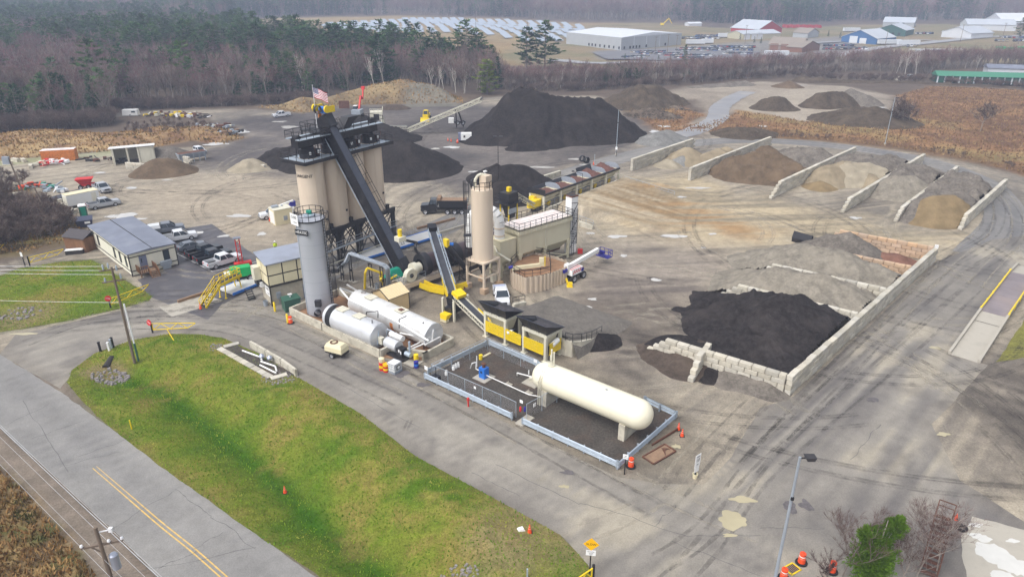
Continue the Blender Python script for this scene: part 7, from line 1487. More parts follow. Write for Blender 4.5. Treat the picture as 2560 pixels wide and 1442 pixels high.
hy = thing('fire_hydrant','slim red hydrant post standing before the front guard rail','hydrant',G(1171,1016));MB().tube((0,0,0),(0,0,1.0),.09,n=10).obj('barrel','red_paint',hy);m = MB();m.lathe([(.13,.95),(.13,1.1),(.02,1.2)],10);m.tube((-.18,0,.85),(.18,0,.85),.06,n=8);m.obj('cap','red_paint',hy)
pu = thing('propane_pump','bright blue vaporizer box with dark cap on a stone pad','pump',G(1210,944),AZ);MB().box((0,0,.05),(1.9,1.9,.1)).obj('pad','concrete_slab',pu);MB().box((0,0,.75),(.85,.8,1.3)).obj('cabinet','blue_paint',pu);m = MB();m.lathe([(.2,1.4),(.2,1.75),(.28,1.78),(.28,1.9),(.02,1.98)],14);m.obj('cap','rust',pu);m = MB();m.lathe([(.13,-.02),(.13,.02),(.02,.02)],14);d_ = m.obj('dial','letter_black',pu,(-.05,-.42,.9));d_.rotation_euler = (R(90),0,0)
pipe_thing('propane_pipe','long white propane pipe crossing the gravel from the blue box to the tank',[[e_(1216,938,.5),e_(1322,986,.5),e_(1356,992,.5)],[e_(1205,928,.5),e_(1190,922,.5),e_(1190,905,1.4),e_(1180,908,1.4),e_(1176,920,.4)],[e_(1192,916,.8),e_(1192,890,2.2)]],.06,'white_paint')
pipe_thing('propane_pipe','short white propane pipe with an elbow near the left end of the tank',[[e_(1293,932,.7),e_(1332,942,.7),e_(1338,952,.7)],[e_(1293,932,.7),e_(1293,938,.2)],[e_(1322,935,.7),e_(1322,925,1.2)]],.07,'white_paint')
for px,py,lab in ((1271,962,'small stone pad under the middle of the long propane pipe'),(1322,983,'small stone pad under the right part of the long propane pipe')): m = MB();m.box((0,0,.06),(.8,.6,.12),AZ);m.bar((0,0,.1),(0,0,.5),.08);tag(m.obj('pipe_pad','concrete_slab',None,G(px,py)),lab,'concrete pad')
m = MB();m.box((0,0,.06),(1.9,1.7,.12),AZ);tag(m.obj('pump_pad','concrete_slab',None,G(1332,957)),'square stone pad with a small motor below the left end of the propane tank','concrete pad')
m = MB();m.tube((-.5,0,.5),(.4,0,.5),.2,n=10);m.box((0,0,.25),(.8,.3,.3));tag(m.obj('pump_motor','cream_pale',None,G(1334,954)),'small pale motor on the square stone pad under the propane tank','motor')
def gas_bottle(px,py,lab):
 t = thing('gas_bottle',lab,'gas bottle',G(px,py),0,'small propane bottles');MB().lathe([(.12,.02),(.15,.05),(.155,.32),(.1,.42),(.02,.44)],14).obj('body','white_paint',t);MB().lathe([(.1,.42),(.11,.55),(.09,.55)],10).obj('collar','white_paint',t);t.scale = (1.25,)*3
gas_bottle(1116,938,'white gas bottle standing alone near the fence corner');gas_bottle(1134,925,'white gas bottle nearest the lone one, in the row of three');gas_bottle(1140,921,'white gas bottle in the middle of the row of three');gas_bottle(1146,918,'white gas bottle at the far end of the row of three')
m = MB();m.lathe([(.22,0),(.24,.62),(.02,.66)],14);tag(m.obj('yellow_can','safety_yellow',None,G(1202,898)),'yellow can by the guard rail in the pump yard','can');m = MB();m.bar(G(1206,893,.1),G(1226,882,.1),.25,.12);tag(m.obj('yellow_hose','panel_cream'),'pale yellow hose bundle lying beside the yellow can','hose')
for px,lab,c in ((1301,'red fire extinguisher hung at the gate post','red_paint'),(1312,'blue valve handle post at the gate','boom_blue')):
 m = MB();m.lathe([(.1,0),(.12,.05),(.12,.5),(.04,.62),(.001,.62)],10);tag(m.obj('extinguisher',c,None,G(px,1046)+Vector((0,0,.9))),lab,'extinguisher')
m = MB();m.box((0,0,.06),(2.0,1.0,.12),R(50));tag(m.obj('gate_pad','concrete_slab',None,G(1312,1052)),'concrete pad at the gate between the two front guard rails','concrete pad')
m = MB();m.box((0,0,.45),(.9,.6,.9));m.bar((0,0,.9),(0,0,2.0),.06);tag(m.obj('meter_cabinet','black_steel',None,G(1091,955),AZ),'black cabinet inside the corner of the fence','cabinet')
fr_ = thing('scrap_tray','rusty steel tray with bent bars lying on the gravel beside the guard rail','scrap tray',G(1648,1136),R(38));m = MB();
for y in (-.7,.7): m.bar((-1.6,y,.1),(1.6,y,.1),.12)
for x in (-1.6,1.6): m.bar((x,-.7,.1),(x,.7,.1),.12)
m.obj('frame','rust',fr_);m = MB();m.box((0,0,.05),(3.1,1.3,.04));m.obj('tray','wood_deck',fr_);m = MB()
for i in range(6): m.bar((.3+.1*i,-.5+.18*i,.14),(1.0+.06*i,.3 - .1*i,.2),.05)
m.obj('bent_bar','rust',fr_)
m = MB();m.bar(G(1630,1112,.1),G(1694,1072,.2),.1,.25);tag(m.obj('steel_beam','rust'),'long rusty beam leaning by the guard rail and the cones','steel beam')
mp = thing('valve_pit','sunken gravel valve pit with paver edging beside the drive','valve pit',(0,0,0));A_,B_,C_,D_ = G(548,872),G(678,945),G(742,938),G(588,862)
sheet('pit_gravel',[tuple(p[:2]) for p in (lerp(A_,D_,.2),B_,lerp(B_,C_,.95),D_)],.13,'gravel_dark',.1)
pav = block_mesh(1.16,.72,.16,'block_concrete');nP = 9;pd = (B_ - A_);
for i in range(nP): p = lerp(A_,B_,(i+.5)/nP);link('paver',pav,mp,(p.x,p.y,.12+.01*(i % 3)),ang(A_,B_)+rng.uniform(-.02,.02))
for p,q in ((lerp(A_,D_,.55),D_),(lerp(B_,C_,.12),lerp(B_,C_,.5))):
 o = link('paver',pav,mp,tuple(lerp(p,q,.5)[:2])+(.14,),ang(A_,D_));o.scale = (1.6,1,1)
wq = [(G(628,868),G(666,890)),(G(668,891),G(704,912)),(G(706,913),G(742,940))]
for i,(a,b_) in enumerate(wq): m = MB();m.bar(a+Vector((0,0,.45)),b_+Vector((0,0,.45)),.3,.9);tag(m.obj('pit_barrier','barrier_concrete'),['low concrete barrier behind the pit, first from the upper end','low concrete barrier behind the pit, middle of three','low concrete barrier behind the pit, nearest the lower end'][i],'barrier','barriers along the valve pit')
pipe_thing('meter_pipe','pale grey meter pipework with round regulators in the pit',[[e_(606,876,.3),e_(650,892,.4),e_(655,900,.5)],[e_(652,903,.7),e_(688,915,.7),e_(692,928,.2)],[e_(650,912,.3),e_(690,932,.3)]],.1,'white_paint')
for px,py,lab in ((656,902,'round pale regulator at the bend of the pit pipework'),(676,906,'round pale regulator next to the pit barriers')):
 m = MB();m.lathe([(.02,.3),(.3,.45),(.34,.7),(.2,.9),(.02,1.0)],14);tag(m.obj('regulator','roof_metal',None,G(px,py)),lab,'regulator')
def rocks(name,label,cx,cy,n,rad,seed,smin=.15,smax=.45):
 r = random.Random(seed);c = G(cx,cy);m = MB()
 for _ in range(n):
  a = r.uniform(0,6.3);q = rad*math.sqrt(r.random());x,y = c.x+q*math.cos(a)*1.3,c.y+q*math.sin(a);s = r.uniform(smin,smax);z = hz(x,y)
  m.box((x,y,z+s*.22),(s*r.uniform(.8,1.5),s*r.uniform(.7,1.2),s*.6),r.uniform(0,3),r.uniform(.5,.8))
 return stuff(m.obj(name,'rock'))
mk('rock',lin(142,136,134),.85,var=.3,scale=2.5,fine=.2)
rocks('rubble_stones','',272,930,90,1.5,1);rocks('rubble_stones','',700,945,90,1.6,2,.1,.3);rocks('rubble_stones','',545,868,50,1.0,3,.1,.3);rocks('rubble_stones','',50,785,60,2.0,4);rocks('rubble_stones','',1150,1440,60,1.2,5,.1,.3)
cv = thing('culvert_pipe','dark culvert pipe mouth in the rubble by the lawn corner','culvert',G(262,915));
q = MB();q.lathe([(.42,0),(.42,2.2),(.36,2.2),(.36,0)],18,(0,0,.15),'y');q.obj('pipe','trim_dark',cv);cv.rotation_euler = (R(4),0,R(8));cv.location.z = hz(cv.location.x,cv.location.y) - .18;MB().lathe([(.001,1.0),(.37,1.0)],16,(0,0,.15),'y').obj('bore','letter_black',cv)
# ================================================================VEHICLES
for n_,c_ in (('car_white',(228,230,234)),('car_silver',(176,180,186)),('car_grey',(112,118,128)),('car_black',(34,36,42)),('car_navy',(52,58,84)),('car_red',(168,44,44)),('car_blue',(66,96,150)),('car_tan',(168,156,136))):
 mk(n_,lin(*c_),.28,.15,var=.02,spec=.55,coat=.4)
mk('tail_red',lin(190,30,34),.3);mk('lamp_clear',lin(226,230,232),.15)
def lights(t,xf,xr,y,z):
 for s in (-1,1):
  m = MB();m.box((xf,s*y,z),(.08,.3,.18));m.obj('headlight','lamp_clear',t);m = MB();m.box((xr,s*(y+.05),z+.05),(.06,.18,.34));m.obj('taillight','tail_red',t)
def shell(m,secs):                      # body from cross sections (x,half width,z0,z1)
 vs = []
 for x,w,z0,z1 in secs: vs += [(x,-w,z0),(x,-w,(z0+z1)/2),(x,-w*.93,z1),(x,w*.93,z1),(x,w,(z0+z1)/2),(x,w,z0)]
 n = len(secs);return m.add(vs,[(i*6+k,(i+1)*6+k,(i+1)*6+(k+1) % 6,i*6+(k+1) % 6) for i in range(n - 1) for k in range(6)]+[tuple(range(5,-1,-1)),tuple((n - 1)*6+k for k in range(6))])
def cabin(t,paint,x0,x1,xa,xb,w,z0,z1):
 m = MB();m.add([(x0,-w,z0),(x1,-w,z0),(x1,w,z0),(x0,w,z0),(xa,-w*.82,z1 - .08),(xb,-w*.82,z1 - .08),(xb,w*.82,z1 - .08),(xa,w*.82,z1 - .08)],[(0,1,5,4),(1,2,6,5),(2,3,7,6),(3,0,4,7)]);g = m.obj('glass','glass_dark',t)
 m = MB();m.frust(((xa+xb)/2,0,z1 - .1),(xb - xa+.04,w*1.68),((xa+xb)/2,0,z1),(xb - xa - .2,w*1.5));m.obj('roof',paint,t);m = MB()
 for s in (-1,1):
  for a,b_ in ((x0,xa),(x1,xb),((x0+x1)/2,(xa+xb)/2)): m.bar((a,s*w,z0),(b_,s*w*.83,z1 - .06),.1,.07)
 m.obj('pillar',paint,t)
def pickup(label,loc,rz,paint,cap=None,bed='trim_dark'):
 t = thing('pickup_truck',label,'pickup truck',loc,rz);m = MB();shell(m,[(2.95,.8,.5,.95),(2.8,.94,.42,1.12),(1.35,.99,.42,1.2),(1.3,1.0,.42,1.22),(-.95,1.0,.42,1.22)]);m.obj('body',paint,t)
 m = MB()
 for s in (-1,1): m.box((-1.95,s*.94,.87),(2.0,.12,.74))
 m.box((-2.9,0,.87),(.12,2.0,.74));m.obj('bed_side',paint,t);m = MB();m.box((-1.95,0,.72),(1.9,1.78,.1));m.obj('bed',bed,t)
 cabin(t,paint,-.95,1.55,-.8,.75,.97,1.2,1.95)
 if cap: m = MB();m.frust((-1.95,0,1.24),(2.0,1.95),(-1.95,0,1.8),(1.85,1.6));m.obj('bed_cap',cap,t)
 for x in (1.85,-1.85):
  for s in (-1,1): wheel(t,x,s*.88,.4,.28)
 lights(t,2.86,-2.97,.68,.95);m = MB();m.box((2.95,0,.55),(.16,1.8,.25));m.box((-3.02,0,.55),(.14,1.8,.22));m.obj('bumper','chrome',t);m = MB();m.box((2.93,0,.88),(.06,1.0,.28));m.obj('grille','trim_dark',t);m = MB()
 for s in (-1,1): m.box((1.0,s*1.12,1.3),(.12,.2,.18))
 m.obj('mirror','trim_dark',t);return t
def sedan(label,loc,rz,paint,suv=0):
 t = thing('car',label,'car',loc,rz);m = MB();shell(m,[(2.3,.7,.4,.7),(2.1,.86,.3,.85),(1.0,.9,.3,.95),(-1.9,.9,.3,1.0),(-2.3,.75,.4,.9)]);m.obj('body',paint,t);cabin(t,paint,-1.9 - .25*suv,1.0,-1.2 - .7*suv,.2,.84,.96,1.48+.2*suv)
 for x in (1.4,-1.4):
  for s in (-1,1): wheel(t,x,s*.8,.33,.22)
 lights(t,2.22,-2.28,.55,.72);return t
def vp(fn,label,rear,front,paint,z=0,**k):
 a,b_ = G(*rear),G(*front);c = (a+b_)/2;c.z = hz(c.x,c.y) if z else 0;return fn(label,c,ang(a,b_),paint,**k)
vp(pickup,'silver pickup truck parked beside the white enclosed trailer',(232,523),(290,512),'car_silver')
vp(pickup,'silver grey pickup truck in front of the red spreader',(240,470),(274,486),'car_silver')
vp(sedan,'white hatchback by the open steel container',(490,379),(512,386),'car_white',suv=1)
vp(pickup,'white pickup truck far off beside the low dark heap',(718,291),(690,294),'car_white',z=1)
vp(pickup,'grey blue pickup truck with a white bed cap behind the office',(384,586),(452,576),'car_grey',cap='car_white')
vp(pickup,'white pickup truck just behind the office trailer',(420,606),(478,596),'car_white')
vp(sedan,'dark grey sedan with a rear spoiler, first in the parking row',(452,629),(507,616),'car_grey')
vp(pickup,'black and grey pickup truck second in the parking row',(476,648),(548,627),'car_black')
vp(pickup,'black pickup truck with a black bed cover third in the parking row',(496,660),(572,639),'car_black',bed='car_black')
vp(pickup,'white pickup truck nearest the red mast in the parking row',(522,673),(597,650),'car_white')
vp(pickup,'white service pickup with a toolbox load facing the feed bins',(1249,734),(1258,768),'car_white',bed='blue_paint')
vp(pickup,'silver pickup truck far off by the brush bank near the green storage units',(2288,197),(2262,195),'car_silver',z=1)
a,b_ = G(735,541),G(668,548);t = vp(pickup,'white service truck with a folded crane behind the beige container',(722,538),(655,548),'car_white',bed='white_paint');t['category'] = 'service truck';m = MB();m.box((-2.2,0,1.2),(2.6,2.0,1.0));m.obj('service_body','white_paint',t);m = MB();m.bar((-.6,.5,2.2),(-3.6,.5,2.9),.35);m.bar((-3.4,.5,1.7),(-3.4,.5,2.8),.3);m.obj('crane_arm','white_paint',t);m = MB();m.box((-3.4,.2,2.3),(1.1,1.0,.9));m.obj('crane_head','boom_blue',t)
bc = thing('equipment_shelter','beige equipment shelter with a white roller door and a rooftop unit','shelter',G(705,556),R(38));MB().box((0,0,1.45),(3.4,2.8,2.9)).obj('body','panel_cream',bc);MB().box((0,0,2.94),(3.5,2.9,.08)).obj('roof','cream_pale',bc);MB().box((-1.72,0,1.35),(.06,2.2,2.3)).obj('roller_door','white_paint',bc);m = MB();m.box((-.8,.5,3.15),(1.2,.8,.35));m.tube((.6,.6,2.98),(.6,.6,3.2),.2);m.obj('rooftop_unit','zinc_grey',bc);MB().box((.3,-1.45,1.2),(.7,.12,.8)).obj('meter_box','zinc_grey',bc)
dtk = thing('dump_truck','black dump truck with a tan tarp roll crossing the yard','dump truck',G(1112,532),ang(G(1162,531),G(1062,531)));m = MB();shell(m,[(4.6,.9,.7,1.6),(4.45,1.05,.6,1.75),(2.9,1.15,.6,1.95)]);m.obj('hood','car_black',dtk);m = MB();m.box((2.2,0,1.35),(1.5,2.3,1.5));m.obj('cab','car_black',dtk);cabin(dtk,'car_black',1.45,2.95,1.5,2.6,1.12,2.05,2.95)
m = MB();L_ = 5.4;m.frust((-1.75,0,1.35),(L_,2.1),(-1.75,0,2.75),(L_+.3,2.4));m.obj('dump_body','car_black',dtk);MB().box((-1.75,0,2.77),(L_ - .1,2.1,.03)).obj('bed_floor','wood_deck',dtk);m = MB();m.box((.95,0,3.05),(.7,2.3,.5));m.bar((1.0,-1.2,3.0),(-1.6,-1.25,1.7),.1);m.obj('tarp_roll','wood_deck',dtk);m = MB();m.tube((2.2,-1.1,.75),(1.0,-1.1,.75),.32,n=12);m.obj('fuel_tank','chrome',dtk);m = MB();m.box((.5,-1.1,.75),(.7,.5,.6));m.obj('tool_box','lift_green',dtk);m = MB();m.bar((4.4,-.42,.85),(-4.4,-.42,.85),.2,.3);m.bar((4.4,.42,.85),(-4.4,.42,.85),.2,.3);m.obj('frame','trim_dark',dtk)
for x in (3.7,-.6,-2.0,-3.4):
 for s in (-1,1): wheel(dtk,x,s*1.0,.53,.42)
for x,s in ((1.38,-.95),(1.38,.95)): m = MB();m.tube((x,s,1.2),(x,s,3.2),.09);m.obj('exhaust','chrome',dtk)
lights(dtk,4.55,-4.5,.8,1.2)
def boxy(name,label,cat,loc,rz,parts,wheels=()):
 t = thing(name,label,cat,loc,rz)
 for nm,mt,bs in parts:
  m = MB()
  for b_ in bs: m.bar(*b_) if isinstance(b_[0],(tuple,list)) and len(b_) > 2 and isinstance(b_[1],tuple) and len(b_[1])==3 and not isinstance(b_[2],tuple) and b_[2] < .6 and nm.endswith('_bar') else m.box(*b_)
  m.obj(nm,mt,t)
 for w in wheels: wheel(t,*w)
 return t
a,b_ = G(184,521),G(236,510);boxy('enclosed_trailer','white enclosed trailer with a stained roof next to the silver pickup','trailer',G(208,512),ang(a,b_),[('body','white_paint',[((0,0,1.6),(6.0,2.3,2.2))]),('roof','panel_cream',[((0,0,2.73),(6.05,2.35,.08))]),('side_door','siding_white',[((2.0,-1.17,1.5),(.9,.04,1.8))]),('rear_door','siding_white',[((-3.02,0,1.5),(.05,2.1,1.9))]),('frame','trim_dark',[((0,0,.45),(6.2,2.0,.15))])],[(-.5,-1.1,.35,.22),(-.5,1.1,.35,.22),(.4,-1.1,.35,.22),(.4,1.1,.35,.22)])
boxy('flatbed_trailer','black flatbed trailer parked behind the white enclosed trailer','trailer',G(168,497),ang(G(135,505),G(205,484)),[('deck','black_belt',[((0,0,.85),(8.0,2.4,.2))]),('frame','black_steel',[((0,0,.6),(7.5,1.2,.2))]),('ramp','black_steel',[((-4.4,0,1.1),(1.2,2.2,.15))])],[(-1.5,-1.1,.4,.24),(-1.5,1.1,.4,.24),(-.5,-1.1,.4,.24),(-.5,1.1,.4,.24)])
t = thing('spreader','bright red hopper spreader behind the silver grey pickup','spreader',G(216,470),R(20));m = MB();m.frust((0,0,1.0),(2.0,1.0),(0,0,2.2),(3.4,2.3));m.obj('hopper','red_paint',t);MB().box((.5,0,.8),(2.6,1.2,.5)).obj('frame','red_paint',t)
for x in (-.9,.6):
 for s in (-1,1): wheel(t,x,s*.9,.45,.35)
boxy('portable_toilet','green portable toilet with a white roof behind the blue dumpster','toilet',G(211,541),R(35),[('cabin','green_box',[((0,0,1.1),(1.3,1.3,2.2))]),('roof','white_paint',[((0,0,2.3),(1.4,1.4,.25),0,.8)]),('door','teal',[((0,-.66,1.05),(.8,.04,1.9))])])
t = thing('dumpster','dark blue dumpster with a white label at the roadside','dumpster',G(214,566),R(28));m = MB();m.frust((0,0,.1),(2.3,1.5),(0,0,1.4),(2.8,1.9));m.obj('body','car_navy',t);m = MB();m.add([(-1.45,-1,1.38),(1.45,-1,1.38),(1.45,1,1.75),(-1.45,1,1.75)],[(0,1,2,3)]);m.obj('lid','car_navy',t);MB().box((.5,-.93,.95),(.9,.04,.35)).obj('label','sign_white',t)
t = thing('boom_lift','green telescopic lift behind the yellow stair','boom lift',G(606,702),R(28));m = MB();m.box((0,0,1.7),(3.4,1.9,1.3),0,.82);m.obj('hood','lift_green',t);MB().box((0,0,.85),(3.0,1.2,.45)).obj('chassis','trim_dark',t);MB().box((-1.9,.2,1.3),(.9,1.5,.6)).obj('counterweight','cream_pale',t)
for x in (-1.2,1.2):
 for s in (-1,1): wheel(t,x,s*.95,.6,.42)
t = thing('light_mast','red lattice light tower standing by the white parked pickup','light tower',G(604,668),R(28));m = MB()
for x,y in ((-.3,-.3),(.3,-.3),(.3,.3),(-.3,.3)): m.bar((x,y,.6),(x,y,4.8),.1)
for k in range(8): m.bar((-.3,-.3,.7+k*.5),(.3,-.3,1.2+k*.5),.06);m.bar((.3,-.3,.7+k*.5),(.3,.3,1.2+k*.5),.06);m.bar((-.3,.3,.7+k*.5),(-.3,-.3,1.2+k*.5),.06)
m.obj('mast','red_paint',t);m = MB();m.box((0,0,4.95),(1.1,.9,.12));m.obj('top_panel','roof_rubber',t);m = MB();m.box((.3,0,.6),(2.6,1.0,.5));m.obj('base','red_paint',t)
t = thing('air_compressor','cream towable air compressor trailer on the drive','compressor',G(842,888),ang(G(820,880),G(858,890)));m = MB();m.frust((.1,0,.75),(2.5,1.5),(.1,0,1.35),(2.5,1.45));m.frust((.1,0,1.36),(2.5,1.45),(.1,0,1.75),(2.1,1.0));m.obj('canopy','panel_cream',t);m = MB();m.lathe([(.5,1.76),(.5,1.82),(.3,1.84)],16,(-.2,0,0));m.obj('fan_grille','rust',t);m = MB();m.box((.1,0,.6),(2.6,1.3,.25));m.bar((-1.2,0,.6),(-2.2,0,.6),.12);m.obj('chassis','trim_dark',t);wheel(t,0,-.85,.38,.24);wheel(t,0,.85,.38,.24)
t = boxy('generator','white tandem axle generator trailer between orange drums by the largest stockpile','generator',G(1164,356),R(4),[('body','white_paint',[((.2,0,1.7),(3.0,1.9,1.9))]),('end_panel','door_grey',[((-1.6,0,1.7),(.8,1.9,1.9))]),('control_panel','trim_dark',[((-.3,-.97,1.8),(.5,.05,.6))])],[(.2,-.95,.4,.25),(1.05,-.95,.4,.25),(.2,.95,.4,.25),(1.05,.95,.4,.25)])
ex = G(893,306);ez = 3.9;t = thing('excavator','grey excavator with a raised red arm on top of the black heap','excavator',PK(895,290,208.5)[:2]+(4.6,),R(85))
for s in (-1.1,1.1): m = MB();m.side([(-1.9,.3),(-1.5,0),(1.5,0),(1.9,.3),(1.9,.6),(1.5,.9),(-1.5,.9),(-1.9,.6)],s - .3,s+.3);m.obj('track','trim_dark',t)
MB().box((-.3,0,1.6),(3.2,2.7,1.2)).obj('house','zinc_grey',t);m = MB();m.box((.9,.8,2.2),(1.5,1.0,1.7));m.obj('cab','glass_dark',t);m = MB();m.box((.9,.8,3.1),(1.6,1.1,.12));m.obj('cab_roof','white_paint',t);m = MB();m.bar((.8,-.2,1.9),(3.6,-.2,5.4),.45,.6);m.bar((3.6,-.2,5.4),(5.4,-.2,4.4),.4,.5);m.obj('boom','red_paint',t);m = MB();m.bar((5.4,-.2,4.4),(6.6,-.2,7.2),.38,.45);m.frust((6.6,-.2,6.9),(.6,.9),(6.9,-.2,7.8),(.9,1.1));m.obj('stick','red_paint',t)
t = thing('wheel_loader','yellow wheel loader facing the camera under the pale stacking conveyor','loader',G(1066,303),R(-95));MB().box((-.4,0,1.6),(3.4,1.8,1.3)).obj('body','safety_yellow',t);cabin(t,'safety_yellow',-.6,.9,-.5,.7,.8,2.2,3.5);m = MB();m.side([(2.0,.3),(3.0,.3),(2.3,.9),(2.2,1.5),(2.0,1.5)],-1.4,1.4);m.obj('bucket','safety_yellow',t)
for x in (-1.4,1.4):
 for s in (-1,1): wheel(t,x,s*1.0,.75,.55)
t = thing('crusher_plant','cream jaw crusher plant with a dark arched opening beside the silo tops','crusher',G(945,332),R(-82));m = MB();m.box((0,0,5.2),(4.0,3.6,2.2));m.obj('body','cream_pale',t);m = MB();m.box((2.02,0,4.9),(.06,1.6,1.8));m.obj('opening','letter_black',t);m = MB();m.rail([(2,-1.8,6.3),(2,1.8,6.3),(-2,1.8,6.3)],1,.05,1.2);m.obj('railing','cream_pale',t)
for x in (-1.7,1.7):
 for y in (-1.6,1.6): m = MB();m.bar((x,y*1.15,0),(x,y,4.2),.8,.6);m.obj('leg','cream_pale',t)
ka,kb_ = Vector((*G(1020,333)[:2],1.2)),Vector(PK(1203,246,204));kt,kl = conveyor('stacking_conveyor','long pale lattice stacking conveyor climbing to the top of the largest stockpile',ka,kb_,1.5,frame='cream_pale');m = MB()
for s in (-1,1): m.bar((0,s*.8,-.9),(kl,s*.8,-.9),.16);m.bar((0,s*.8,.25),(kl,s*.8,.25),.14);[m.bar((kl*i/14,s*.8,-.9 if i % 2 else .25),(kl*(i+1)/14,s*.8,.25 if i % 2 else -.9),.14) for i in range(14)]
m.obj('lattice','cream_pale',kt);kp = lerp(ka,kb_,.66);m = MB();kg = Vector((*G(1150,322)[:2],0));m.bar(kp - ka,kg - ka+Vector((-1,0,.6)),.35);m.bar(kp - ka+Vector((.5,.5,0)),kg - ka+Vector((1,1,.6)),.35);st_ = thing('conveyor_undercarriage','black wheeled undercarriage propping the pale stacking conveyor','undercarriage',ka);m.obj('strut','black_steel',st_);d_ = kg - ka;m = MB();m.box((d_.x,d_.y,.9),(3.6,1.4,.5));m.obj('axle_frame','black_steel',st_);m = MB();m.box((d_.x - 2.6,d_.y,1.3),(1.6,1.3,1.5));m.obj('power_pack','white_paint',st_);wheel(st_,d_.x - .6,d_.y - .7,.7,.4);wheel(st_,d_.x+1.0,d_.y - .7,.7,.4)
conveyor('ground_conveyor','low pale conveyor linking the crusher plant to the stacking conveyor',Vector((*G(958,334)[:2],2.0)),Vector((*G(1018,330)[:2],1.6)),1.2,frame='cream_pale')
t = thing('open_shed','open fronted pale shed with a sloping white roof','shed',G(286,412),ang(G(286,412),G(390,402)));lw = (G(390,402) - G(286,412)).length;m = MB();m.add([(-.6,-1,4.0),(lw+.4,-1,4.0),(lw+.4,5,3.3),(-.6,5,3.3),(-.6,-1,4.15),(lw+.4,-1,4.15),(lw+.4,5,3.45),(-.6,5,3.45)],[(3,2,1,0),(4,5,6,7),(0,1,5,4),(1,2,6,5),(2,3,7,6),(3,0,4,7)]);m.obj('roof','white_paint',t)
m = MB();m.box((lw/2,4.6,1.7),(lw,.2,3.4));m.box((0,2,1.8),(.2,5,3.6));m.box((lw,2,1.8),(.2,5,3.6));m.box((lw*.82,-.6,1.9),(lw*.34,.2,3.8));m.obj('wall','cream_pale',t)
for x in (.2,lw*.36,lw*.62): MB().bar((x,-.6,0),(x,-.6,4),.4).obj('post','cream_pale',t)
m = MB();m.box((lw*.2,1.5,.5),(1.6,1.6,1.0));m.box((lw*.3,.2,.25),(1.2,.6,.5));tag(m.obj('dark_equipment','trim_dark',None,t.location,t.rotation_euler.z),'dark equipment stored inside the open fronted shed','equipment')
t = thing('steel_bin','long grey steel hopper bin with rusty fill beside the brown gravel','steel bin',G(482,402),R(42));m = MB();m.frust((0,0,.8),(6.4,1.4),(0,0,2.2),(7,2.4));m.obj('hopper','zinc_grey',t);MB().box((0,0,2.15),(6.6,2.1,.2)).obj('fill','rust',t)
for x in (-2.8,-1.4,0,1.4,2.8): m = MB();m.bar((x,-1.2,0),(x,-1.2,2.1),.2);m.obj('rib','zinc_grey',t)
t = thing('shipping_container','orange shipping container with a pale roof by the wet ditch','container',G(152,400),ang(G(118,402),G(186,398)));MB().box((0,0,1.35),(7.6,2.5,2.7)).obj('body','rust_orange',t);MB().box((0,0,2.74),(7.6,2.5,.06)).obj('roof','pink_white',t);m = MB()
for i in range(14): m.box((-3.6+i*.55,-1.27,1.35),(.14,.06,2.5))
m.obj('corrugation','rust_orange',t)
m = MB();m.box((0,0,1.2),(5.0,2.2,1.9),0,.92);t = thing('camper','small white camper trailer in the far junk row','camper',G(329,290),R(5));m.obj('body','white_paint',t);MB().box((1.2,-1.1,1.5),(1.2,.06,.5)).obj('window','glass_dark',t);wheel(t,0,-1,.35,.2);wheel(t,0,1,.35,.2)
m = MB();m.box((0,0,1.4),(3.6,.2,2.6));o = m.obj('steel_gate','rust',None,G(861,272),R(3));tag(o,'rusty red steel screen panel standing by the grassy bank','steel panel')
def junk(label,px,py,n,w,seed,mats,cat='scrap heap',name='scrap_heap'):
 r = random.Random(seed);p = G(px,py);t = thing(name,label,cat,(p.x,p.y,hz(p.x,p.y)),r.uniform(-.3,.3))
 for mt in mats:
  m = MB()
  for _ in range(n //len(mats)):
   x,y = r.uniform(-w,w),r.uniform(-w*.4,w*.4);L = r.uniform(.8,3.2);a = r.uniform(0,6.3);z = r.uniform(.1,.8)
   if r.random() < .6: m.bar((x,y,z),(x+L*math.cos(a),y+L*math.sin(a),max(.1,z+r.uniform(-.4,.5))),r.uniform(.12,.35))
   else: m.box((x,y,z*.6+.2),(r.uniform(.5,1.6),r.uniform(.4,1.2),r.uniform(.3,.9)),a)
  stuff(m.obj('scrap',mt,t))
 return t
junk('tangle of grey pipes and timber along the yard edge',560,338,40,5,1,['galvanised','wood_deck','trim_dark']);junk('pile of pale scrap beams beneath the dry grass bank',525,322,40,6,2,['zinc_grey','cream_pale','rust']);junk('long row of scrap and yellow parts at the far end of the yard',420,288,44,9,3,['rust','trim_dark','cream_pale','safety_yellow']);junk('scattered white scrap frames at the far end of the yard',480,292,30,8,4,['pvc','rust','trim_dark'])
junk('red and white barricades stacked against the orange container',148,408,30,3.2,5,['red_paint','sign_white','sign_white']);junk('orange and red barricade heap beside the concrete blocks',108,414,18,2.0,6,['red_paint','cream_pale']);junk('black and green salvage heap under the utility poles',95,470,34,3.6,7,['trim_dark','teal','zinc_grey','drum_orange']);junk('white pipe bundle on the ground near the salvage heap',140,478,10,2.6,8,['pvc','galvanised']);junk('dark scrap spread along the ditch bank',255,402,16,4,9,['rust','trim_dark']);junk('rail and timber scrap by the flatbed trailer',150,520,12,3,10,['barrier_concrete','wood_deck'])
jb = block_mesh(2.4,.8,.9,'barrier_concrete')
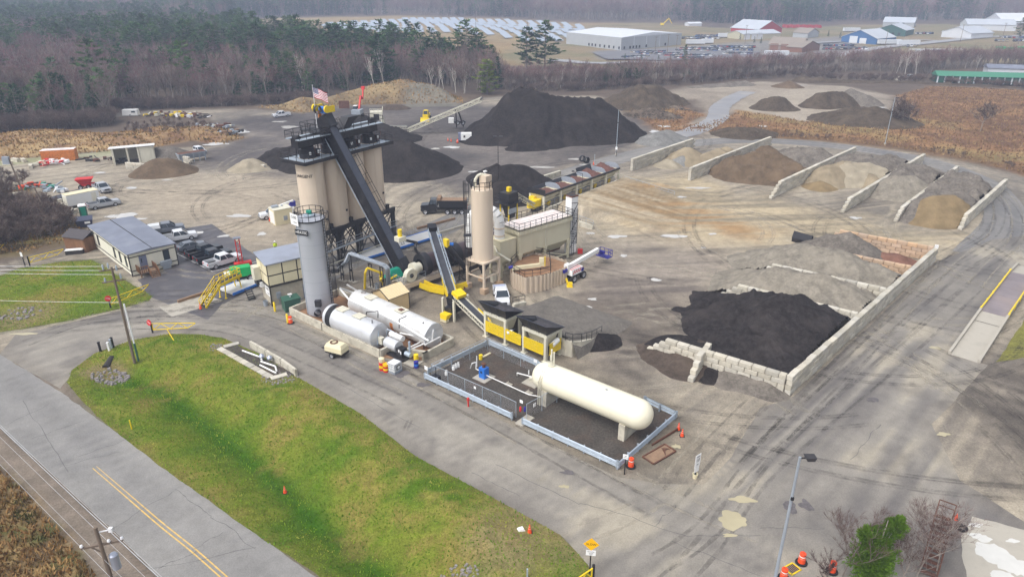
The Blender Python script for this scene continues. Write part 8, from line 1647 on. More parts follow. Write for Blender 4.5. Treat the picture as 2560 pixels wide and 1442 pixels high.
for i,(px,py,lab) in enumerate(((78,420,'long concrete block in front of the barricades'),(60,405,'concrete block behind the long one near the barricades'),(40,404,'concrete block at the end of the left junk row'),(20,412,'leftmost concrete block of the junk row'),(142,508,'tilted concrete block by the flatbed trailer'),(50,490,'concrete block below the salvage heap'),(178,535,'concrete block on the slope below the white trailer'),(168,556,'broken concrete post on the bank near the dumpster'))): o = link('concrete_block',jb,None,G(px,py)+Vector((0,0,.4)),.3*i - 1);tag(o,lab,'concrete block')
# ================================================================OFFICE,POLES,SIGNS,CONES
OA,OB,OC = G(332,692),G(447,662),G(249,612);oz = ang(OA,OB);oL,oW = (OB - OA).length,(OC - OA).length
t = thing('office_trailer','white site office trailer with dark trim and a grey flat roof','site office',OA,oz);oh = 3.6
m = MB();m.box((oL/2,oW/2,oh/2+.1),(oL,oW,oh - .2));m.obj('wall','siding_white',t);m = MB();m.add([(-.2,-.2,oh),(oL+.2,-.2,oh),(oL+.2,oW+.2,oh),(-.2,oW+.2,oh),(-.2,-.2,oh+.12),(oL+.2,-.2,oh+.12),(oL+.2,oW+.2,oh+.12),(-.2,oW+.2,oh+.12),(oL/2,-.2,oh+.32),(oL/2,oW+.2,oh+.32)],[(3,2,1,0),(4,8,9,7),(8,5,6,9),(0,1,5,8,4),(2,3,7,9,6),(1,2,6,5),(3,0,4,7)]);m.obj('roof','roof_rubber',t)
m = MB();m.bar((oL/2,-.2,oh+.34),(oL/2,oW+.2,oh+.34),.1,.05);m.obj('ridge_seam','trim_dark',t);m = MB()
for z in (oh - .55,.85): m.box((oL/2,-.02,z),(oL+.04,.05,.14));m.box((-.02,oW/2,z),(.05,oW+.04,.14))
for x,y in ((0,0),(oL,0),(0,oW)): m.box((x,y,oh/2),(.14,.14,oh))
m.obj('trim','trim_dark',t)
def window(t,x,y,z,w,h,side):
 m = MB();m.box((x,y,z),(w,.08,h) if side=='x' else (.08,w,h));f = m.obj('window','trim_dark',t);m = MB();o_ = -.05
 m.box((x+(o_ if side=='y' else 0),y+(o_ if side=='x' else 0),z),(w - .16,.02,h - .16) if side=='x' else (.02,w - .16,h - .16));m.obj('pane','glass_dark',f)
window(t,oL*.78,-.03,2.15,.95,1.7,'x')
for v in (.08,.22,.36,.78): window(t,-.03,oW*v,2.1,.75,1.7,'y')
m = MB();m.box((oL*.28,-.03,1.85),(1.1,.07,2.2));d_ = m.obj('door','door_grey',t);MB().box((oL*.28 - .25,-.08,2.2),(.16,.02,.7)).obj('pane','glass_dark',d_)
dp = thing('entrance_deck','wooden landing with steps and railings at the office door','stair',OA,oz);m = MB();m.box((oL*.28,-.9,.72),(2.4,1.5,.1));m.obj('deck','wood_deck',dp);m = MB();m.rail([(oL*.28 - 1.2,0,.75),(oL*.28 - 1.2,-1.6,.75),(oL*.28,-1.6,.75)],1.0,.05,.3,False);m.rail([(oL*.28+1.2,0,.75),(oL*.28+1.2,-1.6,.75),(oL*.28+1.2,-2.7,.0)],1.0,.05,.35,False);m.rail([(oL*.28,-1.6,.75),(oL*.28,-2.7,.0)],1.0,.05,.4,False);m.obj('railing','wood_brown',dp)
for i in range(4): MB().box((oL*.28+.6,-1.75 - .28*i,.56 - .18*i),(1.2,.3,.06)).obj('step','wood_deck',dp)
for x in (oL*.28 - 1.1,oL*.28+1.1): MB().bar((x,-1.5,0),(x,-1.5,.7),.12).obj('post','wood_brown',dp)
m = MB();m.box((oL*.72,-.45,1.05),(1.6,.5,.7));m.box((oL*.72,-.45,.4),(1.2,.4,.6));tag(m.obj('heat_pump','zinc_grey',None,OA,oz),'grey outdoor air units beside the office landing','heat pump');MB()
SA_,SB_ = G(243,650),G(204,588);t = thing('small_shed','brown wooden shed with a dark shingled roof behind the office','shed',G(232,622),ang(G(243,650),G(290,630)));m = MB();m.box((0,1.6,1.2),(3.6,4.4,2.4));m.obj('wall','wood_brown',t)
for s in (-1,1): m = MB();m.add([(s*2.0,-.8,2.35),(s*2.0,4.0,2.35),(0,4.0,3.2),(0,-.8,3.2),(s*2.0,-.8,2.45),(s*2.0,4.0,2.45),(0,4.0,3.3),(0,-.8,3.3)],[(0,1,2,3),(7,6,5,4),(0,3,7,4),(1,5,6,2),(0,4,5,1)]);m.obj('roof_panel','shingle_dark',t)
m = MB();m.box((0,0,.35),(2.6,.9,.7));o = m.obj('storage_box','trim_dark',None,G(188,634),R(15));tag(o,'low black box with white lid beside the brown shed','storage box');MB().box((0,0,.74),(2.7,1.0,.08)).obj('lid','white_paint',o)
def gate(label,a,b_,h0=.45,h1=1.35,mir=False):
 a,b_ = G(*a),G(*b_);L = (b_ - a).length;t = thing('swing_gate',label,'gate',a,ang(a,b_));m = MB();m.tube((0,0,0),(0,0,1.6),.11);m.obj('post','black_steel',t);m = MB();m.tube((.1,0,h1),(L,0,h1 - .25),.06);m.tube((.1,0,h0),(L*.8,0,h0),.06);m.tube((L*.8,0,h0),(L,0,h1 - .3),.06);m.tube((.15,0,h0),(.15,0,h1),.06)
 k = 4
 for i in range(k): x0,x1 = .15+(L*.8 - .15)*i/k,.15+(L*.8 - .15)*(i+1)/k;m.tube((x0,0,h0 if i % 2==0 else h1 - .1),(x1,0,h1 - .1 if i % 2==0 else h0),.05)
 m.obj('frame','safety_yellow',t);return t,L
def gsign(t,lab=''):
 m = MB();m.lathe([(.001,0),(.42,0),(.42,.03),(.001,.03)],8,(0,0,0));o = m.obj('stop_sign','sign_red',t,(-.12,-.1,1.55));o.rotation_euler = (R(80),R(22.5),R(-35));text('STOP',.24,'sign_white',o,(0,0,.04),(0,0,R(0)))
g1,_ = gate('yellow swing gate on the grass edge near the office, with a red sign',(277,770),(375,728));gsign(g1);g2,_ = gate('yellow swing gate along the top edge of the long lawn, with a red sign',(382,832),(492,826));gsign(g2);gate('yellow swing gate further back beside the brown shed lane',(75,664),(162,638));gate('yellow swing gate below the yellow diamond sign',(1482,1450),(1400,1500),.4,1.3);gate('yellow gate end with a red board by the brush on the left edge',(-60,640),(14,626))
m = MB();m.bar(G(418,824,0),G(436,858,0)+Vector((0,0,.4)),.09);tag(m.obj('gate_prop','safety_yellow'),'yellow bar lying on the grass beneath the lawn gate','bar');m = MB();m.bar(G(288,698,2.6),G(308,720,.2),.08);tag(m.obj('guy_guard','safety_yellow'),'yellow guy wire guard below the pole transformer','guy guard')
t0 = None
def drum(px,py,lab):
 global t0
 if t0 is None:
  t0 = thing('traffic_drum',lab,'traffic drum',G(px,py));MB().lathe([(.29,.1),(.27,.55),(.26,.56),(.24,.98),(.2,1.0),(.001,1.0)],18).obj('body','drum_orange',t0);MB().lathe([(.48,0),(.46,.1),(.3,.12)],14).obj('base','rubber',t0)
  for z in (.3,.52,.74): MB().lathe([(.287 - z*.045,z - .05),(.287 - z*.045,z+.05)],18).obj('stripe','reflective',t0)
  MB().box((0,0,1.04),(.3,.06,.08)).obj('handle','drum_orange',t0)
 else: dup(t0,G(px,py),rng.uniform(0,6),lab)
for a in ((727,808,'orange drum at the corner of the containment wall'),(1577,1166,'orange drum at the corner of the propane yard guard rails'),(2003,1406,'orange drum upright beside the yellow grate'),(1958,1445,'orange drum at the foot of the grey light pole'),(2079,1428,'battered orange drum half behind the leafless birch'),(1144,358,'orange drum left of the white generator'),(1174,358,'orange drum right of the white generator'),(2580,915,'orange drum lying in the far right gravel')): drum(*a)
c0 = None
def cone(px,py,lab):
 global c0
 if c0 is None:
  c0 = thing('traffic_cone',lab,'traffic cone',G(px,py));MB().lathe([(.17,.04),(.03,.75),(.001,.75)],14).obj('body','drum_orange',c0);MB().box((0,0,.02),(.42,.42,.04)).obj('base','rubber',c0)
  for z in (.36,.54): MB().lathe([(.178 - z*.197,z - .06),(.178 - (z+.06)*.195+.002,z+.06)],14).obj('stripe','reflective',c0)
 else: p = G(px,py);dup(c0,(p.x,p.y,hz(p.x,p.y)),0,lab,None,1.15)
for a in ((713,1231,'orange cone alone on the lawn'),(1324,1333,'orange cone beside the white stone at the lower end of the lawn'),(1696,1074,'orange cone at the rear corner of the propane yard rails'),(1705,1090,'orange cone with white bands just outside the rails'),(1120,352,'small orange cone left of the generator drums'),(1128,354,'second small orange cone left of the generator drums'),(1184,355,'small orange cone right of the generator drums'),(1194,360,'nearest small orange cone right of the generator'),(502,772,'dull orange cone at the foot of the yellow stair'),(675,553,'small orange cone by the beige shelter'),(1484,412,'red cone at the base of the thin delineator post')): cone(*a)
m = MB();m.box((0,0,.08),(.7,.55,.3),.4,.6);p = G(1302,1328);tag(m.obj('white_stone','white_paint',None,(p.x,p.y,hz(p.x,p.y))),'flat white stone on the grass next to the cone','stone')
t = thing('drain_grate','yellow framed drain grate between the two drums','grate',G(1980,1422),R(30));m = MB()
for x,y,w,h in ((0,-.4,1.1,.1),(0,.4,1.1,.1),(-.5,0,.1,.8),(.5,0,.1,.8)): m.box((x,y,.05),(w,h,.08))
m.obj('frame','safety_yellow',t);m = MB();[m.box((-.4+.16*i,0,.05),(.06,.75,.05)) for i in range(6)];m.obj('bars','rust',t)
def post_sign(label,px,py,parts,post='black_steel',ph=1.2,rz=0,base=None):
 p = G(px,py);t = thing('road_sign',label,'sign',(p.x,p.y,max(0,hz(p.x,p.y))),rz);MB().bar((0,0,0),(0,0,ph),.1).obj('post',post,t)
 for kind,z,w,h,mt,txt,s in parts:
  m = MB();m.box((0,0,0),(w,.03,h));o = m.obj('panel',mt,t,(0,-.08,z));
  if kind=='d': o.rotation_euler = (0,R(45),0)
  for i,(tx,dz,ss) in enumerate(txt):
   q = text(tx,ss,'letter_black',t,(0,-.1,z+dz),(PI/2,0,0))
 if base: m = MB();m.lathe([(.2,0),(.26,.5),(.2,.5)],14);m.obj('bucket',base,t)
 return t
post_sign('yellow diamond SLOW sign with a small white plate above the yellow gate',1474,1432,[('d',3.0,.85,.85,'sign_yellow',[('SLOW',0,.27)],1),('r',2.15,.75,.5,'sign_white',[('WATCH FOR',.12,.09),('TRUCKS',-.02,.09),('AHEAD',-.15,.08)],1)],ph=2.9,rz=R(-8))
post_sign('tall white speed sign standing in a yellow bucket by the drive',1737,1194,[('r',2.0,.75,1.35,'sign_white',[('SPEED',.45,.17),('10',.05,.5),('MPH',-.42,.15)],1),('r',1.05,.6,.6,'sign_white',[],1)],ph=1.7,rz=R(38),base='panel_cream')
post_sign('small white notice on a black post in front of the guard rail corner',1561,1185,[('r',2.05,.5,.5,'sign_white',[('NO',.1,.13),('SMOKING',-.08,.09)],1)],ph=2.1,rz=R(-20))
for px,py,lab in ((2333,648,'red and white sign at the rear corner of the lower bays'),(1540,392,'red and white sign on the far light pole'),(64,668,'white pointed marker by the far yellow gate')): post_sign(lab,px,py,[('r',2.2,.55,.7,'sign_white',[('STOP',.05,.16)] if 'red' in lab else [],1)],ph=2.3,rz=R(-25))
for px,py,h,lab,mt in ((252,879,1.3,'black post at the lawn corner beside the white pedestal','black_steel'),(284,869,1.4,'black post with a white flag beside the grey pedestal','black_steel'),(274,878,1.2,'white utility pedestal between the two black posts','pvc'),(280,872,1.3,'grey utility pedestal next to the flagged black post','zinc_grey')): m = MB();m.box((0,0,h/2),(.2,.2,h));m.box((0,0,h),(.26,.26,.1));tag(m.obj('marker_post',mt,None,G(px,py)),lab,'post')
m = MB();m.lathe([(.06,0),(.06,1.2),(.001,1.25)],10);tag(m.obj('marker_post','safety_yellow',None,G(330,1074)),'yellow marker post at the road edge of the lawn','post');m = MB();m.box((0,0,.55),(.12,.12,1.1));tag(m.obj('marker_post','galvanised',None,G(1318,1448)),'short white edged sign back at the bottom edge of the lawn','post')
def upole(label,base,top,h=None):
 b_ = Vector((base[0],base[1],0));t = thing('utility_pole',label,'utility pole',b_);MB().tube((0,0,-.2),tuple(Vector(top) - b_),.17,.12,10).obj('pole','pole_wood',t);return t
b_ = G(336,903);tz = HT(668,b_.y);t = upole('tall utility pole with transformers and a white conduit on the lawn corner',b_,(b_.x+.1,b_.y,tz));tp1 = Vector((b_.x,b_.y,tz));m = MB();m.tube((.45,.1,2.2),(.40,.1,tz*.62),.1,n=8);m.obj('conduit','pvc',t);m = MB();m.tube((.45,.1,0),(.45,.1,2.4),.12,n=8);m.obj('conduit_guard','green_box',t)
for z in (tz - .3,tz - 1.7): m = MB();m.bar((-1.1,-.5,z),(1.1,.5,z),.14);m.obj('crossarm','pole_wood',t)
for i,(x,z) in enumerate(((-.7,tz+.1),(-.2,tz+.2),(.5,tz - .2),(-.8,tz - 1.5),(.7,tz - 1.2))): m = MB();m.lathe([(.001,-.35),(.09,-.3),(.12,0),(.07,.3),(.001,.35)],10,(x,.4*x,z));m.obj('insulator','galvanised',t)
PF = G(238,1318,10.5);PFt = Vector((PF.x,PF.y,10.5));t = upole('near utility pole with crossarm and grey transformer at the bottom left',PFt,PFt);d = Vector((math.cos(R(18)),math.sin(R(18)),0));m = MB();q = PFt+Vector((0,0,-1.4)) - Vector((PF.x,PF.y,0));m.bar(q - d*1.1,q+d*1.3,.13);m.bar(q - d*.6+Vector((0,0,0)),q+Vector((0,0,-.7)),.06);m.obj('crossarm','pole_wood',t)
for k in (-1.05,.5,1.25): m = MB();p = q+d*k;m.lathe([(.07,.06),(.11,.14),(.08,.26),(.02,.3)],10,tuple(p));m.obj('insulator','pvc',t)
m = MB();m.lathe([(.02,6.9),(.28,6.9),(.28,8.0),(.2,8.1),(.02,8.12)],16,(.42,.25,0));m.obj('transformer','roof_metal',t);m = MB();m.bar((0,0,10.1),(.75,.25,10.1),.06);m.box((.75,.25,10.1),(.25,.2,.3));m.obj('bracket','pvc',t)
def wire(label,a,b_,r=.02,sag=.35,m='wire'):
 a = Vector(a);b_ = Vector(b_);q = MB();pts = [lerp(a,b_,i/10) - Vector((0,0,4*sag*(i/10)*(1 - i/10))) for i in range(11)];q.path([tuple(p - a) for p in pts],r,4);tag(q.obj('overhead_wire',m,None,a),label,'wire')
rd = (G(400,1308) - G(196,1133)).normalized()
for k,z,r_,lab,mt in ((1.25,9.35,.022,'pale overhead wire nearest the road at the near pole','wire'),(.5,9.35,.018,'thin overhead wire on the middle insulator of the near pole','wire'),(-1.05,9.35,.018,'thin overhead wire on the outer insulator of the near pole','wire'),(.75,10.15,.035,'thick grey overhead cable on the bracket of the near pole','wire'),(.85,9.85,.03,'dark overhead cable just beneath the thick grey one','wire_dark'),(-.1,8.2,.016,'lowest thin overhead wire of the near pole','wire')):
 p = PFt.xy.to_3d()+d*k+Vector((0,0,z));wire(lab,p - rd*46,p+rd*30,r_*.65,.25,mt)
for k,z,lab in ((-.9,tz+.1,'upper wire from the transformer pole to the left'),(-.4,tz - .4,'second wire from the transformer pole to the left'),(0,tz - .9,'third wire from the transformer pole to the left'),(0,tz - 4.4,'lowest wire from the transformer pole to the left')): p = Vector((tp1.x+k,tp1.y,z));wire(lab,p,p+Vector((-60,6+k,.6)),.022,.8)
for px,py,pt,lab in ((72,516,395,'weathered utility pole with a grey box by the junk row'),(124,548,468,'weathered short pole stump among the brush'),): p = G(px,py);h = HT(pt,p.y);t = upole(lab,p,(p.x - 1.2,p.y,h));m = MB();m.box((-1.8,0,h - .5),(1.3,.5,1.5)) if pt < 400 else m.bar((-2.0,0,h - .2),(.3,0,h),.14);m.obj('box' if pt < 400 else 'crossarm','zinc_grey' if pt < 400 else 'pole_wood',t)
def lpole(label,px,py,pt,m0='galvanised',heads=1,r=.09):
 p = G(px,py);h = HT(pt,p.y);t = thing('light_pole',label,'light pole',p);MB().tube((0,0,0),(0,0,h),r,r*.7,10).obj('pole',m0,t)
 for i in range(heads): m = MB();s = 1 if i==0 else -1;m.bar((0,0,h - .1),(s*.5,0,h - .05),.07);m.frust((s*.65,-.1,h - .12),(.5,.5),(s*.65,-.05,h+.12),(.75,.55));m.obj('lamp_head','black_steel',t)
 MB().lathe([(.3,0),(.28,.5),(.01,.5)],12).obj('footing','concrete_slab',t);m = MB();m.box((0,-.12,h*.72),(.2,.12,.25));m.obj('camera','black_steel',t);return t
lpole('tall pale light pole in front of the largest stockpile',1540,388,275);lpole('thin dark light pole behind the dust silo with two lamps',1246,482,342,'black_steel',2);lpole('light pole beside the curving road near the dry field',2212,362,245)
PL1 = G(1900,1478);h1 = 9.2;q = G(1966,1150,h1);t = lpole('tall blue grey light pole in the foreground with a black lamp head',1900,1478,1142,'zinc_grey',1,.13);t.location = (lerp(PL1,q,.5).x,PL1.y,0)
t = thing('delineator','thin metal delineator post by the black barrel pieces','post',G(1486,412));MB().tube((0,0,0),(0,0,2.6),.05).obj('post','galvanised',t)
m = MB();m.lathe([(.75,-.4),(.75,.4),(.55,.4)],16,(0,0,.75),'y');tag(m.obj('pipe_ring','rubber',None,G(1456,404),R(30)),'black pipe ring standing on the gravel, front one','pipe ring');m = MB();m.lathe([(.75,-.4),(.75,.4),(.55,.4)],16,(0,0,.75),'y');tag(m.obj('pipe_ring','rubber',None,G(1466,408),R(40)),'black pipe ring standing on the gravel, rear one','pipe ring')
t = thing('loader_bucket','black loader bucket set down by the rearmost lower bay','bucket',G(2008,607),R(40));m = MB();m.side([(-.9,0),(1.0,0),(.2,.25),(-.3,.8),(-.2,1.7),(-.6,1.9),(-1.0,.8)],-1.7,1.7);m.obj('shell','black_steel',t)
m = MB();m.side([(-.45,0),(.45,0),(.4,.12),(-.4,.12)],-.45,.45);m.bar((-.2,.3,.1),(-.5,.8,1.0),.22);m.box((.1,0,.4),(.6,.5,.5));tag(m.obj('jumping_jack','safety_yellow',None,G(1424,716)),'small yellow compactor lying by the corrugated pit','compactor');m = MB();m.box((0,0,.45),(.8,.5,.8));tag(m.obj('red_tank','red_paint',None,G(1450,634)),'small red fuel tank behind the blue basket boom','tank')
st = thing('rusty_stair','rusty brown steel stair with landing rail behind the birches','stair',G(2318,1442),ang(G(2318,1442),G(2352,1300)))
for i in range(11): MB().box((.2+i*.42,0,.25+i*.24),(.36,1.0,.06)).obj('tread','rust',st)
for s in (-.58,.58): MB().bar((0,s,.1),(4.8,s,2.85),.08,.3).obj('stringer','rust',st)
m = MB();m.rail([(0,-.58,.2),(4.8,-.58,2.9),(4.8,.58,2.9)],1.0,.035,1.2);m.rail([(0,.58,.2),(4.8,.58,2.9)],1.0,.035,1.2);m.obj('railing','rust',st)
t = thing('old_tyre','old black tyre with a red cone stub on the slab','tyre',G(2404,1322));MB().lathe([(.22,.05),(.42,.0),(.46,.12),(.42,.25),(.22,.2)],20).obj('tread_ring','rubber',t);m = MB();m.lathe([(.2,0),(.04,.6),(.001,.6)],10,(-.1,.5,.02));tag(m.obj('traffic_cone','drum_orange',None,G(2400,1308)),'broken red cone behind the old tyre','traffic cone')
sheet('concrete_slab',PG((2400,1340),(2430,1290),(2640,1350),(2640,1500),(2420,1500)),.03,'concrete_slab',.3);mk('snow',lin(204,203,198),.7,var=.04)
for a in ((2490,1385,120,56),(2550,1420,110,46),(2452,1342,60,24),(2440,1312,40,14),(2500,1440,70,26),(2530,1352,36,12)): puddle(*a,'snow').name = 'snow_patch'
def person(label,px,py):
 me = bpy.data.meshes.new('person');V = [(0,0,.95),(0,0,1.2),(0,0,1.42),(0,0,1.52),(0,.02,1.66),(.1,0,.9),(.12,.02,.5),(.12,0,.08),(.13,.15,.04),(-.1,0,.9),(-.12,.02,.5),(-.12,0,.08),(-.13,.15,.04),(.2,0,1.4),(.27,-.02,1.13),(.24,.1,.9),(-.2,0,1.4),(-.27,-.02,1.13),(-.24,.1,.9)]
 E_ = [(0,1),(1,2),(2,3),(3,4),(0,5),(5,6),(6,7),(7,8),(0,9),(9,10),(10,11),(11,12),(2,13),(13,14),(14,15),(2,16),(16,17),(17,18)];rad = [.15,.15,.16,.06,.1,.1,.075,.055,.05,.1,.075,.055,.05,.075,.055,.045,.075,.055,.045]
 me.from_pydata(V,E_,[]);o = link('person',me,None,G(px,py),R(200));md = o.modifiers.new('skin','SKIN');o.modifiers.new('sub','SUBSURF').levels = 1
 for i,v in enumerate(me.skin_vertices[0].data): v.radius = (rad[i],rad[i]*.85);v.use_root = i==0
 me.materials.append(MATS['trim_dark']);tag(o,label,'person')
 mk('hivis',lin(206,232,60),.6);m = MB();m.lathe([(.2,.92),(.21,1.2),(.2,1.4),(.1,1.5)],14);m.tube((.2,0,1.42),(.27,-.02,1.13),.095,.08);m.tube((-.2,0,1.42),(-.27,-.02,1.13),.095,.08);m.tube((.27,-.02,1.13),(.24,.1,.92),.075,.06);m.tube((-.27,-.02,1.13),(-.24,.1,.92),.075,.06);m.obj('jacket','hivis',o);m = MB();m.lathe([(.17,1.7),(.14,1.72),(.13,1.8),(.06,1.85),(.001,1.86)],14);m.obj('hard_hat','sign_white',o)
 mk('skin',lin(196,150,126),.6);MB().lathe([(.001,1.55),(.07,1.58),(.09,1.66),(.085,1.74),(.001,1.78)],12).obj('face','skin',o)
person('person in a yellow green safety jacket, dark trousers and a white hard hat',690,628)
# ================================================================INDUSTRIAL PARK,SOLAR FIELD
for n_,c_ in (('far_white',(206,210,216)),('far_grey',(168,172,176)),('far_red',(168,50,56)),('far_blue',(58,102,150)),('far_green',(44,88,80)),('far_cream',(186,182,160)),('far_roof',(178,184,192)),('far_tan',(140,130,120)),('green_roof',(66,128,104)),('far_brown',(128,92,76))): mk(n_,lin(*c_),.6,var=.04,scale=.2)
mk('solar',lin(188,200,214),.18,.3,var=.05,spec=.7)
def pos(px,py): p = G(px,py);z = hz(p.x,p.y);p = G(px,py,z);return Vector((p.x,p.y,hz(p.x,p.y)))
def building(name,label,a,b_,depth,eave_px,rise,wall,roof,doors=(),wins=(),white='far_white'):
 A,B_ = pos(*a),pos(*b_);L = (B_ - A).length;z0 = min(A.z,B_.z) - .3;h = HT(eave_px,A.y) - z0;t = thing(name,label,'building',(A.x,A.y,z0),ang(A,B_));D = depth;r = abs(rise)
 m = MB();m.box((L/2,D/2,h/2),(L,D,h))
 if rise > 0: m.add([(0,0,h),(0,D,h),(0,D/2,h+r),(L,0,h),(L,D,h),(L,D/2,h+r)],[(0,2,1),(3,4,5)])
 else: m.add([(0,0,h),(L,0,h),(L/2,0,h+r),(0,D,h),(L,D,h),(L/2,D,h+r)],[(0,1,2),(3,5,4)])
 m.obj('wall',wall,t);o = .4;m = MB()
 for s in (0,1):
  if rise > 0: y0 = -o if s==0 else D+o;q = [(-o,y0,h - .1),(L+o,y0,h - .1),(L+o,D/2,h+r+.1),(-o,D/2,h+r+.1)]
  else: x0 = -o if s==0 else L+o;q = [(x0,-o,h - .1),(x0,D+o,h - .1),(L/2,D+o,h+r+.1),(L/2,-o,h+r+.1)]
  m.add(q+[(x,y,z+.25) for x,y,z in q],[(0,1,2,3),(7,6,5,4),(0,4,5,1),(1,5,6,2),(3,2,6,7),(0,3,7,4)])
 m.obj('roof',roof,t)
 for u,w,hh in doors: MB().box((L*u,-.08,hh/2),(w,.16,hh)).obj('door',white,t)
 for u,z,w,hh in wins: f = MB().box((L*u,-.06,z),(w,.14,hh)).obj('window','trim_dark',t);MB().box((L*u,-.15,z),(w*.8,.04,hh*.8)).obj('pane','glass_dark',f)
 return t
WA,WB,WC = pos(1552,127),pos(1702,113),pos(1432,112);t = thing('warehouse','huge grey warehouse with a white roof behind the pines','building',(WA.x,WA.y,WA.z - .5));wh = HT(95,WA.y) - WA.z+.5;e1,e2 = WB - WA,(WC - WA)*1.15;m = MB();o0 = Vector((0,0,0));base = [o0,e1,e1+e2,e2];m.prism([tuple(p[:2]) for p in base],0,wh);m.obj('wall','far_grey',t);c1_ = e1*.5;m = MB();zr = wh+2.0
m.add([(0,0,wh+.05),(*c1_[:2],zr),(*(c1_+e2)[:2],zr),(*e2[:2],wh+.05),(*e1[:2],wh+.05),(*(e1+e2)[:2],wh+.05)],[(0,1,2,3),(1,4,5,2),(0,4,1),(3,2,5)]);m.obj('roof','far_white',t)
n2 = Vector((e2.y,-e2.x,0)).normalized()*(1 if (e2.y*e1.x - e2.x*e1.y) < 0 else -1)
for fr_,ee,k in ((o0,e1,(.05,.14,.19,.24,.29,.4,.72)),(o0,e2,(.03,.12,.2,.28,.36,.44,.5,.56))):
 for u in k: p = fr_+ee*u;f = MB().box((p.x,p.y,2.0),(1.2,.5,1.6),ang(o0,ee)).obj('window','trim_dark',t);MB().box((p.x,p.y,2.0),(.9,.62,1.2),ang(o0,ee)).obj('pane','glass_dark',f)
for u in (.2,.4,.62): p = e1*u;MB().box((p.x,p.y,wh/2),(.3,.3,wh),ang(o0,e1)).obj('seam','far_white',t)
building('barn','red metal barn with a pale roof at the far side of the park',(1826,82),(1896,86),30,70,6,'far_red','far_roof',[(.9,3,4)])
building('workshop','cream workshop with three white doors in front of the red barn',(1858,100),(1950,97),18,87,2,'far_cream','far_roof',[(.1,5,5),(.28,5,5),(.44,5,5)])
building('workshop','weathered grey workshop with dark doors and a brown annex',(1920,126),(2002,130),18,112,4,'far_tan','far_tan',[(.18,5,4.5),(.5,5,4.5),(.78,5,4.5)],white='far_brown');building('annex','small brown wooden annex beside the weathered grey workshop',(2004,132),(2048,126),10,120,-3,'far_brown','far_tan')
building('cottage','small grey gabled shed on the grassy slope',(2018,96),(2046,93),12,84,-3,'far_grey','far_tan')
building('workshop','blue metal workshop with two white doors',(2102,106),(2190,112),26,92,-5,'far_blue','far_roof',[(.35,6,5),(.62,5,4)]);building('workshop','dark green metal hall behind the blue workshop',(2186,88),(2262,92),26,74,-4,'far_green','far_roof',wins=[(.2,2,2,2),(.4,2,2,2),(.6,2,2,2),(.8,2,2,2)]);building('workshop','pale hip roofed hall at the edge of the far wood',(2206,66),(2284,68),24,56,4,'far_grey','far_roof',wins=[(.5,3,2,2),(.65,3,2,2)])
building('workshop','white gabled showroom with round emblems on the far lawn',(2352,93),(2426,98),26,80,-4,'far_white','far_roof',[(.16,7,5)]);building('long_hall','long low white hall near the right edge',(2416,77),(2538,79),22,62,4,'far_white','far_roof');building('long_hall','white arched hall at the extreme right behind the dark pine',(2506,58),(2640,58),30,54,7,'far_white','far_white');building('trailer_office','low white shed by the far red scaffolding',(1722,66),(1754,66),8,60,1,'far_white','far_white')
SA,SB = pos(2342,207),pos(2640,220);t = thing('storage_units','long storage building with a green roof and white door piers','building',(SA.x,SA.y,SA.z),ang(SA,SB));L = (SB - SA).length;m = MB();m.box((L/2,4,1.5),(L,8,3));m.obj('wall','far_green',t);m = MB();m.add([(-.5,-.6,2.9),(L,-.6,2.9),(L,4,4.6),(-.5,4,4.6),(-.5,8.6,2.9),(L,8.6,2.9)],[(0,1,2,3),(3,2,5,4),(0,3,4)]);m.obj('roof','green_roof',t);n = 16
for i in range(n): MB().box((L*i/n,-.06,1.4),(.55,.16,2.8)).obj('pier','far_white',t);MB().box((L*(i+.5)/n,-.03,1.3),(L/n - .7,.1,2.5)).obj('door','far_green',t)
SA2,SB2 = pos(2468,186),pos(2640,192);t = thing('storage_units','second storage building with a grey roof behind the green roofed one','building',(SA2.x,SA2.y,SA2.z),ang(SA2,SB2));L = (SB2 - SA2).length;m = MB();m.box((L/2,4,1.5),(L,8,3));m.obj('wall','far_white',t);m = MB();m.add([(-.5,-.6,2.9),(L,-.6,2.9),(L,4,4.4),(-.5,4,4.4),(-.5,8.6,2.9),(L,8.6,2.9)],[(0,1,2,3),(3,2,5,4),(0,3,4)]);m.obj('roof','roof_rubber',t)
sm = MB();sm.add([(-7,-6,.9),(7,-6,.9),(7,6,4.3),(-7,6,4.3),(-7,-6,.75),(7,-6,.75),(7,6,4.15),(-7,6,4.15)],[(0,1,2,3),(7,6,5,4),(0,4,5,1),(1,5,6,2),(2,6,7,3),(3,7,4,0)])
for x in (-5,0,5): sm.bar((x,0,-.5),(x,0,2.4),.3)
sme = sm.mesh('solar_table','solar');k = 0;r = random.Random(8);sp0 = [p for p in ((px,py) for py in (54,59,64,70,77,85,94,104) for px in range(820,1480,24))]
edge = [(820,64,72),(900,60,82),(960,56,86),(1040,50,84),(1200,54,90),(1300,58,104),(1420,64,106),(1490,72,82)]
for row,py in enumerate((53,57,61,65.5,70.5,76,82,88.5,96,104)):
 step = 20+row*2.2;px = 815+(row % 2)*step/2
 while px < 1478:
  lo = np.interp(px,[e[0] for e in edge],[e[1] for e in edge]);hi = np.interp(px,[e[0] for e in edge],[e[2] for e in edge])
  if lo<=py<=hi and not (1050 < px < 1080 and py > 74):
   p = pos(px,py);o = link('solar_table',sme,None,p,R(38));o.scale = (.52,.6,.8);tag(o,'pale tilted solar table standing in the rows of the far field','solar panel','solar tables in the far field')
  px += step
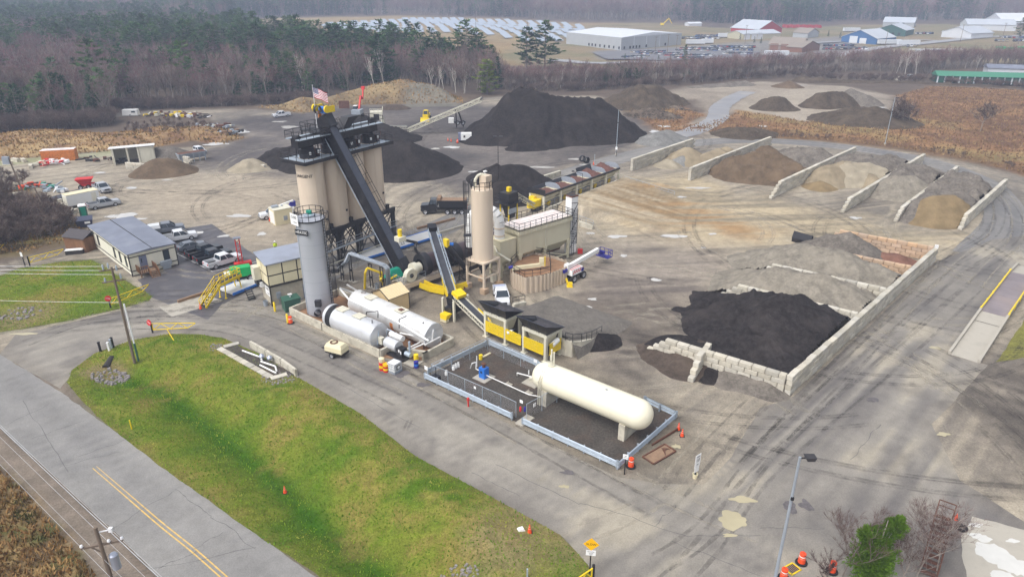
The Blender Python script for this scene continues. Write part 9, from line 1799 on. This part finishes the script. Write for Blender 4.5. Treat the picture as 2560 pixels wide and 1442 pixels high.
def carmesh(paint,van=0):
 m = MB();shell(m,[(2.3,.8,.35,.8),(1.0,.9,.3,1.0),(-2.2,.88,.3,1.05)]);n1 = len(m.f);m.frust((-.5,0,1.0),(2.9,1.6),(-.6 - .2*van,0,1.55+.5*van),(1.7+.9*van,1.35));n2_ = len(m.f)
 for x in (-1.4,1.4): m.tube((x,-.92,.33),(x,.92,.33),.33,n=8)
 me = m.mesh('parked_car',[paint,'glass_dark','rubber']);mi = [0]*n1+[1]*6+[2]*(len(m.f) - n2_);mi[n1+1] = 0;me.polygons.foreach_set('material_index',mi);return me
cms = [carmesh(c) for c in ('car_white','car_silver','car_grey','car_black','car_navy','car_red','car_blue','car_tan','car_white','car_black')];r = random.Random(21)
for x0,x1,py,st in ((1580,1660,133,9),(1600,1700,138,9),(1690,1790,130,8),(1700,1800,124,8),(1660,1780,142,10),(1800,1880,128,9),(1690,1760,148,11),(1780,1890,120,9),(1810,1880,137,12),(1740,1850,92,12),(1700,1800,97,12),(2060,2140,116,9),(2060,2170,124,10),(2500,2560,96,8),(2490,2560,104,9),(2290,2330,86,8),(2020,2060,140,14),(1930,2040,151,22),(1560,1620,146,16),(2270,2290,118,14)):
 px = x0
 while px < x1:
  if r.random() < .92: p = pos(px+r.uniform(-1,1),py+r.uniform(-.6,.6));o = link('parked_car',r.choice(cms),None,p,R(62)+r.choice((0,PI))+r.uniform(-.1,.1));p.z += .05;o.location = p;tag(o,'small parked car among the rows of the distant industrial park','car','cars parked in the industrial park')
  px += st*.62
def box_thing(name,label,cat,px,py,L,H_,mt,rz=.05,group=None):
 p = pos(px,py);t = thing(name,label,cat,p,rz,group);MB().box((0,0,H_/2+.6),(L,2.6,H_)).obj('body',mt,t);MB().box((0,0,H_+.64),(L,2.6,.06)).obj('roof','far_white',t);MB().box((0,0,.45),(L*.9,2.2,.5)).obj('wheels','rubber',t)
for a in ((1738,112,13,'white freight trailer with dark lettering blocks beside the warehouse'),(1768,110,8,'shorter white freight trailer next to the lettered one'),(1940,142,14,'white freight trailer in front of the grey workshop'),(2222,112,16,'long white freight trailer by the blue workshop'),(2270,114,15,'second long white freight trailer by the blue workshop'),(1812,95,10,'white freight trailer near the cream workshop'),(2128,80,14,'white freight trailer near the far blue tarp')): box_thing('freight_trailer',a[3],'trailer',a[0],a[1],a[2],2.6,'far_white')
for i,(px,mt) in enumerate(((2276,'far_cream'),(2288,'far_grey'),(2300,'far_white'),(2312,'far_tan'),(2322,'far_grey'),(2332,'car_grey'),(2344,'car_navy'),(2356,'far_grey'),(2384,'far_cream'))): box_thing('storage_container','pale storage container in the row above the brush belt' if i != 6 else 'dark navy storage container within the pale row','container',px,138,3.2 if i < 8 else 9,2.6,mt,1.5 if i < 8 else .05,'containers above the brush belt' if i != 6 else None)
for px,py,lab in ((2500,124,'bright green skip container on the far lawn'),(2524,126,'pale green skip container beside the bright one'),(2555,124,'green skip container at the right edge')): p = pos(px,py);m = MB();m.frust((0,0,0),(4,2),(0,0,1.8),(5.5,2.4));tag(m.obj('skip_container','lift_green',None,p,.1),lab,'skip')
for i in range(12): p = pos(1960+i*8,72+(i % 2));m = MB();m.box((0,0,1.6),(2.4,3.4,1.6));m.box((0,.3,2.8),(2.0,2.2,.9));tag(m.obj('red_truck','far_red',None,p,.1),'red truck in the line up beside the red barn','truck','red trucks lined up by the barn')
for px,py,pt,lab in ((1668,136,86,'lamp post at the corner of the car park'),(1637,140,92,'lamp post nearest the warehouse windows'),(1690,132,88,'lamp post beside the warehouse end'),(2400,106,62,'utility pole in front of the white showroom'),(2505,100,58,'utility pole near the long white hall'),(1862,112,64,'utility pole by the cream workshop'),(2212,118,74,'utility pole by the long freight trailers'),(1318,100,50,'utility pole at the near edge of the solar field'),(1190,92,42,'utility pole among the solar tables')):
 p = pos(px,py);h = HT(pt,p.y) - p.z;m = MB();m.tube((0,0,0),(0,0,h),.16,.12,6);m.bar((-.9,0,h - .3),(.9,0,h - .3),.16);tag(m.obj('lamp_post' if 'lamp' in lab else 'utility_pole','pole_wood',None,p),lab,'pole')
ym = pos(1655,66);m = MB();m.box((0,0,1.8),(3,2.6,2.0));m.bar((1,0,2),(6,0,7),.7);m.bar((6,0,7),(9,0,2.5),.6);tag(m.obj('excavator','safety_yellow',None,ym),'tiny yellow excavator in the distant bare field','excavator')
for px,py,lab in ((1562,150,'round dark bush first in the row by the car park'),(1604,151,'round dark bush second in the row by the car park'),(1646,152,'little pointed spruce at the end of the bush row'),(1885,108,'small spruce on the slope below the cream workshop'),(1902,109,'small spruce right beside the other on the slope'),(1850,100,'dark hedge spruce by the cream workshop'),(2100,96,'dark spruce clump before the blue workshop'),(2070,92,'dark spruce clump behind the cottage')): one_tree(px,py,py - 16,protoS,1,'spruce_tree',lab,'bark_grey','spruce_needles',11)
m = MB();m.box((0,0,2),(9,4,4),0,.7);p = pos(225,152);tag(m.obj('cabin','far_white',None,p),'white roofed cabin half hidden in the left wood','cabin')
# ================================================================HAZE
hm = bpy.data.materials.new('haze_air');hm.use_nodes = True;nt = hm.node_tree;nt.nodes.clear()
pv = nt.nodes.new('ShaderNodeVolumePrincipled');pv.inputs['Color'].default_value = (.66,.76,1.0,1);pv.inputs['Density'].default_value = HAZE
pv.inputs['Anisotropy'].default_value = 0.0
ou = nt.nodes.new('ShaderNodeOutputMaterial');nt.links.new(pv.outputs[0],ou.inputs['Volume']);MATS['haze_air'] = hm
hb = MB();hb.box((0,1900,32.0),(7400,4800,76));stuff(hb.obj('haze','haze_air'))
